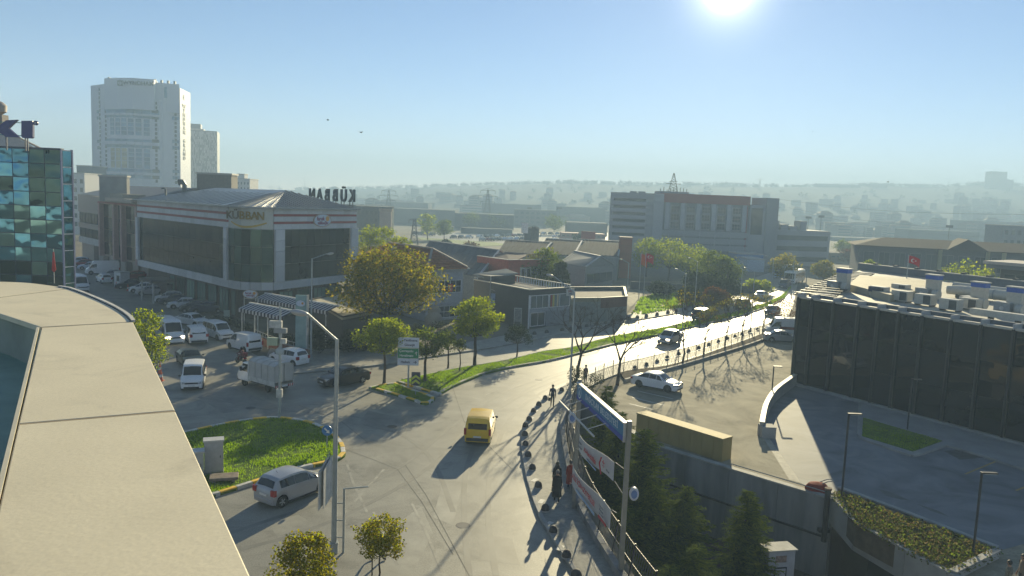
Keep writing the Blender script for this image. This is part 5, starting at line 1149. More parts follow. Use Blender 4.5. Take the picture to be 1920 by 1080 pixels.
        B().ball((mp.x, s * (mp.y + .11), mp.z + .07), .11, 8, 6, (.6, 1.0, .75 if not big else 1.4)).build('mirror', pm if kind in ('sedan', 'hatch', 'suv') else trimm, root, smooth=True)
    B().box(X(1) - .06, X(1) + .012, -.26, .26, .40, .51).build('number_plate', platem, root)
    pz0 = .80 if not tall and kind != 'suv' else .70
    if kind == 'sedan': pz0 = .72
    B().box(X(0) - .016, X(0) + .05, -.26, .26, pz0 - .16, pz0 - .05).build('number_plate', platem, root)
    B().box(X(.985), X(1) + .012, -W * .28, W * .28, hz0 - .02, hz0 + .10).build('grille', grillem, root)
    B().box(X(.99), X(1) + .010, -W * .33, W * .33, .24, .36).build('air_intake', grillem, root)
    lower = trimm if tall or kind == 'suv' else pm
    B().box(X(0) - .035, X(.03), -yb * .86, yb * .86, .30, .52).build('rear_bumper', lower, root, bevel=.03)
    for s in (1, -1): B().box(X(.24), X(.76), s * W * .485 - .02, s * W * .485 + .02, sill - .02, sill + .07).build('sill_trim', trimm, root)
    if big or kind in ('panelvan', 'minivan'):
        for k in range(7):
            y = -W * .30 + k * W * .10; p0_, p1_ = P(X(.08), y / (W / 2 * .85), 2), P(X(.6), y / (W / 2 * .85), 2); B().beam(p0_ + Vector((0, 0, .005)), p1_ + Vector((0, 0, .005)), .05, .02).build('roof_rib', pm, root)
    else:
        B().tube([P(X(.24 if kind != 'sedan' else .36), 0, 2), P(X(.21 if kind != 'sedan' else .33), 0, 2) + Vector((0, 0, .16))], .008, 4).build('aerial', trimm, root)
    rw_ = P(X(t_front1 - .012), 0, 2)
    B().beam((rw_.x, -.5, rw_.z + .035), (rw_.x - .09, .02, rw_.z + .08), .02).build('wiper', trimm, root)
    return root
PROTO = {}
def place(kind, pm, label, u, v, heading, group='cars and vans in the street', cat='car', wheelm=None, headm=None, scale=1., z=0., pos=None):
    """heading: degrees of the nose in plan, 0 = to the right, 90 = straight away"""
    key = (kind, pm.name, wheelm.name if wheelm else '', headm.name if headm else '')
    p = pos or gp(u, v, z)
    if key not in PROTO:
        o = build_car(kind, label, cat, pm, wheelm, headm); PROTO[key] = (o, None); o['group'] = group
        o.location = p; o.rotation_euler = (0, 0, R(heading)); o.scale = (scale,) * 3; return o
    o, ch = PROTO[key]
    r_ = dup(o, CHM, p, R(heading), label, group, scale); r_['category'] = cat; return r_
class _Kids(dict):
    def get(self, k, d=()): return [c for c in bpy.data.objects[k].children]
CHM = _Kids()
ALY = math.degrees(math.atan2(.73, -.68))           # direction of the alley, away
BLV = math.degrees(math.atan2(130, 80))             # direction of the boulevard, away
pk = 'cars parked in a row along the restaurant block'
face = 203
# near group
place('hatch', PS, 'small silver hatchback driving away past the grass island with striped kerb', 549, 930, math.degrees(math.atan2((gp(607, 928) - gp(533, 957)).y, (gp(607, 928) - gp(533, 957)).x)), wheelm=rimm)
place('minivan', PY, 'bright yellow van driving away in the middle of the junction', 901, 818, 86, cat='van', wheelm=hubm)
place('minivan', PW, 'white minivan with dark grille facing us at the mouth of the alley', 363, 722, -72, cat='van', wheelm=hubm)
place('sedan', PGo, 'olive gold sedan coming out of the alley behind the white minivan', 356, 683, -55)
place('minibus', PW, 'white minibus with lit headlights facing us beside the yellow green shrub', 316, 640, ALY + 180 - 4, cat='minibus', headm=lit, wheelm=hubm)
place('suv', PW, 'white off roader seen from behind parked between minibus and white minivan', 366, 640, 122, cat='car')
place('minivan', PW, 'white glazed minivan parked right of the white off roader', 409, 634, -42, cat='van', wheelm=hubm)
place('sedan', PW, 'white saloon stopped in the alley above the white off roader', 361, 610, -28)
place('panelvan', PW, 'white panel van with reddish rear windows parked behind the motorcyclist', 457, 656, 140, cat='van', wheelm=hubm)
place('hatch', PW, 'white hatchback tucked behind the grey box truck', 541, 682, 150)
place('sedan', PK, 'black saloon turning left out of the boulevard before the striped islands', 645, 719, math.degrees(math.atan2((gp(637.8, 727.8) - gp(678.9, 721)).y, (gp(637.8, 727.8) - gp(678.9, 721)).x)))
# row
place('sedan', PB, 'dark blue saloon nearest the green board in the row along the restaurant block', 388, 586, face, pk)
place('hatch', PG, 'grey hatchback second from the green board in the row along the restaurant block', 366, 585, face, pk)
place('sedan', PW, 'white saloon between two dark cars in the row along the restaurant block', 346, 578, face, pk)
place('sedan', PG, 'grey saloon left of the white saloon in the row along the restaurant block', 330, 571, face, pk)
place('hatch', PW, 'white hatchback at the far end of the nearer row along the restaurant block', 317, 566, face, pk)
place('sedan', PS, 'silver saloon beside the entrance canopy of the restaurant block', 284, 553, face, pk)
place('hatch', PW, 'white hatchback left of the silver saloon by the entrance canopy', 268, 548, face, pk)
place('sedan', PK, 'black saloon parked just right of the white guard booth', 245, 541, face, pk)
place('hatch', PR, 'red hatchback half hidden behind the white guard booth', 252, 524, face, pk)
place('hatch', PW, 'white hatchback driving up the alley left of the guard booth', 195, 530, ALY)
place('sedan', PS, 'silver saloon parked between the white hatchback and the guard booth', 212, 521, face, pk)
place('van', PW, 'big white delivery van at the far end of the parked row', 192, 514, face + 8, pk, cat='van')
place('sedan', PLB, 'pale blue saloon just left of the big white delivery van', 170, 505, face, pk)
place('sedan', PR, 'dark red saloon far up the alley left of the pale blue saloon', 158, 500, face, pk)
place('hatch', PLB, 'pale blue hatchback farthest up the alley beside the mirror glass corner', 148, 496, face, pk)
place('van', PW, 'white van peeping out from behind the mirror glass office corner', 147, 545, ALY + 180, cat='van')
# boulevard
place('hatch', PS, 'silver hatchback coming towards us on the glaring boulevard', 1254, 643, BLV + 178, headm=lit)
place('suv', PK, 'black off roader in the far carriageway near the autumn shrub', 1317, 600, BLV, headm=None)
place('minivan', PK, 'dark van in the far carriageway beyond the black off roader', 1394, 580, BLV, cat='van')
place('sedan', PS, 'silver saloon far up the boulevard under the black glass building slats', 1428, 560, BLV, headm=None)
place('minivan', PB, 'dark blue van far up the boulevard beside the bus', 1470, 540, BLV + 180, cat='van')
place('sedan', PG, 'grey saloon coming along the near carriageway below the far trees', 1448, 590, BLV + 180)
place('sedan', PW, 'white saloon parked alone on the gravel parking lot', 1231, 728, math.degrees(math.atan2((gp(1258, 736) - gp(1202, 724)).y, (gp(1258, 736) - gp(1202, 724)).x)) + 6, wheelm=hubm)
place('sedan', PS, 'silver saloon half hidden by the left edge of the black glass building', 1466, 641, -8)
am = place('van', PW, 'white ambulance van with red stripe behind the silver saloon by the black glass building', 1474, 630, 170, cat='ambulance')
for s in (1, -1): B().box(-2.2, 1.0, s * 1.005 - .006, s * 1.005 + .006, 1.0, 1.35).build('red_stripe', PR, am)
# bus far up the road
def bus(label, u, v, hd, pm):
    t = thing('bus', label, 'bus', gp(u, v), R(hd))
    B().box(-5.4, 5.4, -1.2, 1.2, .4, 3.0).build('body', pm, t, bevel=.12)
    for s in (1, -1):
        for k in range(6): B().box(-4.9 + k * 1.65, -3.4 + k * 1.65, s * 1.21 - .01, s * 1.21 + .01, 1.5, 2.5).build('window', carglass, t)
        for x in (-3.4, 3.4): B().lathe([(.3, -.12), (.46, -.12), (.48, 0), (.46, .12), (.3, .12)], 14, (x, s * 1.08, .48), 'y').build('wheel', tyrem, t)
    for x in (-5.41, 5.41): B().box(x - .012, x + .012, -1.05, 1.05, 1.3, 2.6).build('windscreen', carglass, t)
    B().box(-5.0, 5.0, -.9, .9, 3.0, 3.12).build('roof_panel', whitepaint, t); B().box(5.40, 5.44, -1.0, 1.0, .7, .95).build('bumper', trimm, t)
    return t
bus('white city bus coming down the boulevard beyond the far trees', 1489, 531, BLV + 180, PW); bus('pale blue bus farther up the boulevard behind the dark blue van', 1472, 521, BLV + 176, PLB)
# box truck
h_ = math.degrees(math.atan2((gp(458, 722) - gp(495, 738)).y, (gp(458, 722) - gp(495, 738)).x))
tk = thing('box_truck', 'white pickup truck with grey tarpaulin box body heading into the alley', 'truck', gp(497, 727), R(143))
cabst = B(); 
prof = [(1.15, .45), (2.62, .45), (2.66, .85), (2.5, 1.15), (2.05, 1.95), (1.2, 2.0)]
k = len(prof); 
for s, wsc in ((-1, 1), (1, 1)):
    for x, z in prof: cabst.v.append((x, s * (.84 if z < 1.3 else .72), z))
cabst.f = [tuple(reversed(range(k))), tuple(range(k, 2 * k))] + [(i, (i + 1) % k, k + (i + 1) % k, k + i) for i in range(k)]
cb_ = cabst.build('cab', PW, tk, bevel=.05)
B().add([(2.475, -.72, 1.22), (2.475, .72, 1.22), (2.10, .64, 1.90), (2.10, -.64, 1.90)], [(0, 1, 2, 3)]).build('windscreen', carglass, tk)
for o in (tk.children[-1],): 
    for v in o.data.vertices: v.co += Vector((.03, 0, .02))
for s in (1, -1):
    q = B().add([(1.3, s * .80, 1.25), (2.28, s * .80, 1.25), (2.0, s * .73, 1.85), (1.3, s * .73, 1.85)], [(0, 1, 2, 3) if s > 0 else (3, 2, 1, 0)])
    for i in range(4): q.v[i] = (q.v[i][0], q.v[i][1] + s * .012, q.v[i][2])
    q.build('window', carglass, tk)
    B().box(2.5, 2.66, s * .6 - .14, s * .6 + .14, .68, .88).build('headlight', lampm, tk); B().box(1.95, 2.05, s * .93 - .1, s * .93 + .1, 1.25, 1.6).build('mirror', trimm, tk)
    B().box(-2.62, -2.58, s * .62 - .25, s * .62 + .25, .55, .75).build('tail_light', redl, tk)
    for kx in range(3): B().box(-2.625, -2.615, s * .62 - .22 + kx * .16, s * .62 - .16 + kx * .16, .55, .75).build('reflector', whitepaint, tk)
    for x in (1.75, -1.45): 
        wo = B().lathe([(.18, -.1), (.29, -.11), (.32, -.08), (.32, .08), (.29, .11), (.18, .1)], 18, axis='y').build('wheel', tyrem, tk, smooth=True); wo.location = (x, s * .72, .32)
        B().lathe([(.2, -.06), (.2, .07), (.12, .09), (.02, .09)], 14, axis='y', sc=(1, 1)).build('rim', hubm, wo); 
        if s < 0: wo.rotation_euler = (0, 0, math.pi)
B().box(-2.55, 1.05, -.9, .9, .62, .74).build('flatbed', dirtywhite, tk)
for s in (1, -1): B().box(-2.55, 1.05, s * .9 - .025, s * .9 + .025, .74, 1.02).build('side_board', dirtywhite, tk)
tarp = mat('grey_tarpaulin', (.46, .45, .43), rough=.6, var=.12, scale=1.5, bump=.15, bscale=4)
bx = B(); pr = [(-.87, .98), (.87, .98), (.87, 2.25), (.6, 2.42), (0, 2.48), (-.6, 2.42), (-.87, 2.25)]; k = len(pr)
for x in (-2.5, .98): bx.v += [(x, y, z) for y, z in pr]
bx.f = [tuple(reversed(range(k))), tuple(range(k, 2 * k))] + [(i, (i + 1) % k, k + (i + 1) % k, k + i) for i in range(k)]
bx.build('tarpaulin_box', tarp, tk)
for x in (-2.515, -1.6, -.75, .1, .96):
    fr = B(); 
    for a, c in zip(pr[1:] + pr[:1], pr[2:] + pr[:2]): fr.beam((x, a[0] * 1.008, a[1] * 1.004), (x, c[0] * 1.008, c[1] * 1.004), .05, .03)
    fr.build('hoop', mat('tarp_seam', (.36, .35, .33), rough=.6), tk)
B().box(-2.53, -2.505, -.02, .02, 1.0, 2.4).build('rear_seam', trimm, tk); B().box(-2.5, 2.3, -.4, .4, .35, .6).build('chassis', trimm, tk); B().box(-2.64, -2.6, -.26, .26, .58, .70).build('number_plate', platem, tk); B().box(2.6, 2.7, -.82, .82, .40, .6).build('bumper', trimm, tk)
# container like ochre box on the retaining wall
oc = mat('ochre_sheet', (.32, .235, .08), rough=.7, var=.12, scale=1.5, stretch=(1, 1, .3)); octop = mat('ochre_top', (.34, .255, .095), rough=.75, var=.2, scale=2)
q1_, q0_ = gp(1353, 866), gp(1196, 814); f = Fac(q0_, q1_)
oo = thing('ochre_box', 'long low ochre sheet metal box standing on the concrete retaining wall', 'cover box', (q0_.x, q0_.y, 0))
wallbox(f, oo, 'side_wall', oc, -.2, f.L, 0, 1.45, -1.0, 0); wallbox(f, oo, 'lid', octop, -.22, f.L + .02, 1.45, 1.52, -1.04, .05)
n_ = int(f.L / .9)
for k in range(1, n_ + 1): wallbox(f, oo, 'panel_rib', oc, k * .9 - .02, k * .9 + .02, .02, 1.43, 0, .025)
# tiny parked cars of the far car park
farpaint = [paint('white', (.66,) * 3), PS, PK, PB, PR, PG, PLB]
def smallcar(label, p, hd, pm, group):
    t = thing('parked_car', label, 'car', p, R(hd), group)
    return t
fc = {}
FCN = ('white', 'silver', 'black', 'dark blue', 'red', 'grey', 'pale blue')
FRN = ('front right row', 'second right row', 'market row', 'row behind the market', 'left row', 'middle row', 'rearmost row')
def farcar(p, hd, k, row=0):
    lab = 'tiny %s car in the %s of the far car park' % (FCN[k % 7], FRN[row])
    pm = farpaint[k % 7]; kk = pm.name
    if kk not in fc:
        t = thing('parked_car', lab, 'car', p, R(hd), 'cars in the far car park')
        b = B(); pr = [(-2.1, .35), (2.1, .35), (2.15, .75), (1.1, .9), (.5, 1.42), (-1.1, 1.45), (-1.9, .95), (-2.15, .9)]; n_ = len(pr)
        for y in (-.85, .85): b.v += [(x, y * (.82 if z > 1.2 else 1), z) for x, z in pr]
        b.f = [tuple(range(n_)), tuple(reversed(range(n_, 2 * n_)))] + [(i, n_ + i, n_ + (i + 1) % n_, (i + 1) % n_) for i in range(n_)]
        b.build('body', pm, t)
        for s in (1, -1): B().add([(-1.5, s * .865, 1.0), (.95, s * .865, 1.0), (.45, s * .72, 1.36), (-1.1, s * .72, 1.38)], [(0, 1, 2, 3) if s < 0 else (3, 2, 1, 0)]).build('window', carglass, t)
        w_ = B(); 
        for x in (-1.35, 1.35):
            for y in (-.78, .78): w_.lathe([(.31, -.09), (.31, .09)], 10, (x, y, .31), 'y')
        w_.build('wheel', tyrem, t); fc[kk] = t; return t
    r_ = dup(fc[kk], CHM, p, R(hd), lab, 'cars in the far car park'); return r_
i = 0
for (u0, v0, u1, v1, n_) in ((905, 452, 1000, 450, 10), (900, 446, 985, 443, 9), (1030, 452, 1130, 456, 10), (1040, 446, 1128, 447, 9), (780, 440, 810, 442, 4), (850, 447, 880, 447, 3), (1020, 440, 1120, 441, 9)):
    for k in range(n_):
        t = k / max(1, n_ - 1); farcar(gp(u0 + (u1 - u0) * t, v0 + (v1 - v0) * t), random.choice((70, 75, 255, 65)), random.randrange(7), i)
    i += 1
# ------------------------------------------------------------------ trees
barkm = mat('bark', (.075, .058, .045), rough=.95, var=.35, scale=6, bump=.4, bscale=20, stretch=(1, 1, .3), spec=.1)
lf_green = leafmat('leaf_green', [(.055, .085, .014), (.08, .115, .018), (.115, .14, .022), (.16, .18, .024)], .65)
lf_yg = leafmat('leaf_yellow_green', [(.12, .17, .012), (.18, .23, .016), (.28, .29, .022), (.15, .21, .014)], .72)
lf_plane = leafmat('leaf_plane', [(.075, .092, .014), (.11, .12, .016), (.16, .15, .02), (.27, .22, .016), (.15, .16, .016), (.27, .18, .016)], .7)
lf_autumn = leafmat('leaf_autumn', [(.14, .17, .016), (.20, .21, .02), (.28, .25, .022), (.17, .14, .016), (.12, .16, .016)], .7)
lf_dark = leafmat('leaf_dark', [(.016, .026, .010), (.024, .036, .012), (.034, .046, .016)], .3)
lf_fir = leafmat('fir_needles', [(.06, .085, .022), (.11, .15, .032), (.17, .21, .042), (.21, .25, .042)], .6)
lf_rust = leafmat('leaf_rust', [(.09, .04, .016), (.13, .06, .018), (.07, .045, .02)], .45)
lf_hedge = leafmat('hedge_leaf', [(.020, .028, .012), (.035, .045, .015), (.06, .06, .018)], .35)
def leaves(b, c, r, n, s, rnd, flat=.55):
    """n leaf faces gathered round c"""
    for _ in range(n):
        while True:
            x, y, z = rnd.uniform(-1, 1), rnd.uniform(-1, 1), rnd.uniform(-1, 1)
            if x * x + y * y + z * z < 1: break
        px, py, pz = c[0] + x * r[0], c[1] + y * r[1], c[2] + z * r[2]
        a, t = rnd.uniform(0, 6.283), rnd.uniform(-flat, flat) + (0 if rnd.random() < .7 else 1.2)
        q = s * rnd.uniform(.6, 1.25)
        ux, uy, uz = math.cos(a) * math.cos(t) * q, math.sin(a) * math.cos(t) * q, math.sin(t) * q
        t2 = rnd.uniform(-.7, .7)
        vx, vy, vz = -math.sin(a) * math.cos(t2) * q * .5, math.cos(a) * math.cos(t2) * q * .5, math.sin(t2) * q * .5
        k = len(b.v)
        b.v += [(px, py, pz), (px + ux * .5 + vx, py + uy * .5 + vy, pz + uz * .5 + vz), (px + ux, py + uy, pz + uz), (px + ux * .5 - vx, py + uy * .5 - vy, pz + uz * .5 - vz)]
        b.f.append((k, k + 1, k + 2, k + 3))
def tree(label, p, h, cw, cb, lm, seed, name='tree', nclump=40, nleaf=70, ls=.2, trunk=.16, lean=0., shape=1., group='trees along the street', cat='tree', clump=.26, holes=.0, zbase=0.):
    """h top of crown, cw crown width, cb crown bottom"""
    rnd = random.Random(seed); t = thing(name, label, cat, (p[0], p[1], zbase), 0, group)
    R_, ch = cw / 2, (h - cb) / 2; cz = cb + ch; tb = B(); fork = cb + ch * .25
    pts = [(0, 0, -.1)]; 
    for k in range(1, 5): pts.append((lean * k / 4 + rnd.uniform(-.05, .05), rnd.uniform(-.06, .06), fork * k / 4))
    tb.tube(pts, [trunk * 1.25, trunk, trunk * .9, trunk * .82, trunk * .72], 8)
    top = pts[-1]; cl = []
    for k in range(nclump):
        a = k * 2.399 + rnd.uniform(-.4, .4); u = rnd.uniform(-.75, 1); rr = rnd.uniform(.45, .92)
        w_ = math.sqrt(max(0.05, 1 - abs(u) ** (2.2 * shape)))
        cl.append((lean + math.cos(a) * R_ * rr * w_ * rnd.uniform(.8, 1.05), math.sin(a) * R_ * rr * w_ * rnd.uniform(.8, 1.05), cz + u * ch * .86))
    limbs = [] 
    for k, c in enumerate(cl):
        if k % max(1, nclump // 12) == 0:
            m_ = ((top[0] + c[0]) / 2 + rnd.uniform(-.2, .2), (top[1] + c[1]) / 2 + rnd.uniform(-.2, .2), (top[2] + c[2]) / 2 - ch * .12)
            tb.tube([top, m_, c], [trunk * .5, trunk * .3, trunk * .1], 5, cap=False)
    tb.build('trunk', barkm, t, smooth=True)
    b = B(); cr = cw * clump * .5
    for c in cl:
        q = rnd.uniform(.7, 1.25); leaves(b, c, (cr * q, cr * q, cr * q * .72), int(nleaf * q * q), ls, rnd)
    leaves(b, (lean, 0, cz), (R_ * .55, R_ * .55, ch * .6), int(nclump * nleaf * .12), ls, rnd)
    b.build('crown', lm, t)
    return t
def bare(label, p, h, spread, seed, trunk=.16, lvl=4, lean=(0, 0), group='bare trees along the right pavement', leafm=None, nl=0, zbase=0.):
    rnd = random.Random(seed); t = thing('bare_tree', label, 'tree', (p[0], p[1], zbase), 0, group); tb = B(); tw = B(); tips = []
    def grow(a, d, L, r, k):
        m_ = a + d * L * .5 + Vector((rnd.uniform(-1, 1), rnd.uniform(-1, 1), rnd.uniform(-.3, .5))) * L * .07; e_ = a + d * L + Vector((rnd.uniform(-1, 1), rnd.uniform(-1, 1), 0)) * L * .06
        (tb if k < 2 else tw).tube([a, m_, e_], [r, r * .82, r * .62], 7 if k < 2 else 4, cap=False)
        if k == lvl: tips.append(e_); return
        n_ = 3 if k < 2 else rnd.choice((2, 3))
        for i in range(n_):
            an = rnd.uniform(0, 6.28) if k else i * 6.28 / n_ + rnd.uniform(-.4, .4); ti = rnd.uniform(.35, .75) * spread
            s_ = d.orthogonal().normalized(); s_ = Matrix.Rotation(an, 3, d) @ s_
            nd = (d * math.cos(ti) + s_ * math.sin(ti) + Vector((0, 0, .12))).normalized()
            grow(e_, nd, L * rnd.uniform(.62, .82), max(.015, r * .56), k + 1)
    d0 = Vector((lean[0], lean[1], 1)).normalized(); grow(Vector((0, 0, -.1)), d0, h * .36, trunk, 0)
    tb.build('trunk', barkm, t, smooth=True); tw.build('twigs', mat('twig', (.085, .062, .048), rough=.9, var=.2), t, kind='stuff')
    if leafm and nl:
        b = B()
        for e_ in tips: leaves(b, e_, (.35, .35, .3), nl, .13, rnd)
        b.build('crown', leafm, t, kind='stuff')
    return t
def conifer(label, p, h, w, seed, zb=-4.6, m=None, group='firs behind the banner fence', dens=1.):
    rnd = random.Random(seed); t = thing('fir_tree', label, 'tree', (p[0], p[1], zb), 0, group)
    B().tube([(0, 0, -.1), (0, 0, h * .5), (0, 0, h * .97)], [h * .022, h * .013, .012], 7).build('trunk', barkm, t)
    b = B(); z = h * .06
    while z < h * .985:
        f = 1 - z / h; L0 = w / 2 * f ** .62 + .04; n_ = max(5, int(13 * f + 5))
        for k in range(n_):
            a = rnd.uniform(0, 6.28); L = L0 * rnd.uniform(.7, 1.12); up = rnd.uniform(-.28, .10); c, s = math.cos(a), math.sin(a); m_ = max(3, int(L / .09 * dens))
            for q in range(m_):
                r = L * (q + .6) / m_; zz = z + up * r + .10 * r * r / max(L, .3); wd = (.16 + .24 * (1 - q / m_)) * (.7 + .35 * f)
                for sgn in (-1, 1):
                    an = a + sgn * rnd.uniform(.5, 1.1); ex, ey = math.cos(an) * wd, math.sin(an) * wd; dz = rnd.uniform(-.10, .07); i = len(b.v)
                    x0, y0 = c * r, s * r; px, py = -math.sin(an) * wd * .22, math.cos(an) * wd * .22
                    b.v += [(x0 - px, y0 - py, zz), (x0 + px, y0 + py, zz + .02), (x0 + ex * 1.5, y0 + ey * 1.5, zz + dz)]; b.f.append((i, i + 1, i + 2))
        z += .10 + .16 * f
    b.build('crown', m or lf_fir, t); return t
tree('broad plane tree with olive and yellow leaves beside the restaurant block', colat(728, 82), 10.8, 12.0, 2.4, lf_plane, 3, nclump=115, nleaf=120, ls=.27, trunk=.3, clump=.27)
tree('yellow green street tree behind the direction sign on the small striped island', gp(720, 722), 5.6, 4.7, 2.5, lf_yg, 5, nclump=56, nleaf=100, ls=.17, trunk=.13, clump=.3, shape=1.3)
tree('dark green leaning tree just right of the direction sign', gp(797, 718), 4.6, 4.2, 2.2, lf_green, 8, nclump=36, nleaf=70, ls=.17, trunk=.14, clump=.3)
tree('thin young tree on the grass median between two bigger trees', gp(862, 698), 3.0, 1.4, 1.7, lf_green, 11, nclump=10, nleaf=45, ls=.13, trunk=.06, clump=.5)
tree('tall rounded yellow green tree on the grass median before the black shop', gp(890, 688), 6.7, 5.3, 2.5, lf_yg, 13, nclump=70, nleaf=115, ls=.18, trunk=.17, clump=.28, shape=.9)
tree('small dark bushy tree on the grass median in front of the black shop corner', gp(969, 672), 3.4, 3.2, 1.3, lf_dark, 17, nclump=30, nleaf=60, ls=.14, trunk=.08, clump=.32)
tree('drooping dark tree behind the direction sign near the shop pavement', gp(840, 690), 3.6, 3.0, 1.5, lf_green, 19, nclump=24, nleaf=60, ls=.15, trunk=.09, clump=.34)
tree('sunlit yellow green bush tree tucked behind the beige parapet corner', colat(270, 52), 7.9, 3.0, 2.6, lf_yg, 23, nclump=52, nleaf=80, ls=.13, trunk=.14, clump=.36, shape=1.6)
tree('bushy olive and yellow tree cut by the bottom edge beside the lamp post', gp(572, 1190), 3.85, 2.75, .9, lf_autumn, 29, nclump=85, nleaf=85, ls=.095, trunk=.07, clump=.26, group='young trees on the near pavement')
tree('round young autumn tree over the person at the bottom edge', gp(712, 1105), 3.15, 2.35, 1.2, lf_autumn, 31, nclump=64, nleaf=66, ls=.088, trunk=.045, clump=.25, group='young trees on the near pavement')
st_ = gp(697, 1100); sk = thing('tree_stake', 'thin wooden stake beside the round young autumn tree', 'stake', (st_.x, st_.y, 0)); B().tube([(0, 0, 0), (0, 0, 1.3)], .03, 6).build('pole', barkm, sk); B().tube([(0, 0, 1.2), (.3, 0, 1.22)], .012, 4).build('tie', black, sk)
for k, (u, d, h, cw, s) in enumerate(((692, 124, 11.6, 5.0, 1), (722, 128, 11.3, 4.6, 2), (752, 130, 9.8, 4.4, 4))):
    tree(('tall yellow green poplar nearest the restaurant block behind the salmon building', 'yellow green poplar in the middle of three behind the tiled house', 'lower poplar over the ridge of the tiled house roof')[k], colat(u, d), h, cw, 3.5, lf_yg, 40 + s, nclump=44, nleaf=70, ls=.25, trunk=.15, clump=.36, shape=1.5, group='poplars behind the tiled house')
# bare trees along the right pavement
for k, (u, v, h, sp, ln) in enumerate(((1083, 712, 7.2, 1.1, (.05, 0)), (1157, 722, 6.4, 1.15, (.10, .05)), (1279, 682, 6.4, .8, (.02, 0)), (1319, 668, 5.0, .95, (.03, 0)), (1359, 653, 5.0, .95, (.02, .02)), (1391, 641, 5.2, .9, (0, 0)), (1431, 628, 5.0, 1.0, (-.02, 0)))):
    lab = ('bare spreading tree behind the blue sign and tall lamp post', 'bare forked tree beside the wire fence before the white saloon', 'straight bare tree with few leaves right of the oncoming hatchback', 'slim bare tree with thin leaves, second along the fence beyond the straight one', 'slim bare tree halfway along the fence of the gravel lot', 'slim bare tree near the lamp along the gravel lot fence', 'last bare tree of the fence before the silver saloon')[k]
    bare(lab, gp(u, v), h, sp, 60 + k, trunk=.17 if k < 2 else .12, lvl=5, lean=ln, leafm=lf_plane if k > 1 else None, nl=3)
tree('brownish thin leaved tree at the left corner of the black glass building', gp(1470, 628), 4.9, 4.0, 1.4, lf_rust, 71, nclump=34, nleaf=30, ls=.16, trunk=.1, clump=.35, group='trees by the boulevard')
# park beyond the boulevard
for k, (u, d, h, cw, lm, lab) in enumerate(((1212, 178, 8.4, 9, lf_yg, 'bright yellow green park tree right behind the red brick pillar'), (1255, 172, 9.0, 11, lf_yg, 'broad bright park tree in the middle of the park group'), (1295, 168, 8.2, 9, lf_yg, 'bright park tree between the broad one and the dark pine'), (1335, 150, 8.2, 8, lf_green, 'big mid green park tree above the dark pine clump'), (1362, 146, 7.2, 7, lf_green, 'green park tree at the right end of the dark pine clump'), (1318, 136, 4.8, 8, lf_dark, 'low dark pine clump under the mid green park tree'), (1358, 132, 4.4, 7, lf_dark, 'dark pine nearest the autumn shrub'), (1472, 175, 6.4, 8, lf_plane, 'olive tree under the right wing of the hazy office block'), (1546, 175, 5.4, 6, lf_plane, 'small olive tree right of the bus beside the louvre slats'), (1630, 140, 8.2, 4, lf_yg, 'narrow yellow green tree behind the pale roof deck'), (1822, 128, 9.2, 8.5, lf_yg, 'rounded yellow green tree behind the roof exhausts at right'), (1425, 150, 2.4, 6, lf_yg, 'low bright green bush beside the far carriageway'), (1345, 122, 3.4, 4.5, lf_rust, 'rust red autumn shrub on the far side of the boulevard'), (1240, 140, 2.2, 5, lf_dark, 'dark low bush in front of the park wall'), (1018, 128, 8.6, 7, lf_green, 'green tree rising behind the brick red building'), (1052, 126, 6.6, 3.4, lf_dark, 'narrow dark cypress right of the brick red building'), (1300, 127, 3.0, 5, lf_dark, 'dark bush at the foot of the park lawn'))):
    tree(lab, colat(u, d), h, cw, h * .18, lm, 80 + k, nclump=40, nleaf=70, ls=.34, trunk=.2, clump=.34, group='trees of the park beyond the boulevard')
# hedge and garden by the restaurant
def hedge(label, a, c, w_, h, lm, seed, n=5000, name='hedge', ls=.14, z0=0.):
    rnd = random.Random(seed); t = thing(name, label, 'hedge', (a.x, a.y, z0)); d = (c - a); L = d.length; d.normalize(); s = Vector((-d.y, d.x, 0)); b = B()
    for _ in range(int(L * 2.2)):
        u = rnd.uniform(0, L); o = d * u + s * rnd.uniform(-w_ / 2, w_ / 2); hh = h * (.75 + .25 * math.sin(u * 1.7 + seed)) 
        leaves(b, (o.x, o.y, rnd.uniform(.15, .85) * hh), (.8, .8, hh * .28), int(n / (L * 2.2)), ls, rnd)
    b.build('foliage', lm, t)
    st2 = B()
    for k in range(int(L / 1.2)): o = d * (k * 1.2 + .4); st2.tube([(o.x, o.y, 0), (o.x + .1, o.y, h * .6)], .035, 5)
    st2.build('stems', barkm, t, kind='stuff'); return t
hedge('tall dark tangled hedge between the totem sign and the plane tree', gp(590, 664), gp(690, 662), 2.4, 3.6, lf_hedge, 2, 9000)
hedge('dark ivy hedge under the plane tree along the shop pavement', gp(692, 660), gp(840, 646), 2.2, 3.0, lf_hedge, 5, 8000)
hedge('low green hedge behind the parked cars by the green board', gp(402, 606), gp(478, 622), 2.0, 1.5, lf_dark, 7, 5000)
hedge('scrubby hedge between parked cars and the restaurant block wall', gp(262, 528), gp(368, 572), 1.2, 1.3, lf_hedge, 9, 5000)
hedge('clipped hedge inside the terrace fence below the striped awnings', gp(505, 632), gp(585, 662), .9, 1.2, lf_hedge, 12, 3500)
hedge('bushes around the foot of the blue sign and tall lamp post', gp(1078, 742), gp(1122, 735), 1.4, 2.6, lf_hedge, 14, 2600, ls=.12)
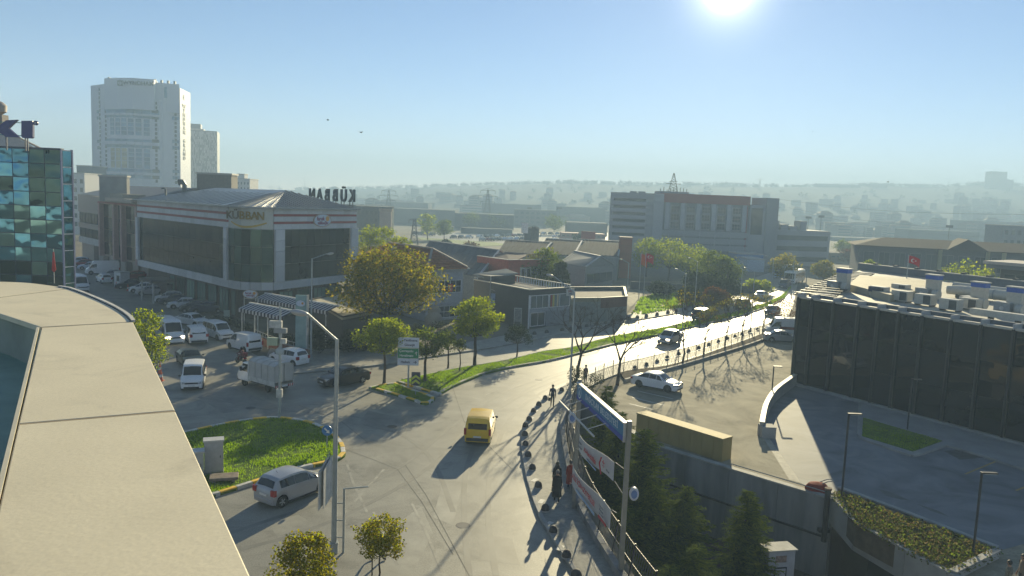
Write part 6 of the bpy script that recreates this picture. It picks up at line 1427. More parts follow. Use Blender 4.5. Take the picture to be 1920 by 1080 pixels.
# firs in the sunken garden
for k, (u, d, ztop, w_, lab) in enumerate(((1128, 50, 4.3, 3.4, 'dark fir whose tip reaches the bare tree behind the blue sign'), (1158, 46, 3.6, 3.8, 'dense fir directly behind the middle of the blue sign'), (1206, 42.5, 3.7, 4.4, 'broad fir behind the right pole of the blue sign'), (1232, 39.5, 1.4, 4.4, 'full fir in front of the concrete retaining wall below the ochre box'), (1292, 40, 1.3, 3.4, 'spreading fir against the middle of the retaining wall'), (1414, 37.5, 2.2, 3.0, 'pointed fir standing alone near the white kiosk'), (1180, 38.5, .6, 3.6, 'shadowed fir between the two banner poles'), (1322, 35, .3, 3.2, 'near fir below the retaining wall left of the pointed fir'), (1376, 33.5, -.6, 3.2, 'low near fir in front of the white kiosk'), (1270, 34.5, -.6, 3.4, 'near fir behind the sagging wire fence'), (1500, 32.5, -1.9, 3.4, 'low fir at the bottom edge right of the kiosk'))):
    p = colat(u + 22, d); conifer(lab, p, ztop + 4.6, w_ * 1.55, 100 + k)
# planter of dry green plants
plan_px = [(1574, 925), (1869, 1036), (1827, 1061), (1786, 1077), (1605, 984), (1562, 932)]
plp = [gp(u, v, .25) for u, v in plan_px]
pl_soil = struct(B().prism([(p.x, p.y) for p in plp], -.9, .22).build('planter_soil', soil))
lf_dry = leafmat('dry_ground_cover', [(.11, .09, .045), (.15, .12, .06), (.09, .12, .025), (.13, .17, .03), (.07, .055, .03)], .45)
b = B(); rnd = random.Random(5); k = 0
while k < 900:
    x, y = rnd.uniform(min(p.x for p in plp), max(p.x for p in plp)), rnd.uniform(min(p.y for p in plp), max(p.y for p in plp))
    if not inside((x, y), plp): continue
    k += 1; leaves(b, (x, y, .3), (.3, .3, .16), 22, .11, rnd, .9)
b.build('ground_cover', lf_dry, kind='stuff')
# ------------------------------------------------------------------ walls of the lower level
def wallrun(name, label, line, z0, z1, th, m, cop_=True, cat='wall'):
    t = thing(name, label, cat, (line[0].x, line[0].y, 0)); 
    n_ = 0
    for a, c in zip(line, line[1:]):
        L = (c - a).length; k = max(1, round(L / 3.0))
        for i in range(k):
            p, q = a.lerp(c, i / k), a.lerp(c, (i + 1) / k); d = (q - p).normalized() * .012
            B().beam((p + d).to_tuple()[:2] + ((z0 + z1) / 2,), (q - d).to_tuple()[:2] + ((z0 + z1) / 2,), th, z1 - z0).build('wall_panel', m, t, world=True)
    if cop_:
        b = B()
        for a, c in zip(line, line[1:]): b.beam((a.x, a.y, z1 + .04), (c.x, c.y, z1 + .04), th + .1, .08)
        b.build('coping', greykerb, t, world=True)
    return t
stc = mat('stained_concrete', (.20, .205, .21), rough=.85, var=.4, scale=.9, stretch=(1, 1, .18), bump=.2, bscale=10, spec=.25, detail=8)
rwl = G([(1128, 768), (1170, 802), (1215, 834), (1370, 882), (1562, 940)])
rt_ = wallrun('retaining_wall', 'long stained concrete retaining wall under the ochre box', rwl, -4.6, .12, .35, stc)
lg = B(); 
for a, c in zip(rwl[2:], rwl[3:]): lg.beam((a.x - .2, a.y - .12, -2.1), (c.x - .2, c.y - .12, -2.1), .12, .1)
lg.build('ledge_line', darksteel, rt_, world=True)
prail = B()
for a, c in zip(rwl[3:], rwl[4:]): prail.tube([(a.x, a.y, .42), (c.x, c.y, .42)], .03, 6); prail.tube([(a.x, a.y, .2), (a.x, a.y, .42)], .03, 6)
prail.build('rail', steel, rt_, world=True)
pw = G([(1562, 940), (1606, 988), (1700, 1041), (1780, 1084), (1900, 1150)])
wallrun('planter_wall', 'curving concrete planter wall over the dark underpass', pw, -1.25, .25, .25, concrete)
pend = [gp(1869, 1036, .25), gp(1786, 1077, .25)]; wallrun('planter_end_wall', 'short pale end wall closing the planter at the right', [pend[0], pend[1]], 0, .35, .25, mat('pale_wall', (.36, .34, .32), rough=.7))
pk_ = G([(1572, 922), (1700, 970), (1869, 1036)]); wallrun('planter_kerb', 'dark kerb between the planter and the shaded car park', pk_, 0, .24, .2, mat('slate_kerb', (.10, .12, .15)))
und = [p + Vector((1.6, 1.4, 0)) for p in pw]; wallrun('underpass_wall', 'dark inner wall of the underpass below the planter', und, -4.6, -1.2, .3, mat('underpass_shade_dark', (.025, .025, .025), rough=.9), False)  # near-black colour stands for the shade inside the underpass
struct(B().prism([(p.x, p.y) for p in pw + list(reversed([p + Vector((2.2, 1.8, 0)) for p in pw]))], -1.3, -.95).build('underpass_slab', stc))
pp = gp(1556, 940); pt2 = thing('drain_post', 'dark upright pipe at the corner of retaining wall and planter', 'pipe', (pp.x - .3, pp.y - .35, -4.6)); B().tube([(0, 0, 2.4), (0, 0, 5.4)], .16, 10).build('pipe', darksteel, pt2); B().tube([(0, 0, 5.4), (0, 0, 5.5)], .2, 10).build('cap', mat('rust', (.12, .07, .05), rough=.9), pt2); B().box(-.3, .3, .0, .3, 2.9, 3.1).build('clamp', darksteel, pt2)
rp = gp(1540, 932); rb_ = thing('barrow', 'upturned dark red barrow tub lying behind the retaining wall top', 'wheelbarrow', (rp.x, rp.y + .7, 0)); B().lathe([(.62, 0), (.6, .3), (.42, .55), (.05, .62)], 14, sc=(1.15, .8)).build('tub', mat('barrow_red', (.22, .03, .02), rough=.85, spec=.1), rb_, smooth=True); B().tube([(.2, -.1, .55), (.6, -.1, .72), (.9, -.1, .75)], .025, 5).build('handle', steel, rb_); B().tube([(.2, .2, .55), (.6, .2, .72), (.9, .2, .75)], .025, 5).build('handle', steel, rb_)
kp_ = colat(1502, 37.5); ki = thing('kiosk', 'small white kiosk panel with thin pale roof in the sunken garden', 'kiosk', (kp_.x, kp_.y, -4.6), R(12))
B().box(-.72, .72, -.4, .4, .0, 3.75).build('wall', mat('kiosk_white', (.42, .42, .45), rough=.5), ki); B().box(-.8, .8, -.5, .5, 3.75, 3.82).build('roof', greykerb, ki); B().box(-.35, .25, -.415, -.4, 3.15, 3.5).build('notice', mat('notice_colour', (.25, .17, .14), rough=.6, var=.6, scale=6), ki); B().box(-.4, .3, -.42, -.4, 1.4, 2.9).build('door_frame', black, ki); B().box(-.33, .23, -.43, -.415, 1.45, 2.83).build('door', mat('kiosk_white', (.52, .52, .54)), ki)
# ------------------------------------------------------------------ lamps, posts and signs
lampgrey = mat('lamp_grey', (.40, .41, .41), rough=.4, var=.06); polem = mat('pole_grey', (.36, .40, .42), rough=.45, metal=.4, var=.15)
def lamppost(label, p, h, dx, dy, rise, s=1., r0=.10, group='street lamps', zb=0.):
    t = thing('street_lamp', label, 'street lamp', (p.x, p.y, zb), 0, group)
    B().tube([(0, 0, 0), (0, 0, h * .5), (0, 0, h)], [r0, r0 * .8, r0 * .6], 10).build('pole', polem, t, smooth=True)
    B().tube([(0, 0, 0), (0, 0, .5)], r0 * 1.5, 10).build('base', polem, t); e_ = Vector((dx, dy, h + rise)); B().tube([(0, 0, h - .05), (dx * .9, dy * .9, h + rise * .95)], r0 * .42, 8).build('arm', polem, t)
    d = Vector((dx, dy, 0)).normalized(); hd = B().ball((0, 0, 0), .38 * s, 14, 8, (1, .48, .32)).build('lamp_head', lampgrey, t, smooth=True); hd.location = e_ + d * .2 * s; hd.rotation_euler = (0, -.18, math.atan2(dy, dx))
    gl = B().ball((0, 0, -.05 * s), .31 * s, 12, 6, (1, .42, .28)).build('glass', mat('lamp_glass', (.6, .6, .55), rough=.2), hd, smooth=True); return t
lp = gp(626, 1036); lamppost('tall grey street lamp with big oval head in front of the grass island', lp, 9.75, -1.35, -.3, 1.15, s=1.05, r0=.13)
lamppost('tall street lamp in front of the big dark window of the restaurant block', gp(583, 676), 9.9, 1.5, .2, .5, s=.9)
lamppost('tall street lamp with long arm beside the blue sign', gp(1068, 744), 8.85, -1.9, .6, 1.2, s=.9)
for k, (u, v) in enumerate(((1164, 485), (1269, 504), (1294, 483), (1399, 502), (1380, 482), (1438, 479), (1478, 474), (1499, 496))):
    hz_y = 378 + (u - 960) * .0393; d = 7.6 * FPX / (v - hz_y); p = at(u, v, d)
    lamppost(('far street lamp in front of the red brick pillar', 'street lamp on the median left of the park trees', 'far street lamp before the broad park tree', 'street lamp by the fence above the pine clump', 'far street lamp right of the pine clump', 'far street lamp by the blue shop front', 'far street lamp beside the blue buses', 'far street lamp above the white bus')[k], Vector((p.x + 1.2, p.y, 0)), 7.9, -1.1, 0, .5, s=.75, r0=.08, group='far street lamps of the boulevard')
# camera pole on the island
cp_ = gp(524, 786); ct = thing('camera_pole', 'tall thin grey pole with camera boxes and a green plate on the grass island', 'camera pole', (cp_.x, cp_.y, 0))
B().tube([(0, 0, 0), (0, 0, 8.1)], [.11, .07], 10).build('pole', polem, ct, smooth=True)
for (x, z, w_, h_, m, nm, rr) in ((-.25, 6.6, .85, .5, dirtywhite, 'camera_box', .1), (.1, 6.25, .9, .35, mat('weathered_grey', (.3, .3, .3), rough=.6), 'camera_box', -.1), (-.45, 5.35, .75, .55, mat('pale_green_plate', (.36, .42, .30), rough=.5), 'signal_plate', 0), (.3, 5.5, .4, .35, dirtywhite, 'lamp_box', 0)):
    o = B().box(-w_ / 2, w_ / 2, -.25, .1, 0, h_).build(nm, m, ct, bevel=.03); o.location = (x, -.1, z); o.rotation_euler = (0, 0, rr)
B().lathe([(.05, 5.25), (.32, 5.0), (.3, 4.7), (.05, 4.65)], 12, sc=(1, .5)).build('hoop_plate', polem, ct, smooth=True); B().box(-.2, .2, -.16, .12, 1.6, 2.2).build('control_box', dirtywhite, ct)
B().tube([(-.05, 0, 7.6), (-.5, -.1, 7.3)], .03, 6).build('bracket', polem, ct)
# short bracket post and board beside the near lamp
bp_ = gp(637, 1040); bt = thing('bracket_post', 'thin post with a long horizontal bracket beside the near street lamp', 'post', (lp.x + .42, lp.y + .05, 0))
B().box(-.05, .05, -.04, .04, 0, 3.0).build('post', polem, bt); B().beam((-.06, 0, 2.97), (1.05, .12, 3.07), .05, .05).build('bracket', polem, bt)
for z in (.7, 1.5, 2.3): B().beam((-.35, 0, z), (0, 0, z), .03, .05).build('clamp', polem, bt)
bd_ = thing('pole_banner', 'white double sided banner board seen edge on at the near street lamp', 'banner', (lp.x - .08, lp.y - .12, 0))
for k, (x, yy) in enumerate(((-.28, -1.35), (-.12, -1.15))): B().hexa([(x - .02, yy, 2.55), (x + .02, yy, 2.55), (-.08 + .1 * k, -.12, 2.75), (-.12 + .1 * k, -.12, 2.75), (x - .02, yy, 4.25), (x + .02, yy, 4.25), (-.08 + .1 * k, -.12, 4.6), (-.12 + .1 * k, -.12, 4.6)]).build('board', dirtywhite, bd_)
B().tube([(-.1, -.12, 4.75), (-.24, -1.3, 4.3)], .02, 5).build('stay', steel, bd_)
# direction sign
dp_ = gp(765, 731); ds_ = thing('direction_sign', 'direction sign of two white panels and a green one on the small striped island', 'road sign', (dp_.x, dp_.y, 0))
f = Fac(Vector((dp_.x - .85, dp_.y - .08, 0)), Vector((dp_.x + .75, dp_.y - .02, 0)))
B().tube([(0, 0, 0), (0, 0, 4.3)], .07, 8).build('post', lampgrey, ds_); sgw = mat('sign_white', (.60, .62, .68), rough=.45, var=.05); sgg = mat('sign_green_panel', (.02, .22, .09), rough=.45, var=.06); sgb = mat('sign_black', (.03, .03, .06), rough=.5)
zt = 4.35
for z0, z1, m in ((3.62, 4.42, sgw), (2.72, 3.52, sgg), (2.12, 2.64, sgw)): wallbox(f, ds_, 'panel', m, -.05, f.L + .05, z0, z1, -.03, .03); wallbox(f, ds_, 'panel_rim', whitepaint, -.08, f.L + .08, z0 - .03, z1 + .03, -.05, -.031)
f.text('Yenibosna', .27, .98, 4.22, .035, sgb, ds_, ext=.006); f.text('Güneşli', .27, .90, 3.83, .035, sgb, ds_, ext=.006); f.text('←', .34, .2, 4.05, .035, sgb, ds_, ext=.006)
f.text('Çevreyolu', .28, .64, 3.32, .035, whitepaint, ds_, ext=.006); f.text('Havalimanı', .26, .66, 2.93, .035, whitepaint, ds_, ext=.006); f.text('↑', .40, 1.48, 3.1, .035, whitepaint, ds_, ext=.006)
f.text('Halkalı', .28, .58, 2.38, .035, sgb, ds_, ext=.006); f.text('→', .36, 1.38, 2.38, .035, sgb, ds_, ext=.006)
# chevron sign
cv = gp(779, 744); cvs = thing('chevron_sign', 'black and bright yellow double chevron sign in front of the direction sign', 'road sign', (cv.x, cv.y, 0)); f = Fac(Vector((cv.x - .36, cv.y - .05, 0)), Vector((cv.x + .36, cv.y - .05, 0)))
B().tube([(0, 0, 0), (0, 0, 2.0)], .03, 6).build('post', lampgrey, cvs); wallbox(f, cvs, 'panel', sgb, 0, f.L, .95, 2.05, -.02, .02); chy = mat('chevron_yellow', (.52, .56, .03), rough=.4)
for z in (1.2, 1.58):
    for s in (-1, 1): fpoly(f, [(.36, z + .26), (.36, z + .06), (.36 + s * .32, z - .18), (.36 + s * .32, z + .02)][::(1 if s < 0 else -1)], .02, .03).build('chevron', chy, cvs, world=True)
# blue keep-right disc
rp_ = gp(613, 843); rs2 = thing('keep_right_sign', 'round blue sign with white slanting arrow on the grass island', 'road sign', (rp_.x, rp_.y, 0)); f = Fac(Vector((rp_.x - .4, rp_.y - .05, 0)), Vector((rp_.x + .4, rp_.y - .03, 0)))
B().tube([(0, 0, 0), (0, 0, 1.35)], .03, 6).build('post', lampgrey, rs2); sbl = mat('traffic_blue', (.02, .16, .45), rough=.4, var=.05)
fpoly(f, [(.4 + .33 * math.cos(a * .2618), 1.25 + .33 * math.sin(a * .2618)) for a in range(24)], -.02, .02).build('disc', sbl, rs2, world=True)
A_c = (.4, 1.25); rot_ = lambda x, y: (.4 + (x + y) * .7071, 1.25 + (y - x) * .7071)
fpoly(f, [rot_(-.22, -.05), rot_(.05, -.05), rot_(.05, -.14), rot_(.24, 0), rot_(.05, .14), rot_(.05, .05), rot_(-.22, .05)], .02, .03).build('arrow', whitepaint, rs2, world=True)
# electric cabinets and slab bench on the island
cbm = mat('cabinet_grey', (.40, .40, .41), rough=.6, var=.12)
for k, (u, v, h, w_) in enumerate(((397, 893, 1.9, 1.0), (358, 905, 1.55, 1.1))):
    p = gp(u, v); t = thing('electric_cabinet', ('taller grey electric cabinet on the grass island', 'lower grey electric cabinet half hidden by the parapet')[k], 'cabinet', (p.x, p.y + .3, .1), R(22))
    B().box(-w_ / 2, w_ / 2, -.3, .3, .12, h).build('case', cbm, t, bevel=.02); B().box(-w_ / 2 - .05, w_ / 2 + .05, -.36, .36, h, h + .08).build('lid', mat('cabinet_lid', (.50, .50, .50), rough=.5), t); B().box(-w_ / 2 - .03, w_ / 2 + .03, -.33, .33, -.05, .12).build('plinth', concrete, t); B().box(-w_ / 2 + .05, w_ / 2 - .05, -.312, -.30, .2, h - .08).build('door', cbm, t); B().box(w_ / 2 - .18, w_ / 2 - .14, -.33, -.312, h * .5, h * .5 + .14).build('handle', darksteel, t)
p = gp(420, 905); t = thing('slab_bench', 'low weathered stone slab lying in the grass beside the cabinets', 'stone slab', (p.x, p.y, .1), R(18)); B().box(-.75, .75, -.45, .45, .16, .32).build('slab', mat('weathered_slab', (.20, .16, .13), rough=.9, var=.4, scale=3), t, bevel=.03); B().box(-.6, -.4, -.35, .35, 0, .16).build('support', concrete, t); B().box(.4, .6, -.35, .35, 0, .16).build('support', concrete, t)
# cones
conem = mat('cone_orange', (.55, .08, .02), rough=.5, var=.1); 
for k, (u, v, lab) in enumerate(((300, 700, 'orange cone nearest the beige parapet'), (302, 714, 'second orange cone right below the first one by the parapet'), (240, 545, 'small orange cone beside the guard booth'), (218, 540, 'small orange cone between the hatchback and the guard booth'))):
    p = gp(u, v); t = thing('traffic_cone', lab, 'cone', (p.x, p.y, 0), 0, 'traffic cones in the alley'); B().lathe([(.17, .04), (.11, .35), (.04, .95), (.03, 1.0)], 10).build('cone', conem, t, smooth=True); B().box(-.22, .22, -.22, .22, 0, .04).build('base', conem, t); B().lathe([(.125, .32), (.09, .55)], 10).build('band', whitepaint, t)
# guard booth
gb = gp(229, 538); t = thing('guard_booth', 'white guard booth with dark window standing among the parked cars', 'booth', (gb.x, gb.y, 0), R(-35))
B().box(-.95, .95, -.8, .8, 0, 2.35).build('wall', whitepaint, t, bevel=.1); B().box(-1.0, 1.0, -.85, .85, 2.35, 2.5).build('roof', dirtywhite, t, bevel=.05); B().box(-.1, .7, -.83, -.8, 1.0, 1.9).build('window', carglass, t); B().box(-.95 - .03, -.95, -.5, .3, .9, 1.9).build('window', carglass, t)
# entrance canopy and board
fu = lambda u: (colat(u, 110) - A_).dot(fA.e)
en = thing('entrance_canopy', 'dark flat entrance canopy on white posts in front of the restaurant block', 'canopy', fA.pt(12.5, 0, 2)); wallbox(fA, en, 'roof', mat('canopy_brown', (.09, .075, .06), rough=.6), 10.2, 15.2, 2.9, 3.25, .1, 3.4)
for u in (10.5, 14.9): wallbox(fA, en, 'post', dirtywhite, u - .1, u + .1, 0, 2.9, 3.0, 3.2)
wallbox(fA, en, 'door', carglass, 11.8, 13.6, 0, 2.5, .0, .08)
p = gp(425, 608); t = thing('notice_board', 'pale green standing board on the lawn by the parked cars', 'board', (p.x, p.y, 0)); B().box(-.35, .35, -.04, .04, .5, 1.7).build('panel', mat('pale_green_board', (.40, .48, .42), rough=.5), t); B().box(-.33, -.27, -.03, .03, 0, .5).build('leg', polem, t); B().box(.27, .33, -.03, .03, 0, .5).build('leg', polem, t)
# oval sign on two posts
op = colat(470, 87); t = thing('oval_sign', 'oval shop sign with orange spot on two thin posts above the garden', 'sign', (op.x, op.y, 0)); f = Fac(op + Vector((-1.0, 0, 0)), op + Vector((1.0, 0, 0))); ovalsign(f, t, 1.0, 4.45, 1.75, 1.0, 0)
for x in (-.75, .75): B().tube([(x, .05, 0), (x, .05, 4.2)], .045, 6).build('post', dirtywhite, t)
B().tube([(-.75, .05, 3.9), (.75, .05, 3.9)], .035, 6).build('crossbar', dirtywhite, t)
# totem
tp = colat(567, 76); t = thing('totem_sign', 'tall pale green glass totem with the oval logo beside the awnings', 'sign', (tp.x, tp.y, 0), R(-12))
B().box(-.62, .62, -.15, .15, 0, 6.0).build('body', mat('totem_glass', (.26, .38, .36), rough=.25, var=.25, scale=.8), t); B().box(.55, .66, -.18, .18, 0, 6.05).build('edge', dirtywhite, t); 
f = Fac(tp + Vector((-.62, -.03, 0)), tp + Vector((.6, -.3, 0))); fpoly(f, [(.6 + .48 * math.cos(a * .3), 5.2 + .30 * math.sin(a * .3)) for a in range(21)], .13, .17).build('logo', mat('oval_face', (.55, .60, .70)), t, world=False); o = t.children[-1]; o.data.transform(Matrix.Rotation(R(12), 4, 'Z') @ Matrix.Translation((-tp.x, -tp.y, 0)))
fpoly(f, [(.82 + .12 * math.cos(a * .5), 5.22 + .12 * math.sin(a * .5)) for a in range(13)], .17, .18).build('logo_spot', mat('logo_orange', (.62, .28, .02)), t); o = t.children[-1]; o.data.transform(Matrix.Rotation(R(12), 4, 'Z') @ Matrix.Translation((-tp.x, -tp.y, 0)))
# striped awnings over the terrace
strd = mat('awning_dark', (.045, .035, .045), rough=.7); strw = mat('awning_white', (.50, .48, .50), rough=.7)
for k, (u0, d0, u1, d1, zt_, lab) in enumerate(((497, 89, 634, 81, 4.3, 'long rear dark and white striped awning behind the totem'), (468, 82, 552, 77.5, 4.1, 'shorter front striped awning left of the totem'))):
    a, c = colat(u0, d0), colat(u1, d1); f = Fac(a, c); t = thing('awning', lab, 'awning', (a.x, a.y, 0)); n_ = int(f.L / .28)
    for i in range(n_):
        ua, ub = f.L * i / n_, f.L * (i + 1) / n_; m = strd if i % 2 else strw
        B().hexa([f.pt(ua, zt_ - .45, 1.3), f.pt(ub, zt_ - .45, 1.3), f.pt(ub, zt_ - .03, 0), f.pt(ua, zt_ - .03, 0), f.pt(ua, zt_ - .42, 1.3), f.pt(ub, zt_ - .42, 1.3), f.pt(ub, zt_, 0), f.pt(ua, zt_, 0)]).build('stripe', m, t, world=True)
        wallbox(f, t, 'valance_stripe', m, ua, ub, zt_ - .8, zt_ - .44, 1.3, 1.32)
    wallbox(f, t, 'header', whitepaint, -.1, f.L + .1, zt_ - .05, zt_ + .12, -.2, .02)
    for i in range(4): u = .4 + (f.L - .8) * i / 3; wallbox(f, t, 'post', dirtywhite, u - .05, u + .05, 0, zt_ - .5, 1.15, 1.25)
# terrace tables, low fence and brick planter wall
tf = spline(G([(478, 636), (505, 648), (545, 660), (585, 668)]), 4); ft = thing('garden_fence', 'low thin white garden fence round the restaurant terrace', 'fence', (tf[0].x, tf[0].y, 0))
for p in resample(tf, .8): B().tube([(p.x, p.y, 0), (p.x, p.y, 1.1)], .03, 5).build('post', dirtywhite, ft, world=True)
b = B()
for z in (.35, .7, 1.08):
    for a, c in zip(tf, tf[1:]): b.beam((a.x, a.y, z), (c.x, c.y, z), .03, .04)
b.build('rail', dirtywhite, ft, world=True)
bw = [p + Vector((0, -.7, 0)) for p in tf[3:]]; wallrun('brick_planter', 'low orange brick planter wall behind the box truck', bw, 0, .75, .35, mat('orange_brick', (.22, .10, .06), rough=.85, var=.2, scale=5), False)
# cafe with flat beige roof
cq = [gp(u, v, 3.5) for u, v in ((586, 562), (650, 549), (700, 584), (642, 595))]; cf = thing('cafe_building', 'low cafe with sunlit flat beige roof between totem and plane tree', 'cafe', (cq[0].x, cq[0].y, 0))
B().prism([(p.x, p.y) for p in inset(cq, .4)], 0, 3.2).build('wall', mat('cafe_wall', (.09, .08, .07), rough=.8), cf, world=True); B().prism([(p.x, p.y) for p in cq], 3.2, 3.5).build('roof', mat('cafe_roof', (.40, .36, .26), rough=.8, var=.15, scale=.6), cf, world=True)
b = B()
for a, c in zip(cq, cq[1:] + cq[:1]): b.beam((a.x, a.y, 3.56), (c.x, c.y, 3.56), .18, .14)
b.build('roof_edge', mat('dark_edge', (.07, .06, .05), rough=.7), cf, world=True); f = Fac(cq[0], cq[3]); window(f, cf, .6, f.L - .6, .6, 2.6, -.36, dkm, carglass, 4)
# satellite dishes beside the tiled house
for k, (u, v, d) in enumerate(((813, 601, 84), (815, 586, 88), (738, 468, 100))):
    p = at(u, v, d); t = thing('satellite_dish', ('big grey satellite dish low beside the plane tree', 'satellite dish just above the big one beside the plane tree', 'small satellite dish on the tiled roof behind the plane tree')[k], 'satellite dish', (p.x, p.y, p.z), 0)
    r_ = (1.0, .75, .5)[k]; o = B().lathe([(.02, 0), (r_ * .5, .06), (r_ * .85, .17), (r_, .26), (r_ * .98, .27), (r_ * .84, .19), (r_ * .5, .08), (.03, .03)], 20).build('dish', mat('dish_grey', (.28, .28, .29), rough=.5), t, smooth=True); o.rotation_euler = (R(60), 0, R(200)); B().tube([(0, 0, -.05), (0, .3, -.6), (0, .3, -p.z if k < 2 else -1.2)], .04, 5).build('mount', polem, t); B().tube([(0, 0, 0), (.2, -.6, .35)], .02, 4).build('feed_arm', polem, t)
# ------------------------------------------------------------------ frame of the blue municipal sign
g1, g2 = gp(1075, 957), gp(1163, 1088); g1.z = g2.z = 0
sfm = thing('sign_frame', 'tall blue municipal name board hung between two steel poles over the pavement', 'sign', (g1.x, g1.y, 0)); f = Fac(g1, g2)
sp = mat('sign_pole', (.26, .265, .25), rough=.45, metal=.5, var=.12)
for u in (0, f.L): wallbox(f, sfm, 'pole', sp, u - .09, u + .09, 0, 7.05, -.09, .09)
sbb = mat('municipal_blue', (.03, .17, .33), rough=.45, var=.12, scale=.5); ssl = mat('pale_frame', (.55, .55, .52), rough=.45)
wallbox(f, sfm, 'board', sbb, .14, f.L - .14, 6.08, 6.86, .04, .16); wallbox(f, sfm, 'board_rim', ssl, .12, f.L - .12, 6.86, 6.93, .0, .2); wallbox(f, sfm, 'board_rim', ssl, f.L - .14, f.L - .11, 6.08, 6.86, .0, .2)
wallbox(f, sfm, 'blue_strip', mat('royal_blue', (.012, .05, .34), rough=.45), .14, f.L - .14, 6.08, 6.30, .16, .166)
wlt = mat('sign_letter_white', (.55, .62, .68), rough=.5)
f.text('BAĞCILAR BELEDİYESİ', .40, f.L * .55, 6.56, .166, wlt, sfm, sx=1.0, ext=.004, spacing=1.25)
f.text('İş Geliştirme ve Sosyal Tesisleri', .15, f.L * .6, 6.19, .168, mat('pale_blue_text', (.2, .3, .55), rough=.5), sfm, sx=.9, ext=.003)
fpoly(f, [(.62 + .30 * math.cos(a * .2618), 6.5 + .31 * math.sin(a * .2618)) for a in range(24)], .16, .17).build('emblem', wlt, sfm, world=True); fpoly(f, [(.62 + .23 * math.cos(a * .2618), 6.5 + .24 * math.sin(a * .2618)) for a in range(24)], .17, .176).build('emblem_ring', sbb, sfm, world=True); fpoly(f, [(.54, 6.36), (.70, 6.36), (.70, 6.52), (.62, 6.66), (.54, 6.52)], .176, .182).build('emblem_tower', wlt, sfm, world=True)
wallbox(f, sfm, 'floodlight_bar', ssl, -.1, f.L - 1.6, 5.86, 5.92, .97, 1.03)
for u in (.9, 2.2, 3.5, 4.9): B().beam(f.pt(u, 5.89, 1.0), f.pt(u + .15, 6.2, .16), .035).build('strut', ssl, sfm, world=True)
B().lathe([(.36, 0), (.34, .1)], 12, f.pt(0, .0, 0) - f.pt(0, 0, 0)).build('foot', concrete, sfm)
def banner(label, px, m, words, d):
    """cloth hung between the poles, corners given in the plane of the frame"""
    t = thing('banner', label, 'banner', (g1.x, g1.y, 0)); (ua, z1a, z0a), (ub, z1b, z0b) = px; n_ = 12; b = B()
    for i in range(n_ + 1):
        s = i / n_; u = ua + (ub - ua) * s; sag = .14 * math.sin(math.pi * s)
        for z in (z1a + (z1b - z1a) * s - sag, z0a + (z0b - z0a) * s - sag * 1.2): p = f.pt(u, z, d + .1 * math.sin(s * 7)); b.v.append(tuple(p))
    for i in range(n_): b.f.append((2 * i, 2 * i + 1, 2 * i + 3, 2 * i + 2))
    o = b.build('cloth', m, t, world=True); md = o.modifiers.new('s', 'SOLIDIFY'); md.thickness = .01
    for (uu, z, txt, sz, mm) in words: f.text(txt, sz, uu, z, d + .16, mm, t, ext=.003)
    for (u0, z0, u1, z1) in ((.1, z1a + .35, ua, z1a), (.1, z0a - .1, ua, z0a), (ub, z1b, f.L - .1, z1b + .1), (ub, z0b, f.L - .1, z0b - .15)): B().beam(f.pt(u0, z0, d), f.pt(u1, z1, d), .012).build('rope', dirtywhite, t, world=True)
    return t
bwm = mat('banner_white', (.50, .50, .51), rough=.7, var=.05); bred = mat('banner_red', (.45, .03, .05), rough=.6); bgr = mat('banner_grey', (.16, .17, .20), rough=.7)
t = banner('small white banner with red line and maple shaped mark between the sign poles', ((.6, 4.3, 3.5), (6.3, 4.8, 3.95)), bwm, [(3.0, 3.98, 'Al-Hamdülillah', .34, bred), (1.3, 4.08, 'Bağcılar', .17, bgr), (1.3, 3.85, 'Belediyesi', .17, bgr), (3.1, 3.7, 'www.bagcilar.bel.tr', .15, bgr), (5.1, 4.3, '✽', .5, bred), (5.75, 4.2, 'bilgi evi', .15, bgr)], .05)
for a, c in (((4.75, 4.5), (4.5, 4.15)), ((4.5, 4.15), (4.8, 3.72))): B().beam(f.pt(a[0], a[1], .2), f.pt(c[0], c[1], .2), .05).build('red_line', bred, t, world=True)
wallbox(f, t, 'blue_bar', mat('banner_blue', (.3, .42, .6), rough=.7), 2.4, 3.9, 3.55, 3.62, .15, .17)
t = banner('large white banner with big red capitals hung lowest between the sign poles', ((.5, 2.64, 1.66), (6.9, 2.89, 1.98)), bwm, [(3.0, 2.3, 'AİLE İÇİN GÖSTERİLER', .36, bred), (5.9, 2.6, 'Bağcılar', .17, bgr), (5.9, 2.42, 'Meydanı', .17, bgr), (5.9, 2.24, 'Saat 14.00', .15, bgr), (.85, 2.15, 'i', .4, bgr)], .3)
wallbox(f, t, 'blue_wave', mat('banner_blue', (.3, .42, .6)), 1.8, 4.9, 1.78, 1.9, .44, .46); wallbox(f, t, 'red_tab', bred, 5.5, 6.6, 1.98, 2.1, .44, .46)
# round medallion lamps on the poles
for k, (pp_, z, lab) in enumerate(((g1, 5.0, 'round illuminated emblem box on the far pole of the blue sign'), (g2, 3.9, 'round illuminated emblem box on the near pole of the blue sign'))):
    t = thing('emblem_box', lab, 'round sign', (pp_.x, pp_.y, z)); fx = Fac(Vector((0, 0, 0)), Vector((1, .1, 0))); off_ = -.3 if k == 0 else .36
    o = B().lathe([(.30, -.09), (.34, -.07), (.34, .07), (.30, .09)], 20, axis='y').build('case', mat('emblem_white', (.5, .52, .58), rough=.4), t, smooth=True); o.location = (off_, -.05, 0); o.scale = (.6, .9, .85)
    o2 = B().lathe([(.22, -.1), (.22, -.095)], 18, axis='y').build('emblem', mat('emblem_blue', (.12, .2, .42), rough=.5), t); o2.location = (off_, -.05, 0); o2.scale = (.6, .95, .85)
    B().tube([(0, 0, .1), (off_, 0, .35)], .02, 5).build('bracket', sp, t)
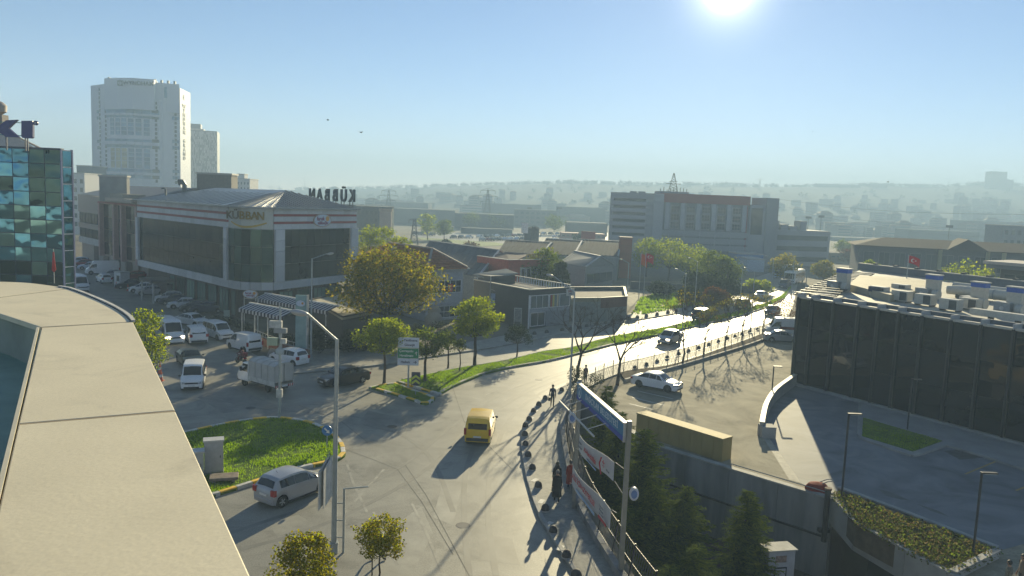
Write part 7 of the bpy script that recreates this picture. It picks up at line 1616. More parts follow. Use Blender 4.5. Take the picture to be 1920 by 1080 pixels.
# ------------------------------------------------------------------ fences and bollards of the right pavement
wirem = mat('fence_wire', (.22, .22, .22), rough=.5, metal=.5, var=.1)
def fence(label, line, h, sp_, mesh_=True, lean=0., name='wire_fence', step=.35, thick=.012):
    t = thing(name, label, 'fence', (line[0].x, line[0].y, .1)); pts = resample(line, sp_)
    for p in pts: B().tube([(p.x, p.y, .1), (p.x + lean, p.y, .1 + h)], .035, 6).build('post', darksteel, t, world=True)
    w_ = B()
    for a, c in zip(pts, pts[1:]):
        for z in (.12, .5, .95): w_.beam((a.x + lean * z, a.y, .1 + h * z), (c.x + lean * z, c.y, .1 + h * z), thick * 1.5)
        if mesh_:
            L = (c - a).length; n_ = max(2, int(L / step))
            for i in range(n_):
                p, q = a.lerp(c, i / n_), a.lerp(c, min(1, (i + 2) / n_)); w_.beam((p.x, p.y, .15), (q.x + lean, q.y, .1 + h), thick); w_.beam((q.x, q.y, .15), (p.x + lean, p.y, .1 + h), thick)
    w_.build('wire_mesh', wirem, t, world=True, kind='stuff'); return t
fn = [p for p in FENCE]
ia = min(range(len(fn)), key=lambda i: (fn[i] - gp(1110, 722)).length)
fence('wire fence with dark posts along the gravel lot', fn[ia:], 1.55, 2.1, True, step=.5)
fence('sagging wire mesh fence behind the banners above the sunken garden', fn[:ia - 5], 1.7, 2.4, True, lean=.25, step=.2, thick=.009)
lw2 = [p + Vector((-.25, 0, 0)) for p in fn[:ia - 3]]; wallrun('low_wall', 'low concrete footing wall under the mesh fence', lw2, .1, .5, .3, stc, False)
bolm = mat('bollard_dark', (.06, .055, .055), rough=.8, var=.3, scale=8); bproto = None
bpx = [(1062, 1050), (1037, 1003), (1022, 962), (1009, 918), (998, 884), (990, 860), (985, 839), (984, 821), (985, 804), (992, 792), (1000, 776), (1010, 764), (1022, 752), (1053, 736), (1080, 1090), (1190, 694), (1212, 688), (1251, 675), (1272, 668), (1291, 662), (1310, 656), (1329, 650), (1347, 644), (1364, 638), (1378, 634), (1391, 630), (1449, 613), (1420, 621), (1405, 626), (1232, 681)]
ordn = ('1st', '2nd', '3rd', '4th', '5th', '6th', '7th', '8th', '9th', '10th', '11th', '12th', '13th', '14th', '15th')
rank = sorted(range(len(bpx)), key=lambda i: -bpx[i][1])
for n_, i in enumerate(rank):
    p = gp(*bpx[i]); lab = ('domed dark bollard on the kerb, %s counting from the bottom edge' % ordn[n_]) if n_ < 15 else 'domed dark bollard beside the wire fence, %s counting from the blue sign' % ordn[n_ - 15]
    if bproto is None:
        bproto = thing('bollard', lab, 'bollard', (p.x, p.y, .13), 0, 'domed bollards along the right kerb'); B().lathe([(.24, 0), (.25, .1), (.22, .26), (.14, .38), (.03, .42)], 14).build('dome', bolm, bproto, smooth=True); B().lathe([(.28, 0), (.27, .05)], 14).build('base', greykerb, bproto)
    else: dup(bproto, CHM, (p.x, p.y, .13), 0, lab, scale=random.uniform(.82, .92))
wpm = dirtywhite
for k, (u, v) in enumerate(((1050, 1027), (1029, 982), (1015, 940), (1003, 900), (994, 872), (988, 850), (985, 830), (985, 812), (989, 798), (996, 784), (1005, 770))):
    p = gp(u, v, .13); a = R(random.uniform(55, 75)); struct(B().sheet([(p.x + math.cos(a + t_) * .32, p.y + math.sin(a + t_) * .32) for t_ in (.45, 2.7, 3.6, 5.8)], .136).build('white_kerb_mark', wpm))
# bollards of the far pavement
ub = [(1002, 628), (1025, 625), (1054, 621), (1070, 619), (1087, 617), (1100, 614), (1118, 611), (1135, 608), (1149, 605), (1165, 602), (1180, 600), (1195, 597), (1212, 594), (1232, 591), (1252, 587), (1268, 585), (1285, 582)]
for n_, (u, v) in enumerate(ub):
    p = gp(u, v, .13); dup(bproto, CHM, (p.x, p.y, .13), 0, 'domed bollard on the far pavement, %s counting from the black shop' % (ordn + ('16th', '17th'))[n_], 'domed bollards along the far kerb', 1.1)
# lot lamps
for k, (u, v, h, lab) in enumerate(((1446, 752, 2.9, 'thin dark lamp post at the curved ramp wall'), (1577, 943, 5.0, 'dark lamp post rising from the left end of the planter'), (1823, 1052, 4.2, 'dark lamp post at the right end of the planter'), (1701, 808, 3.9, 'thin dark lamp post on the small lawn by the black glass wall'))):
    p = gp(u, v); t = thing('lot_lamp', lab, 'lamp post', (p.x, p.y, .1), 0, 'dark lamps of the car park'); B().tube([(0, 0, 0), (0, 0, h)], .055, 8).build('pole', darksteel, t); B().box(-.04, .72, -.1, .1, h - .02, h + .05).build('lamp_head', darksteel, t, bevel=.02); B().box(.1, .68, -.08, .08, h - .035, h - .02).build('diffuser', mat('lamp_glass', (.6, .6, .55)), t)
# flags
for k, (u, v, d, zt_, m, lab) in enumerate(((1195, 562, 134, 8.0, mat('flag_orange', (.40, .12, .02), rough=.7), 'limp orange flag on the left one of two poles by the park'), (1210, 562, 133, 8.2, mat('flag_red', (.50, .012, .018)), 'red flag on the right one of two poles by the park'), (1702, 505, 100, 11.2, mat('flag_red', (.50, .012, .018)), 'red flag with white crescent flying above the pale roof deck'))):
    p = colat(u + 6 if k == 0 else u, d); hz_y = 378 + (u - 960) * .0393
    t = thing('flag', lab, 'flag', (p.x, p.y, 0)); B().tube([(0, 0, 0), (0, 0, zt_)], .06, 6).build('pole', polem, t); wd, hh = (1.1, 1.9) if k == 0 else ((1.35, 1.4) if k == 1 else (1.5, .95)); b = B(); n_ = 8
    for i in range(n_ + 1): s = i / n_; b.v += [(s * wd, .12 * math.sin(s * 6), zt_ - .1 - s * s * .5), (s * wd, .12 * math.sin(s * 6 + .4), zt_ - .1 - hh - s * s * .6)]
    for i in range(n_): b.f.append((2 * i, 2 * i + 1, 2 * i + 3, 2 * i + 2))
    o = b.build('cloth', m, t, smooth=True)
    if k == 2 or k == 1: 
        fx = Fac(Vector((p.x, p.y - .2, 0)), Vector((p.x + 1, p.y - .2, 0))); fpoly(fx, [(.5 + .24 * math.cos(a), zt_ - .72 + .24 * math.sin(a)) for a in [R(40 + 28 * q) for q in range(11)]] + [(.56 + .18 * math.cos(a), zt_ - .72 + .18 * math.sin(a)) for a in [R(310 - 26 * q) for q in range(11)]], 0, .02).build('crescent', whitepaint, t, world=True)
        fpoly(fx, [(.86 + (.12 if q % 2 == 0 else .05) * math.cos(q * .628), zt_ - .78 + (.12 if q % 2 == 0 else .05) * math.sin(q * .628)) for q in range(10)], 0, .02).build('star', whitepaint, t, world=True)
# ------------------------------------------------------------------ far city, hills, pylons
hillm = mat('hill', (.05, .065, .05), rough=1, var=.3, scale=.02, spec=.05, detail=6)
SKY_ = [(-400, 352), (0, 352), (300, 352), (560, 356), (640, 355), (700, 354), (760, 352), (820, 350), (880, 348), (940, 346), (1000, 345), (1060, 343), (1100, 344), (1160, 345), (1230, 346), (1300, 346), (1370, 348), (1420, 350), (1520, 350), (1600, 349), (1640, 347), (1700, 350), (1760, 350), (1830, 346), (1880, 347), (1940, 350), (2050, 352), (2400, 356)]
HD = 1500
top = []
for (u0, v0), (u1, v1) in zip(SKY_, SKY_[1:]):
    for k in range(6):
        t = k / 6; u, v = u0 + (u1 - u0) * t, v0 + (v1 - v0) * t; top.append(at(u, v + random.uniform(-.3, .6), HD + 55 * math.sin(u * .004)))
b = B(); rows = 12; d0 = 600
def hillz(p, s): return p.z * (s ** 1.35)
ng = []
for p in top:
    for k in range(rows + 1):
        s = k / rows; f_ = (d0 + (p.y - d0) * s) / p.y
        z = hillz(p, s) + (6 * math.sin(p.x * .011 + k) * math.sin(k * .9) if 0 < k < rows else 0) * s
        b.v.append((p.x * f_, p.y * f_, max(-.02, z) if k else -.05))
    b.v.append((p.x * 1.08, min(1690, p.y * 1.08), p.z * .7))
rr_ = rows + 2
for i in range(len(top) - 1):
    for k in range(rr_ - 1): b.f.append((i * rr_ + k, (i + 1) * rr_ + k, (i + 1) * rr_ + k + 1, i * rr_ + k + 1))
hill = struct(b.build('hills', hillm, smooth=True))
hv = [Vector(v) for v in b.v]
def hill_at(i, k): return hv[i * rr_ + k]
rnd = random.Random(21)
# wood on the ridge: one mass of tree crowns too far off to count
b = B()
for i in range(len(top)):
    for _ in range(5):
        k = rows if rnd.random() < .7 else rnd.randint(4, rows); p = hill_at(i, k); q = p + Vector((rnd.uniform(-13, 13), rnd.uniform(-9, 9), 0)); r = rnd.uniform(2.5, 5.5)
        leaves(b, (q.x, q.y, q.z + r * .4), (r, r, r * .7), 26, 2.8, rnd)
b.build('ridge_wood', leafmat('far_wood', [(.03, .04, .02), (.045, .055, .025)], .2), kind='stuff')
# houses of the far slopes
hcol = [mat('far_house_%d' % k, c, rough=.85, var=.06) for k, c in enumerate(((.20, .20, .19), (.15, .15, .14), (.19, .16, .13), (.12, .13, .13), (.25, .24, .22)))]; hroof = [mat('far_roof_%d' % k, c, rough=.85, var=.1) for k, c in enumerate(((.11, .06, .045), (.09, .09, .09), (.13, .08, .06)))]
hproto = []; HLB = ['pale grey cube house with brown hip roof on the hazy far slope', 'grey flat roofed block of middle height on the hazy far slope', 'long low house with hip roof on the hazy far slope', 'slim dark flat roofed block on the hazy far slope', 'small low house with hip roof on the hazy far slope', 'very long low flat roofed hall on the hazy far slope', 'tall narrow tower house with hip roof on the hazy far slope', 'wide brownish flat roofed block on the hazy far slope']
for k in range(8):
    t = thing('far_house', HLB[k], 'house', (0, -500, -30), 0, 'houses on the hazy far slope')
    w1, d1, h1 = [(12, 10, 9), (18, 11, 12), (26, 14, 8), (11, 11, 15), (15, 12, 6), (34, 15, 7), (14, 12, 18), (20, 14, 10)][k]
    B().box(-w1 / 2, w1 / 2, -d1 / 2, d1 / 2, -4, h1).build('wall', hcol[k % 5], t)
    if k % 2 == 0: B().add([(-w1 / 2 - .5, -d1 / 2 - .5, h1), (w1 / 2 + .5, -d1 / 2 - .5, h1), (w1 / 2 + .5, d1 / 2 + .5, h1), (-w1 / 2 - .5, d1 / 2 + .5, h1), (-w1 / 4, 0, h1 + 3), (w1 / 4, 0, h1 + 3)], [(0, 1, 5, 4), (1, 2, 5), (2, 3, 4, 5), (3, 0, 4), (3, 2, 1, 0)]).build('roof', hroof[k % 3], t)
    else: B().box(-w1 / 2 - .3, w1 / 2 + .3, -d1 / 2 - .3, d1 / 2 + .3, h1, h1 + .8).build('roof', hroof[(k + 1) % 3], t)
    wb_ = B()
    for z in range(1, int(h1 / 3) + 1): wb_.box(-w1 * .42, w1 * .42, -d1 / 2 - .12, -d1 / 2 + .1, z * 3 - 2, z * 3 - .6)
    wb_.build('window_band', glass('far_window', (.05, .065, .075)), t, kind='stuff'); hproto.append(t)
n_ = 0; cnt = 0; used = set()
hi = [i for i, p in enumerate(top) if -450 < p.x < 1250]
for _ in range(350):
    i = rnd.choice(hi); k = rnd.randint(0, rows - 5); 
    if top[i].x < 200 and rnd.random() < .55: continue
    p = hill_at(i, k) + Vector((rnd.uniform(-25, 25), rnd.uniform(-25, 25), 0)); q = rnd.randrange(8)
    if q in used: dup(hproto[q], CHM, p, R(rnd.uniform(-35, 35)), HLB[q], scale=rnd.uniform(.45, .8))
    else: used.add(q); hproto[q].location = p
for q in range(8):
    hproto[q].scale = (.7, .7, .7)
    if q not in used: hproto[q].location = hill_at(hi[q * 3], 3)
# nearer hazy works and sheds in the valley
def wb(label, u0, u1, d, v_top, m, dep=20, wins=None, name='works_building', rf=None):
    hy = 378 + ((u0 + u1) / 2 - 960) * .0393; z = CAM_H - (v_top - hy) * d / FPX
    return plainblock(name, label, u0, u1, d, z, m, dep=dep, wins=(wins + (1.5, z - .8, .6, .45)) if wins else None, trim=False)
fg1, fg2, fg3 = mat('far_grey_1', (.11, .12, .13), rough=.95, spec=.05), mat('far_grey_2', (.08, .09, .10), rough=.95, spec=.05), mat('far_cream', (.19, .18, .16), rough=.95, spec=.05)
t, f = wb('hazy factory with striped floors just right of the restaurant block', 640, 716, 265, 386, fg2, 24, (9, 4))
tp_ = colat(721, 255); tt = thing('round_tower', 'pinkish round concrete tower beside the hazy factory', 'tower', (tp_.x, tp_.y, 0)); B().lathe([(2.0, 0), (2.0, 11.2), (2.3, 11.5), (2.3, 12.2)], 18).build('shaft', mat('pink_concrete', (.42, .31, .25), rough=.85), tt, smooth=True); B().lathe([(2.5, 12.2), (2.5, 12.7)], 18).build('cap', fg1, tt)
wb('wide low hazy warehouse beyond the factory tower', 735, 850, 470, 392, fg1, 30); wb('hazy flat warehouse in front of the big pylon', 850, 960, 440, 401, fg2, 30); wb('dark low shed at the edge of the far car park', 862, 958, 372, 428, fg2, 10); wb('hazy grey block beside the dark tower sign shed', 960, 1040, 520, 393, fg1, 20, (8, 3)); wb('pale hazy hall left of the long office block', 1060, 1135, 400, 417, fg3, 16); wb('dark square hut with white panel in the far car park', 982, 1008, 250, 427, fg2, 8); wb('low reddish market hall beside the far car park', 1050, 1132, 345, 437, mat('market_red', (.30, .13, .12), rough=.8, var=.3), 12, (10, 1)); wb('long hazy hall on the valley floor under the ridge', 700, 800, 640, 379, fg1, 30)
wb('hazy low hall between the office block wing and the long dark building', 1556, 1606, 260, 474, fg3, 10, (5, 1)); wb('far hazy hall in the valley right of the office block', 1560, 1680, 470, 446, fg1, 20); wb('second far hazy hall behind the long dark building', 1700, 1830, 500, 432, fg2, 20); wb('third far hazy hall behind the flat overhanging block', 1800, 1960, 600, 416, fg1, 20)
wb('pale hall roofs under the ridge above the far car park', 900, 1010, 640, 382, fg1, 20); wb('hazy depot below the slope left of the office block', 1040, 1130, 620, 388, fg2, 20)
# hilltop buildings
def hilltop(label, u0, u1, v0, v1, d=1460):
    hy = 378 + ((u0 + u1) / 2 - 960) * .0393; plainblock('hilltop_building', label, u0, u1, d, at((u0 + u1) / 2, v0, d).z, fg2, dep=20, zb=at((u0 + u1) / 2, v1, d).z - 12, trim=False, wins=None)
hilltop('square tower block standing on the far right hill', 1841, 1870, 321, 345); hilltop('lower wing right of the hill tower block', 1866, 1883, 336, 348); hilltop('long flat building on the right ridge', 1520, 1600, 345, 352); hilltop('domed low building on the ridge right of the long flat one', 1618, 1650, 344, 352); hilltop('flat building on the ridge behind the office block mast', 1290, 1312, 344, 350)
# park lawn and yard
park = G([(1200, 560), (1260, 545), (1330, 540), (1400, 545), (1300, 575), (1200, 592), (1185, 590)]); struct(B().prism([(p.x, p.y) for p in park], -.05, .1).build('park_lawn', lawnm)); grass(park, 6000, .3, wmul=2.5)
yard = G([(1160, 545), (1200, 528), (1290, 527), (1320, 535), (1240, 552), (1180, 575)]); struct(B().sheet([(p.x, p.y) for p in yard], .0).build('yard', lotgrav))
pwall = [colat(u, d) for u, d in ((1184, 150), (1300, 147), (1420, 150))]; wallrun('park_wall', 'long dark low wall in front of the bright park trees', pwall, 0, 1.5, .3, mat('park_wall_dark', (.09, .10, .11), rough=.9), False)
field = G([(780, 445), (930, 455), (960, 460), (900, 462), (840, 456), (790, 450)]); struct(B().prism([(p.x, p.y) for p in field], -.05, .08).build('field', mat('far_field', (.13, .19, .03), rough=.95, var=.25, scale=.1)))
carpark = G([(770, 436), (1140, 436), (1140, 462), (960, 458), (780, 446)]); struct(B().sheet([(p.x, p.y) for p in carpark], .004).build('car_park', asphalt))
f3 = G([(1400, 530), (1450, 520), (1450, 530), (1410, 545)]); struct(B().prism([(p.x, p.y) for p in f3], -.05, .08).build('verge_lawn', mat('far_field', (.13, .19, .03))))
for k, (u, d, h, cw, lm, lab) in enumerate(((800, 300, 9.8, 9, lf_yg, 'rounded yellow topped tree beside the far car park'), (831, 305, 8, 7, lf_green, 'green tree right of the yellow topped far tree'), (1036, 400, 9.5, 12, lf_green, 'lone pale green tree in the hazy valley'), (880, 430, 9, 10, lf_green, 'hazy tree below the big pylon'), (930, 440, 8, 14, lf_green, 'wide hazy tree right of the big pylon'), (1085, 300, 5, 6, lf_dark, 'dark bush by the red market hall'), (835, 235, 3.4, 4, lf_dark, 'small round shrub on the field strip'), (882, 225, 3.6, 5, lf_rust, 'reddish bare shrub on the bright field strip'), (1580, 300, 6, 9, lf_green, 'hazy tree right of the office block wing'), (1590, 260, 4, 8, lf_rust, 'reddish hazy bush right of the office block wing'))):
    tree(lab, colat(u, d), h, cw, h * .15, lm, 140 + k, nclump=30, nleaf=50, ls=.6, trunk=.2, clump=.4, group='far trees of the valley')
# pylons and wires
pym = mat('pylon_steel', (.10, .11, .12), rough=.6, metal=.3)
def pylon(label, u, d, v_top, arms=3, w_=4.5, sc_=1.):
    p = colat(u, d); hy = 378 + (u - 960) * .0393; g_ = 0; z1 = CAM_H - (v_top - hy) * d / FPX; zb_ = 0
    if d > 600: zb_ = 40
    t = thing('pylon', label, 'pylon', (p.x, p.y, zb_), R(15), 'power pylons'); h = z1 - zb_; b = B(); th = .15 * sc_
    pr = lambda s: w_ / 2 * (1 - s) ** 1.3 + .35
    n_ = 9
    for k in range(n_):
        s0, s1 = k / n_, (k + 1) / n_; a, c = pr(s0), pr(s1); cs0 = [(-a, -a), (a, -a), (a, a), (-a, a)]; cs1 = [(-c, -c), (c, -c), (c, c), (-c, c)]
        for q in range(4): b.beam((*cs0[q], h * s0), (*cs1[q], h * s1), th); b.beam((*cs0[q], h * s0), (*cs1[(q + 1) % 4], h * s1), th * .6); b.beam((*cs1[q], h * s1), (*cs0[(q + 1) % 4], h * s0), th * .6)
    b.build('tower', pym, t)
    for k in range(arms):
        z = h * (.97 - .15 * k); a = w_ * (.75 if k != 1 else 1.0); B().beam((-a, 0, z), (a, 0, z), th * 1.2).build('crossarm', pym, t); q = B()
        for s in (-1, 1): q.beam((s * a, 0, z), (0, 0, z + h * .06), th * .8); q.tube([(s * a, 0, z), (s * a, 0, z - 1.4 * sc_)], th * .6, 5)
        q.build('insulator', pym, t)
    return t
pylon('tall lattice pylon in the hazy valley beneath the ridge', 910, 470, 355, 3, 6, 1.3); pylon('lattice pylon above the round concrete tower', 726, 500, 356, 3, 6, 1.3); pylon('short pole pylon beside the field strip', 775, 230, 410, 1, 2.2, .8); pylon('dark pole pylon in the far car park', 998, 215, 424, 2, 2.0, .8); pylon('thin pylon on the ridge right of the office block mast', 1413, 1380, 336, 1, 11, 2)
def mast(label, u, d, v0, v1, r=.25, head=None):
    p = at(u, v0, d); q = at(u, v1, d); t = thing('mast', label, 'mast', (p.x, p.y, q.z)); h = p.z - q.z; B().tube([(0, 0, -1), (0, 0, h)], [r, r * .5], 6).build('pole', pym, t)
    (B().box(-1.3, 1.3, -.2, .2, h, h + 1.0) if head else B().tube([(0, 0, h * .9), (.6, 0, h)], r * .4, 5)).build('floodlight' if head else 'aerial', pym, t)
for (u, d, v0, v1, hd_, lab) in ((571, 1430, 333, 356, 0, 'thin mast on the left end of the ridge'), (1099, 1430, 329, 345, 0, 'thin mast in the middle of the ridge'), (1603, 1430, 338, 350, 0, 'thin mast on the ridge beside the long flat building'), (1780, 1430, 332, 350, 0, 'tallest thin mast on the right ridge'), (1780, 300, 427, 470, 1, 'floodlight mast above the long dark building'), (1540, 350, 408, 440, 1, 'floodlight mast just right of the office block wing'), (1516, 355, 410, 440, 1, 'floodlight mast above the office block wing'), (1049, 430, 392, 420, 1, 'floodlight mast beside the lone valley tree'), (993, 440, 392, 420, 1, 'floodlight mast left of the lone valley tree')):
    mast(lab, u, d, v0, v1, .45 if d > 800 else .2, hd_)
for k, (pa_, pb_) in enumerate((((1450, 372), (1960, 402)), ((1480, 390), (1960, 436)), ((1500, 398), (1960, 452)), ((1130, 400), (1000, 400)))):
    if k == 3: continue
    a, c = at(*pa_, 500), at(*pb_, 330); b = B(); pts = [a.lerp(c, i / 14) - Vector((0, 0, 3 * math.sin(math.pi * i / 14))) for i in range(15)]; b.tube(pts, .07, 4)
    tag(b.build('power_line', pym), ('uppermost power line crossing the hazy right slope', 'middle power line crossing the hazy right slope', 'lowest power line crossing the hazy right slope')[k], 'power line', 'power lines on the right')
p = colat(1100, 240); t = thing('billboard', 'red billboard above the far car park left of the office block', 'billboard', (p.x, p.y, 0)); B().box(-2.2, 2.2, -.2, .2, 4.6, 7.8).build('panel', mat('billboard_red', (.34, .07, .07), rough=.6), t); B().tube([(0, 0, 0), (0, 0, 4.6)], .2, 6).build('post', pym, t)
for k, (u, v, d) in enumerate(((1000, 429, 208),)):
    p = at(u - 16, v, d); t = thing('billboard', 'small white billboard beside the dark square hut', 'billboard', (p.x, p.y, 0)); B().box(-.9, .9, -.1, .1, p.z - 1.2, p.z + 1.6).build('panel', whitepaint, t); B().tube([(0, 0, 0), (0, 0, p.z - 1.2)], .12, 6).build('post', pym, t)
# pale smoke plumes drifting in the valley are part of the haze itself
# ------------------------------------------------------------------ people
skinm = mat('skin', (.38, .22, .15), rough=.6, var=.05)
def person(label, p, rz, top, legs, shoe, hair, h=1.72, step=.0, arms=(.06, .06), coat=.0, scarf=False, bend=0., hold=None, sit=False, z=0., group=None, robe=False, helmet=None):
    t = thing('person', label, 'person', (p.x, p.y, z), rz, group); s = h / 1.72
    V, E, Rr = [], [], []
    def add(x, y, zz, r, par=None):
        V.append((x * s, y * s, zz * s)); Rr.append(r * s); k = len(V) - 1
        if par is not None: E.append((par, k))
        return k
    if sit: hip = add(0, 0, .82, .145)
    else: hip = add(0, 0, .94, .140)
    hz_ = V[hip][2] / s; b_ = bend
    ch = add(b_ * .5, 0, hz_ + .28, .135, hip); up = add(b_ * .9, 0, hz_ + .46, .13, ch); nk = add(b_ * 1.0, 0, hz_ + .55, .058, up); hd0 = add(b_ * 1.08 + .015, 0, hz_ + .635, .078, nk); hd = add(b_ * 1.1 + .02, 0, hz_ + .70, .098, hd0); ht_ = add(b_ * 1.1 + .01, 0, hz_ + .765, .075, hd)
    hands = []
    for k, sg in enumerate((1, -1)):
        sh_ = add(b_ * .85, sg * .175, hz_ + .44, .062, up); fw = arms[k]
        if sit: el = add(b_ + .22, sg * .25, hz_ + .26, .05, sh_); wr = add(b_ + .46, sg * .24, hz_ + .22, .036, el); dv = Vector((1, 0, -.1))
        else: el = add(b_ * .8 - fw * .3, sg * .225, hz_ + .17, .05, sh_); wr = add(b_ * .8 + fw * 1.4, sg * .235, hz_ - .07, .034, el); dv = Vector((.25, 0, -1))
        dv.normalize(); w0 = Vector(V[wr]) / s; pm_ = add(*(w0 + dv * .06), .036, wr)
        for q in range(4): fo = Vector((1, 0, .25)) * ((q - 1.5) * .018) if not sit else Vector((0, 1, 0)) * ((q - 1.5) * .018); a1 = add(*(w0 + dv * .11 + fo), .0095, pm_); add(*(w0 + dv * (.11 + (.055, .065, .06, .045)[q]) + fo + Vector((.012, -sg * .01, 0))), .008, a1)
        th_ = add(*(w0 + dv * .075 + Vector((.04, -sg * .01, .01))), .011, pm_); add(*(w0 + dv * .11 + Vector((.052, -sg * .02, .01))), .009, th_)
        hands.append(w0 * s)
    for k, sg in enumerate((1, -1)):
        st2 = step * sg
        if sit: kn = add(.36, sg * .17, .74, .075, hip); an = add(.30, sg * .18, .34, .045, kn); ft2 = add(.42, sg * .18, .30, .04, an); add(.50, sg * .18, .295, .032, ft2)
        else:
            h0 = add(0, sg * .085, .86, .10, hip); kn = add(st2 * .55 + .02, sg * .09, .50, .066, h0); an = add(st2 * 1.0 - (.05 if st2 < 0 else 0), sg * .09, .10 + (.05 if st2 < 0 else 0), .043, kn); ft2 = add(st2 + .08, sg * .095, .05, .042, an); add(st2 + .16, sg * .10, .042, .034, ft2)
    me = bpy.data.meshes.new('body'); me.from_pydata(V, E, []); ob = bpy.data.objects.new('body', me); C.objects.link(ob)
    md = ob.modifiers.new('skin', 'SKIN'); md.use_smooth_shade = True
    for i, r in enumerate(Rr): me.skin_vertices[0].data[i].radius = (r, r); me.skin_vertices[0].data[i].use_root = (i == 0)
    sb = ob.modifiers.new('sub', 'SUBSURF'); sb.levels = 1; sb.render_levels = 1
    bpy.context.view_layer.update(); dg = bpy.context.evaluated_depsgraph_get(); m2 = bpy.data.meshes.new_from_object(ob.evaluated_get(dg)); m2.name = 'body'
    ob.modifiers.clear(); ob.data = m2; bpy.data.meshes.remove(me)
    m2.materials.clear()
    for m in (skinm, top, legs, shoe): m2.materials.append(m)
    for pl_ in m2.polygons:
        c = pl_.center / s; z_ = c.z; lat = abs(c.y)
        hand = (not sit and lat > .185 and z_ < hz_ - .075) or (sit and c.x > b_ + .47 and z_ > .8)
        if z_ > hz_ + .56 or hand: pl_.material_index = 0
        elif z_ < (.12 if not sit else .38): pl_.material_index = 3
        elif z_ < hz_ - .02 and lat < .19 and not hand: pl_.material_index = 2
        else: pl_.material_index = 1
    m2.polygons.foreach_set('use_smooth', [True] * len(m2.polygons)); ob.parent = t
    hx, hzz = (b_ * 1.1 + .02) * s, (hz_ + .70) * s
    if helmet: B().ball((hx, 0, hzz + .02 * s), .15 * s, 14, 9).build('helmet', helmet, t, smooth=True)
    else:
        hb2 = B().ball((hx - .014 * s, 0, hzz + .022 * s), .112 * s, 14, 9, (1.0, .93, 1.02)); keep = [fa for fa in hb2.f if not (sum(hb2.v[i][0] for i in fa) / len(fa) > hx + .03 * s and sum(hb2.v[i][2] for i in fa) / len(fa) < hzz + .06 * s)]; hb2.f = keep; hb2.build('headscarf' if scarf else 'hair', hair, t, smooth=True)
        if scarf: B().lathe([(.17 * s, hzz - .26 * s), (.15 * s, hzz - .16 * s), (.10 * s, hzz - .06 * s)], 14, (hx - .02 * s, 0, 0)).build('scarf', hair, t, smooth=True)
    for sg in (1, -1): B().ball((hx + .088 * s, sg * .034 * s, hzz + .01 * s), .011 * s, 6, 4).build('eye', black, t); B().ball((hx - .005 * s, sg * .1 * s, hzz - .005 * s), .022 * s, 6, 4, (.8, .4, 1.3)).build('ear', skinm, t)
    B().ball((hx + .102 * s, 0, hzz - .018 * s), .017 * s, 6, 4, (1, .8, 1.3)).build('nose', skinm, t); B().box(hx + .082 * s, hx + .093 * s, -.022 * s, .022 * s, hzz - .055 * s, hzz - .046 * s).build('mouth', mat('lips', (.24, .09, .08), rough=.6), t)
    if coat:
        pr = [(.165, hz_ + .42), (.18, hz_ + .25), (.19, hz_ + .02), (.21 + .03 * coat, hz_ - .25), (.215 + .06 * coat, max(.05, hz_ - .25 - coat * .5)), (.2 + .05 * coat, max(.06, hz_ - .24 - coat * .5))]
        B().lathe([(r * s, zz * s) for r, zz in pr], 16, (b_ * .5 * s, 0, 0), sc=(.72, 1.0)).build('coat', top, t, smooth=True)
    if hold == 'bag': w0 = hands[1]; B().box(w0.x - .2, w0.x + .2, w0.y - .09, w0.y + .07, w0.z - .42, w0.z - .13).build('bag', black, t, bevel=.03)
    return t
cblk = mat('cloth_black', (.018, .017, .020), rough=.85, var=.2); cnav = mat('cloth_navy', (.03, .035, .06), rough=.85, var=.2); cred = mat('cloth_red', (.26, .035, .025), rough=.85, var=.2); cgry = mat('cloth_grey', (.10, .10, .10), rough=.85, var=.2); shb = mat('shoe_dark', (.02, .018, .016), rough=.5); hairb = mat('hair_black', (.012, .010, .009), rough=.6); cdnm = mat('denim', (.04, .05, .08), rough=.85, var=.2); ctan = mat('cloth_tan', (.20, .15, .11), rough=.85, var=.2); hgrey = mat('hair_grey', (.20, .19, .18), rough=.7)
person('man in dark suit with a black bag walking towards us on the curved pavement', gp(1035, 766), R(-92), cnav, cblk, shb, hairb, 1.76, step=.22, arms=(.1, -.08), hold='bag', z=.13)
t = person('person in long dark coat walking away on the pavement by the banner pole', gp(1043, 946), R(92), cblk, cblk, shb, hgrey, 1.74, step=.12, arms=(.05, .08), coat=.75, z=.13)
person('person in black headscarf and long robe just ahead of the dark coated walker', gp(1043, 926), R(95), cblk, cblk, shb, mat('scarf_black', (.014, .014, .016), rough=.9), 1.66, step=.1, coat=1.35, scarf=True, z=.13)
person('person in red coat half hidden behind the far pole of the blue sign', gp(1068, 921), R(90), cred, cblk, shb, hairb, 1.62, step=.14, coat=.7, z=.13)
person('person in dark trousers striding under the round young autumn tree', gp(706, 1049), R(-20), cgry, cdnm, shb, hairb, 1.74, step=.26, arms=(.12, -.1))
person('small figure in brown jacket standing behind the blue sign near the wire fence', gp(1097, 722), R(-60), mat('cloth_brown', (.12, .07, .05), rough=.9), cblk, shb, hairb, 1.68, z=.13)
person('person in grey patterned top at the bottom right corner, farther left of the two', gp(1886, 1122), R(120), mat('cloth_pattern', (.14, .13, .10), rough=.9, var=.7, scale=12), cblk, shb, hairb, 1.66)
person('dark haired person in pale blouse in the bottom right corner', gp(1912, 1112), R(170), ctan, cblk, shb, hairb, 1.72)
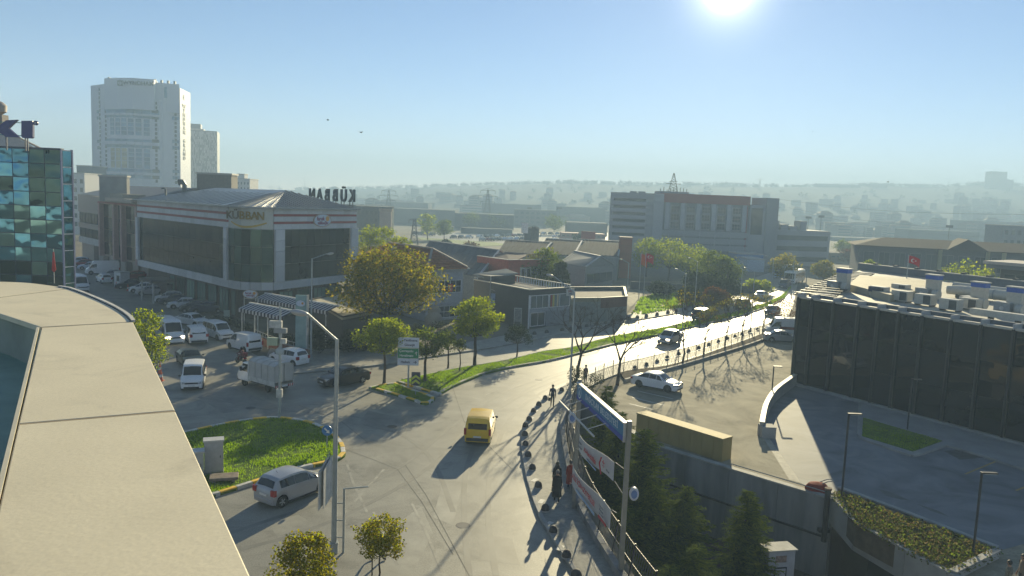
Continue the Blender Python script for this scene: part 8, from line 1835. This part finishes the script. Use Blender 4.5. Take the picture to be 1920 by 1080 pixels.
# motorcyclist
mp_ = gp(452, 683); mh = R(140)
mc = thing('motorcycle', 'dark red motorcycle riding into the alley behind the white panel van', 'motorcycle', (mp_.x, mp_.y, 0), mh)
for x in (-.62, .62): wo = B().lathe([(.22, -.05), (.28, -.06), (.3, 0), (.28, .06), (.22, .05)], 18, (x, 0, .3), 'y').build('wheel', tyrem, mc, smooth=True); B().lathe([(.2, -.02), (.2, .02), (.05, .03), (.04, .0)], 12, (x, 0, .3), 'y').build('rim', rimm, wo)
crimson = paint('crimson', (.16, .012, .02)); B().ball((.12, 0, .78), .26, 12, 8, (1.1, .55, .6)).build('tank', crimson, mc, smooth=True); B().box(-.62, .0, -.13, .13, .72, .82).build('seat', black, mc, bevel=.04); B().ball((.05, 0, .46), .2, 10, 6, (1.1, .7, .8)).build('engine', darksteel, mc, smooth=True)
B().beam((.62, .08, .3), (.38, .08, .95), .05).build('fork', chrome, mc); B().beam((.62, -.08, .3), (.38, -.08, .95), .05).build('fork', chrome, mc); B().tube([(.3, -.36, 1.05), (.38, 0, 1.0), (.3, .36, 1.05)], .02, 6).build('handlebar', black, mc); B().ball((.5, 0, .88), .1, 10, 6).build('headlight', lampm, mc, smooth=True); B().box(-.8, -.6, -.1, .1, .62, .74).build('tail_light', redl, mc); B().tube([(0, -.16, .35), (-.7, -.18, .38)], .05, 8).build('exhaust', chrome, mc); B().box(-.85, -.45, -.2, .2, .82, 1.2).build('top_box', crimson, mc, bevel=.03)
rd_ = person('rider in dark red jacket and helmet sitting on the motorcycle', mp_, mh, mat('cloth_crimson', (.12, .03, .035), rough=.8), cblk, shb, hairb, 1.7, sit=True, bend=.06, helmet=mat('helmet_black', (.03, .02, .022), rough=.25))
rd_.location = mp_ + Vector((math.cos(mh), math.sin(mh), 0)) * -.18
# birds
for k, (u, v, d, sz) in enumerate(((615, 225, 70, .26), (677, 248, 60, .28), (1524, 246, 90, .22), (1665, 341, 120, .3))):
    p = at(u, v, d); t = thing('bird', ('small bird flying left of the other above the mirror writing letters', 'dark bird gliding just above and right of the first one', 'tiny bird under the sun haze at the right', 'tiny dark bird just over the far right hill')[k], 'bird', p, R(20 + 40 * k))
    B().ball((0, 0, 0), sz * .22, 8, 6, (2.2, .7, .7)).build('body', cblk, t, smooth=True); 
    for s in (1, -1): B().add([(.08 * sz, s * .05, 0), (-.25 * sz, s * .05, 0), (-.3 * sz, s * .9 * sz, .22 * sz), (0, s * .8 * sz, .22 * sz)], [(0, 1, 2, 3)]).build('wing', cblk, t)
    B().add([(-.4 * sz, 0, 0), (-.75 * sz, .16 * sz, 0), (-.75 * sz, -.16 * sz, 0)], [(0, 1, 2)]).build('tail', cblk, t)
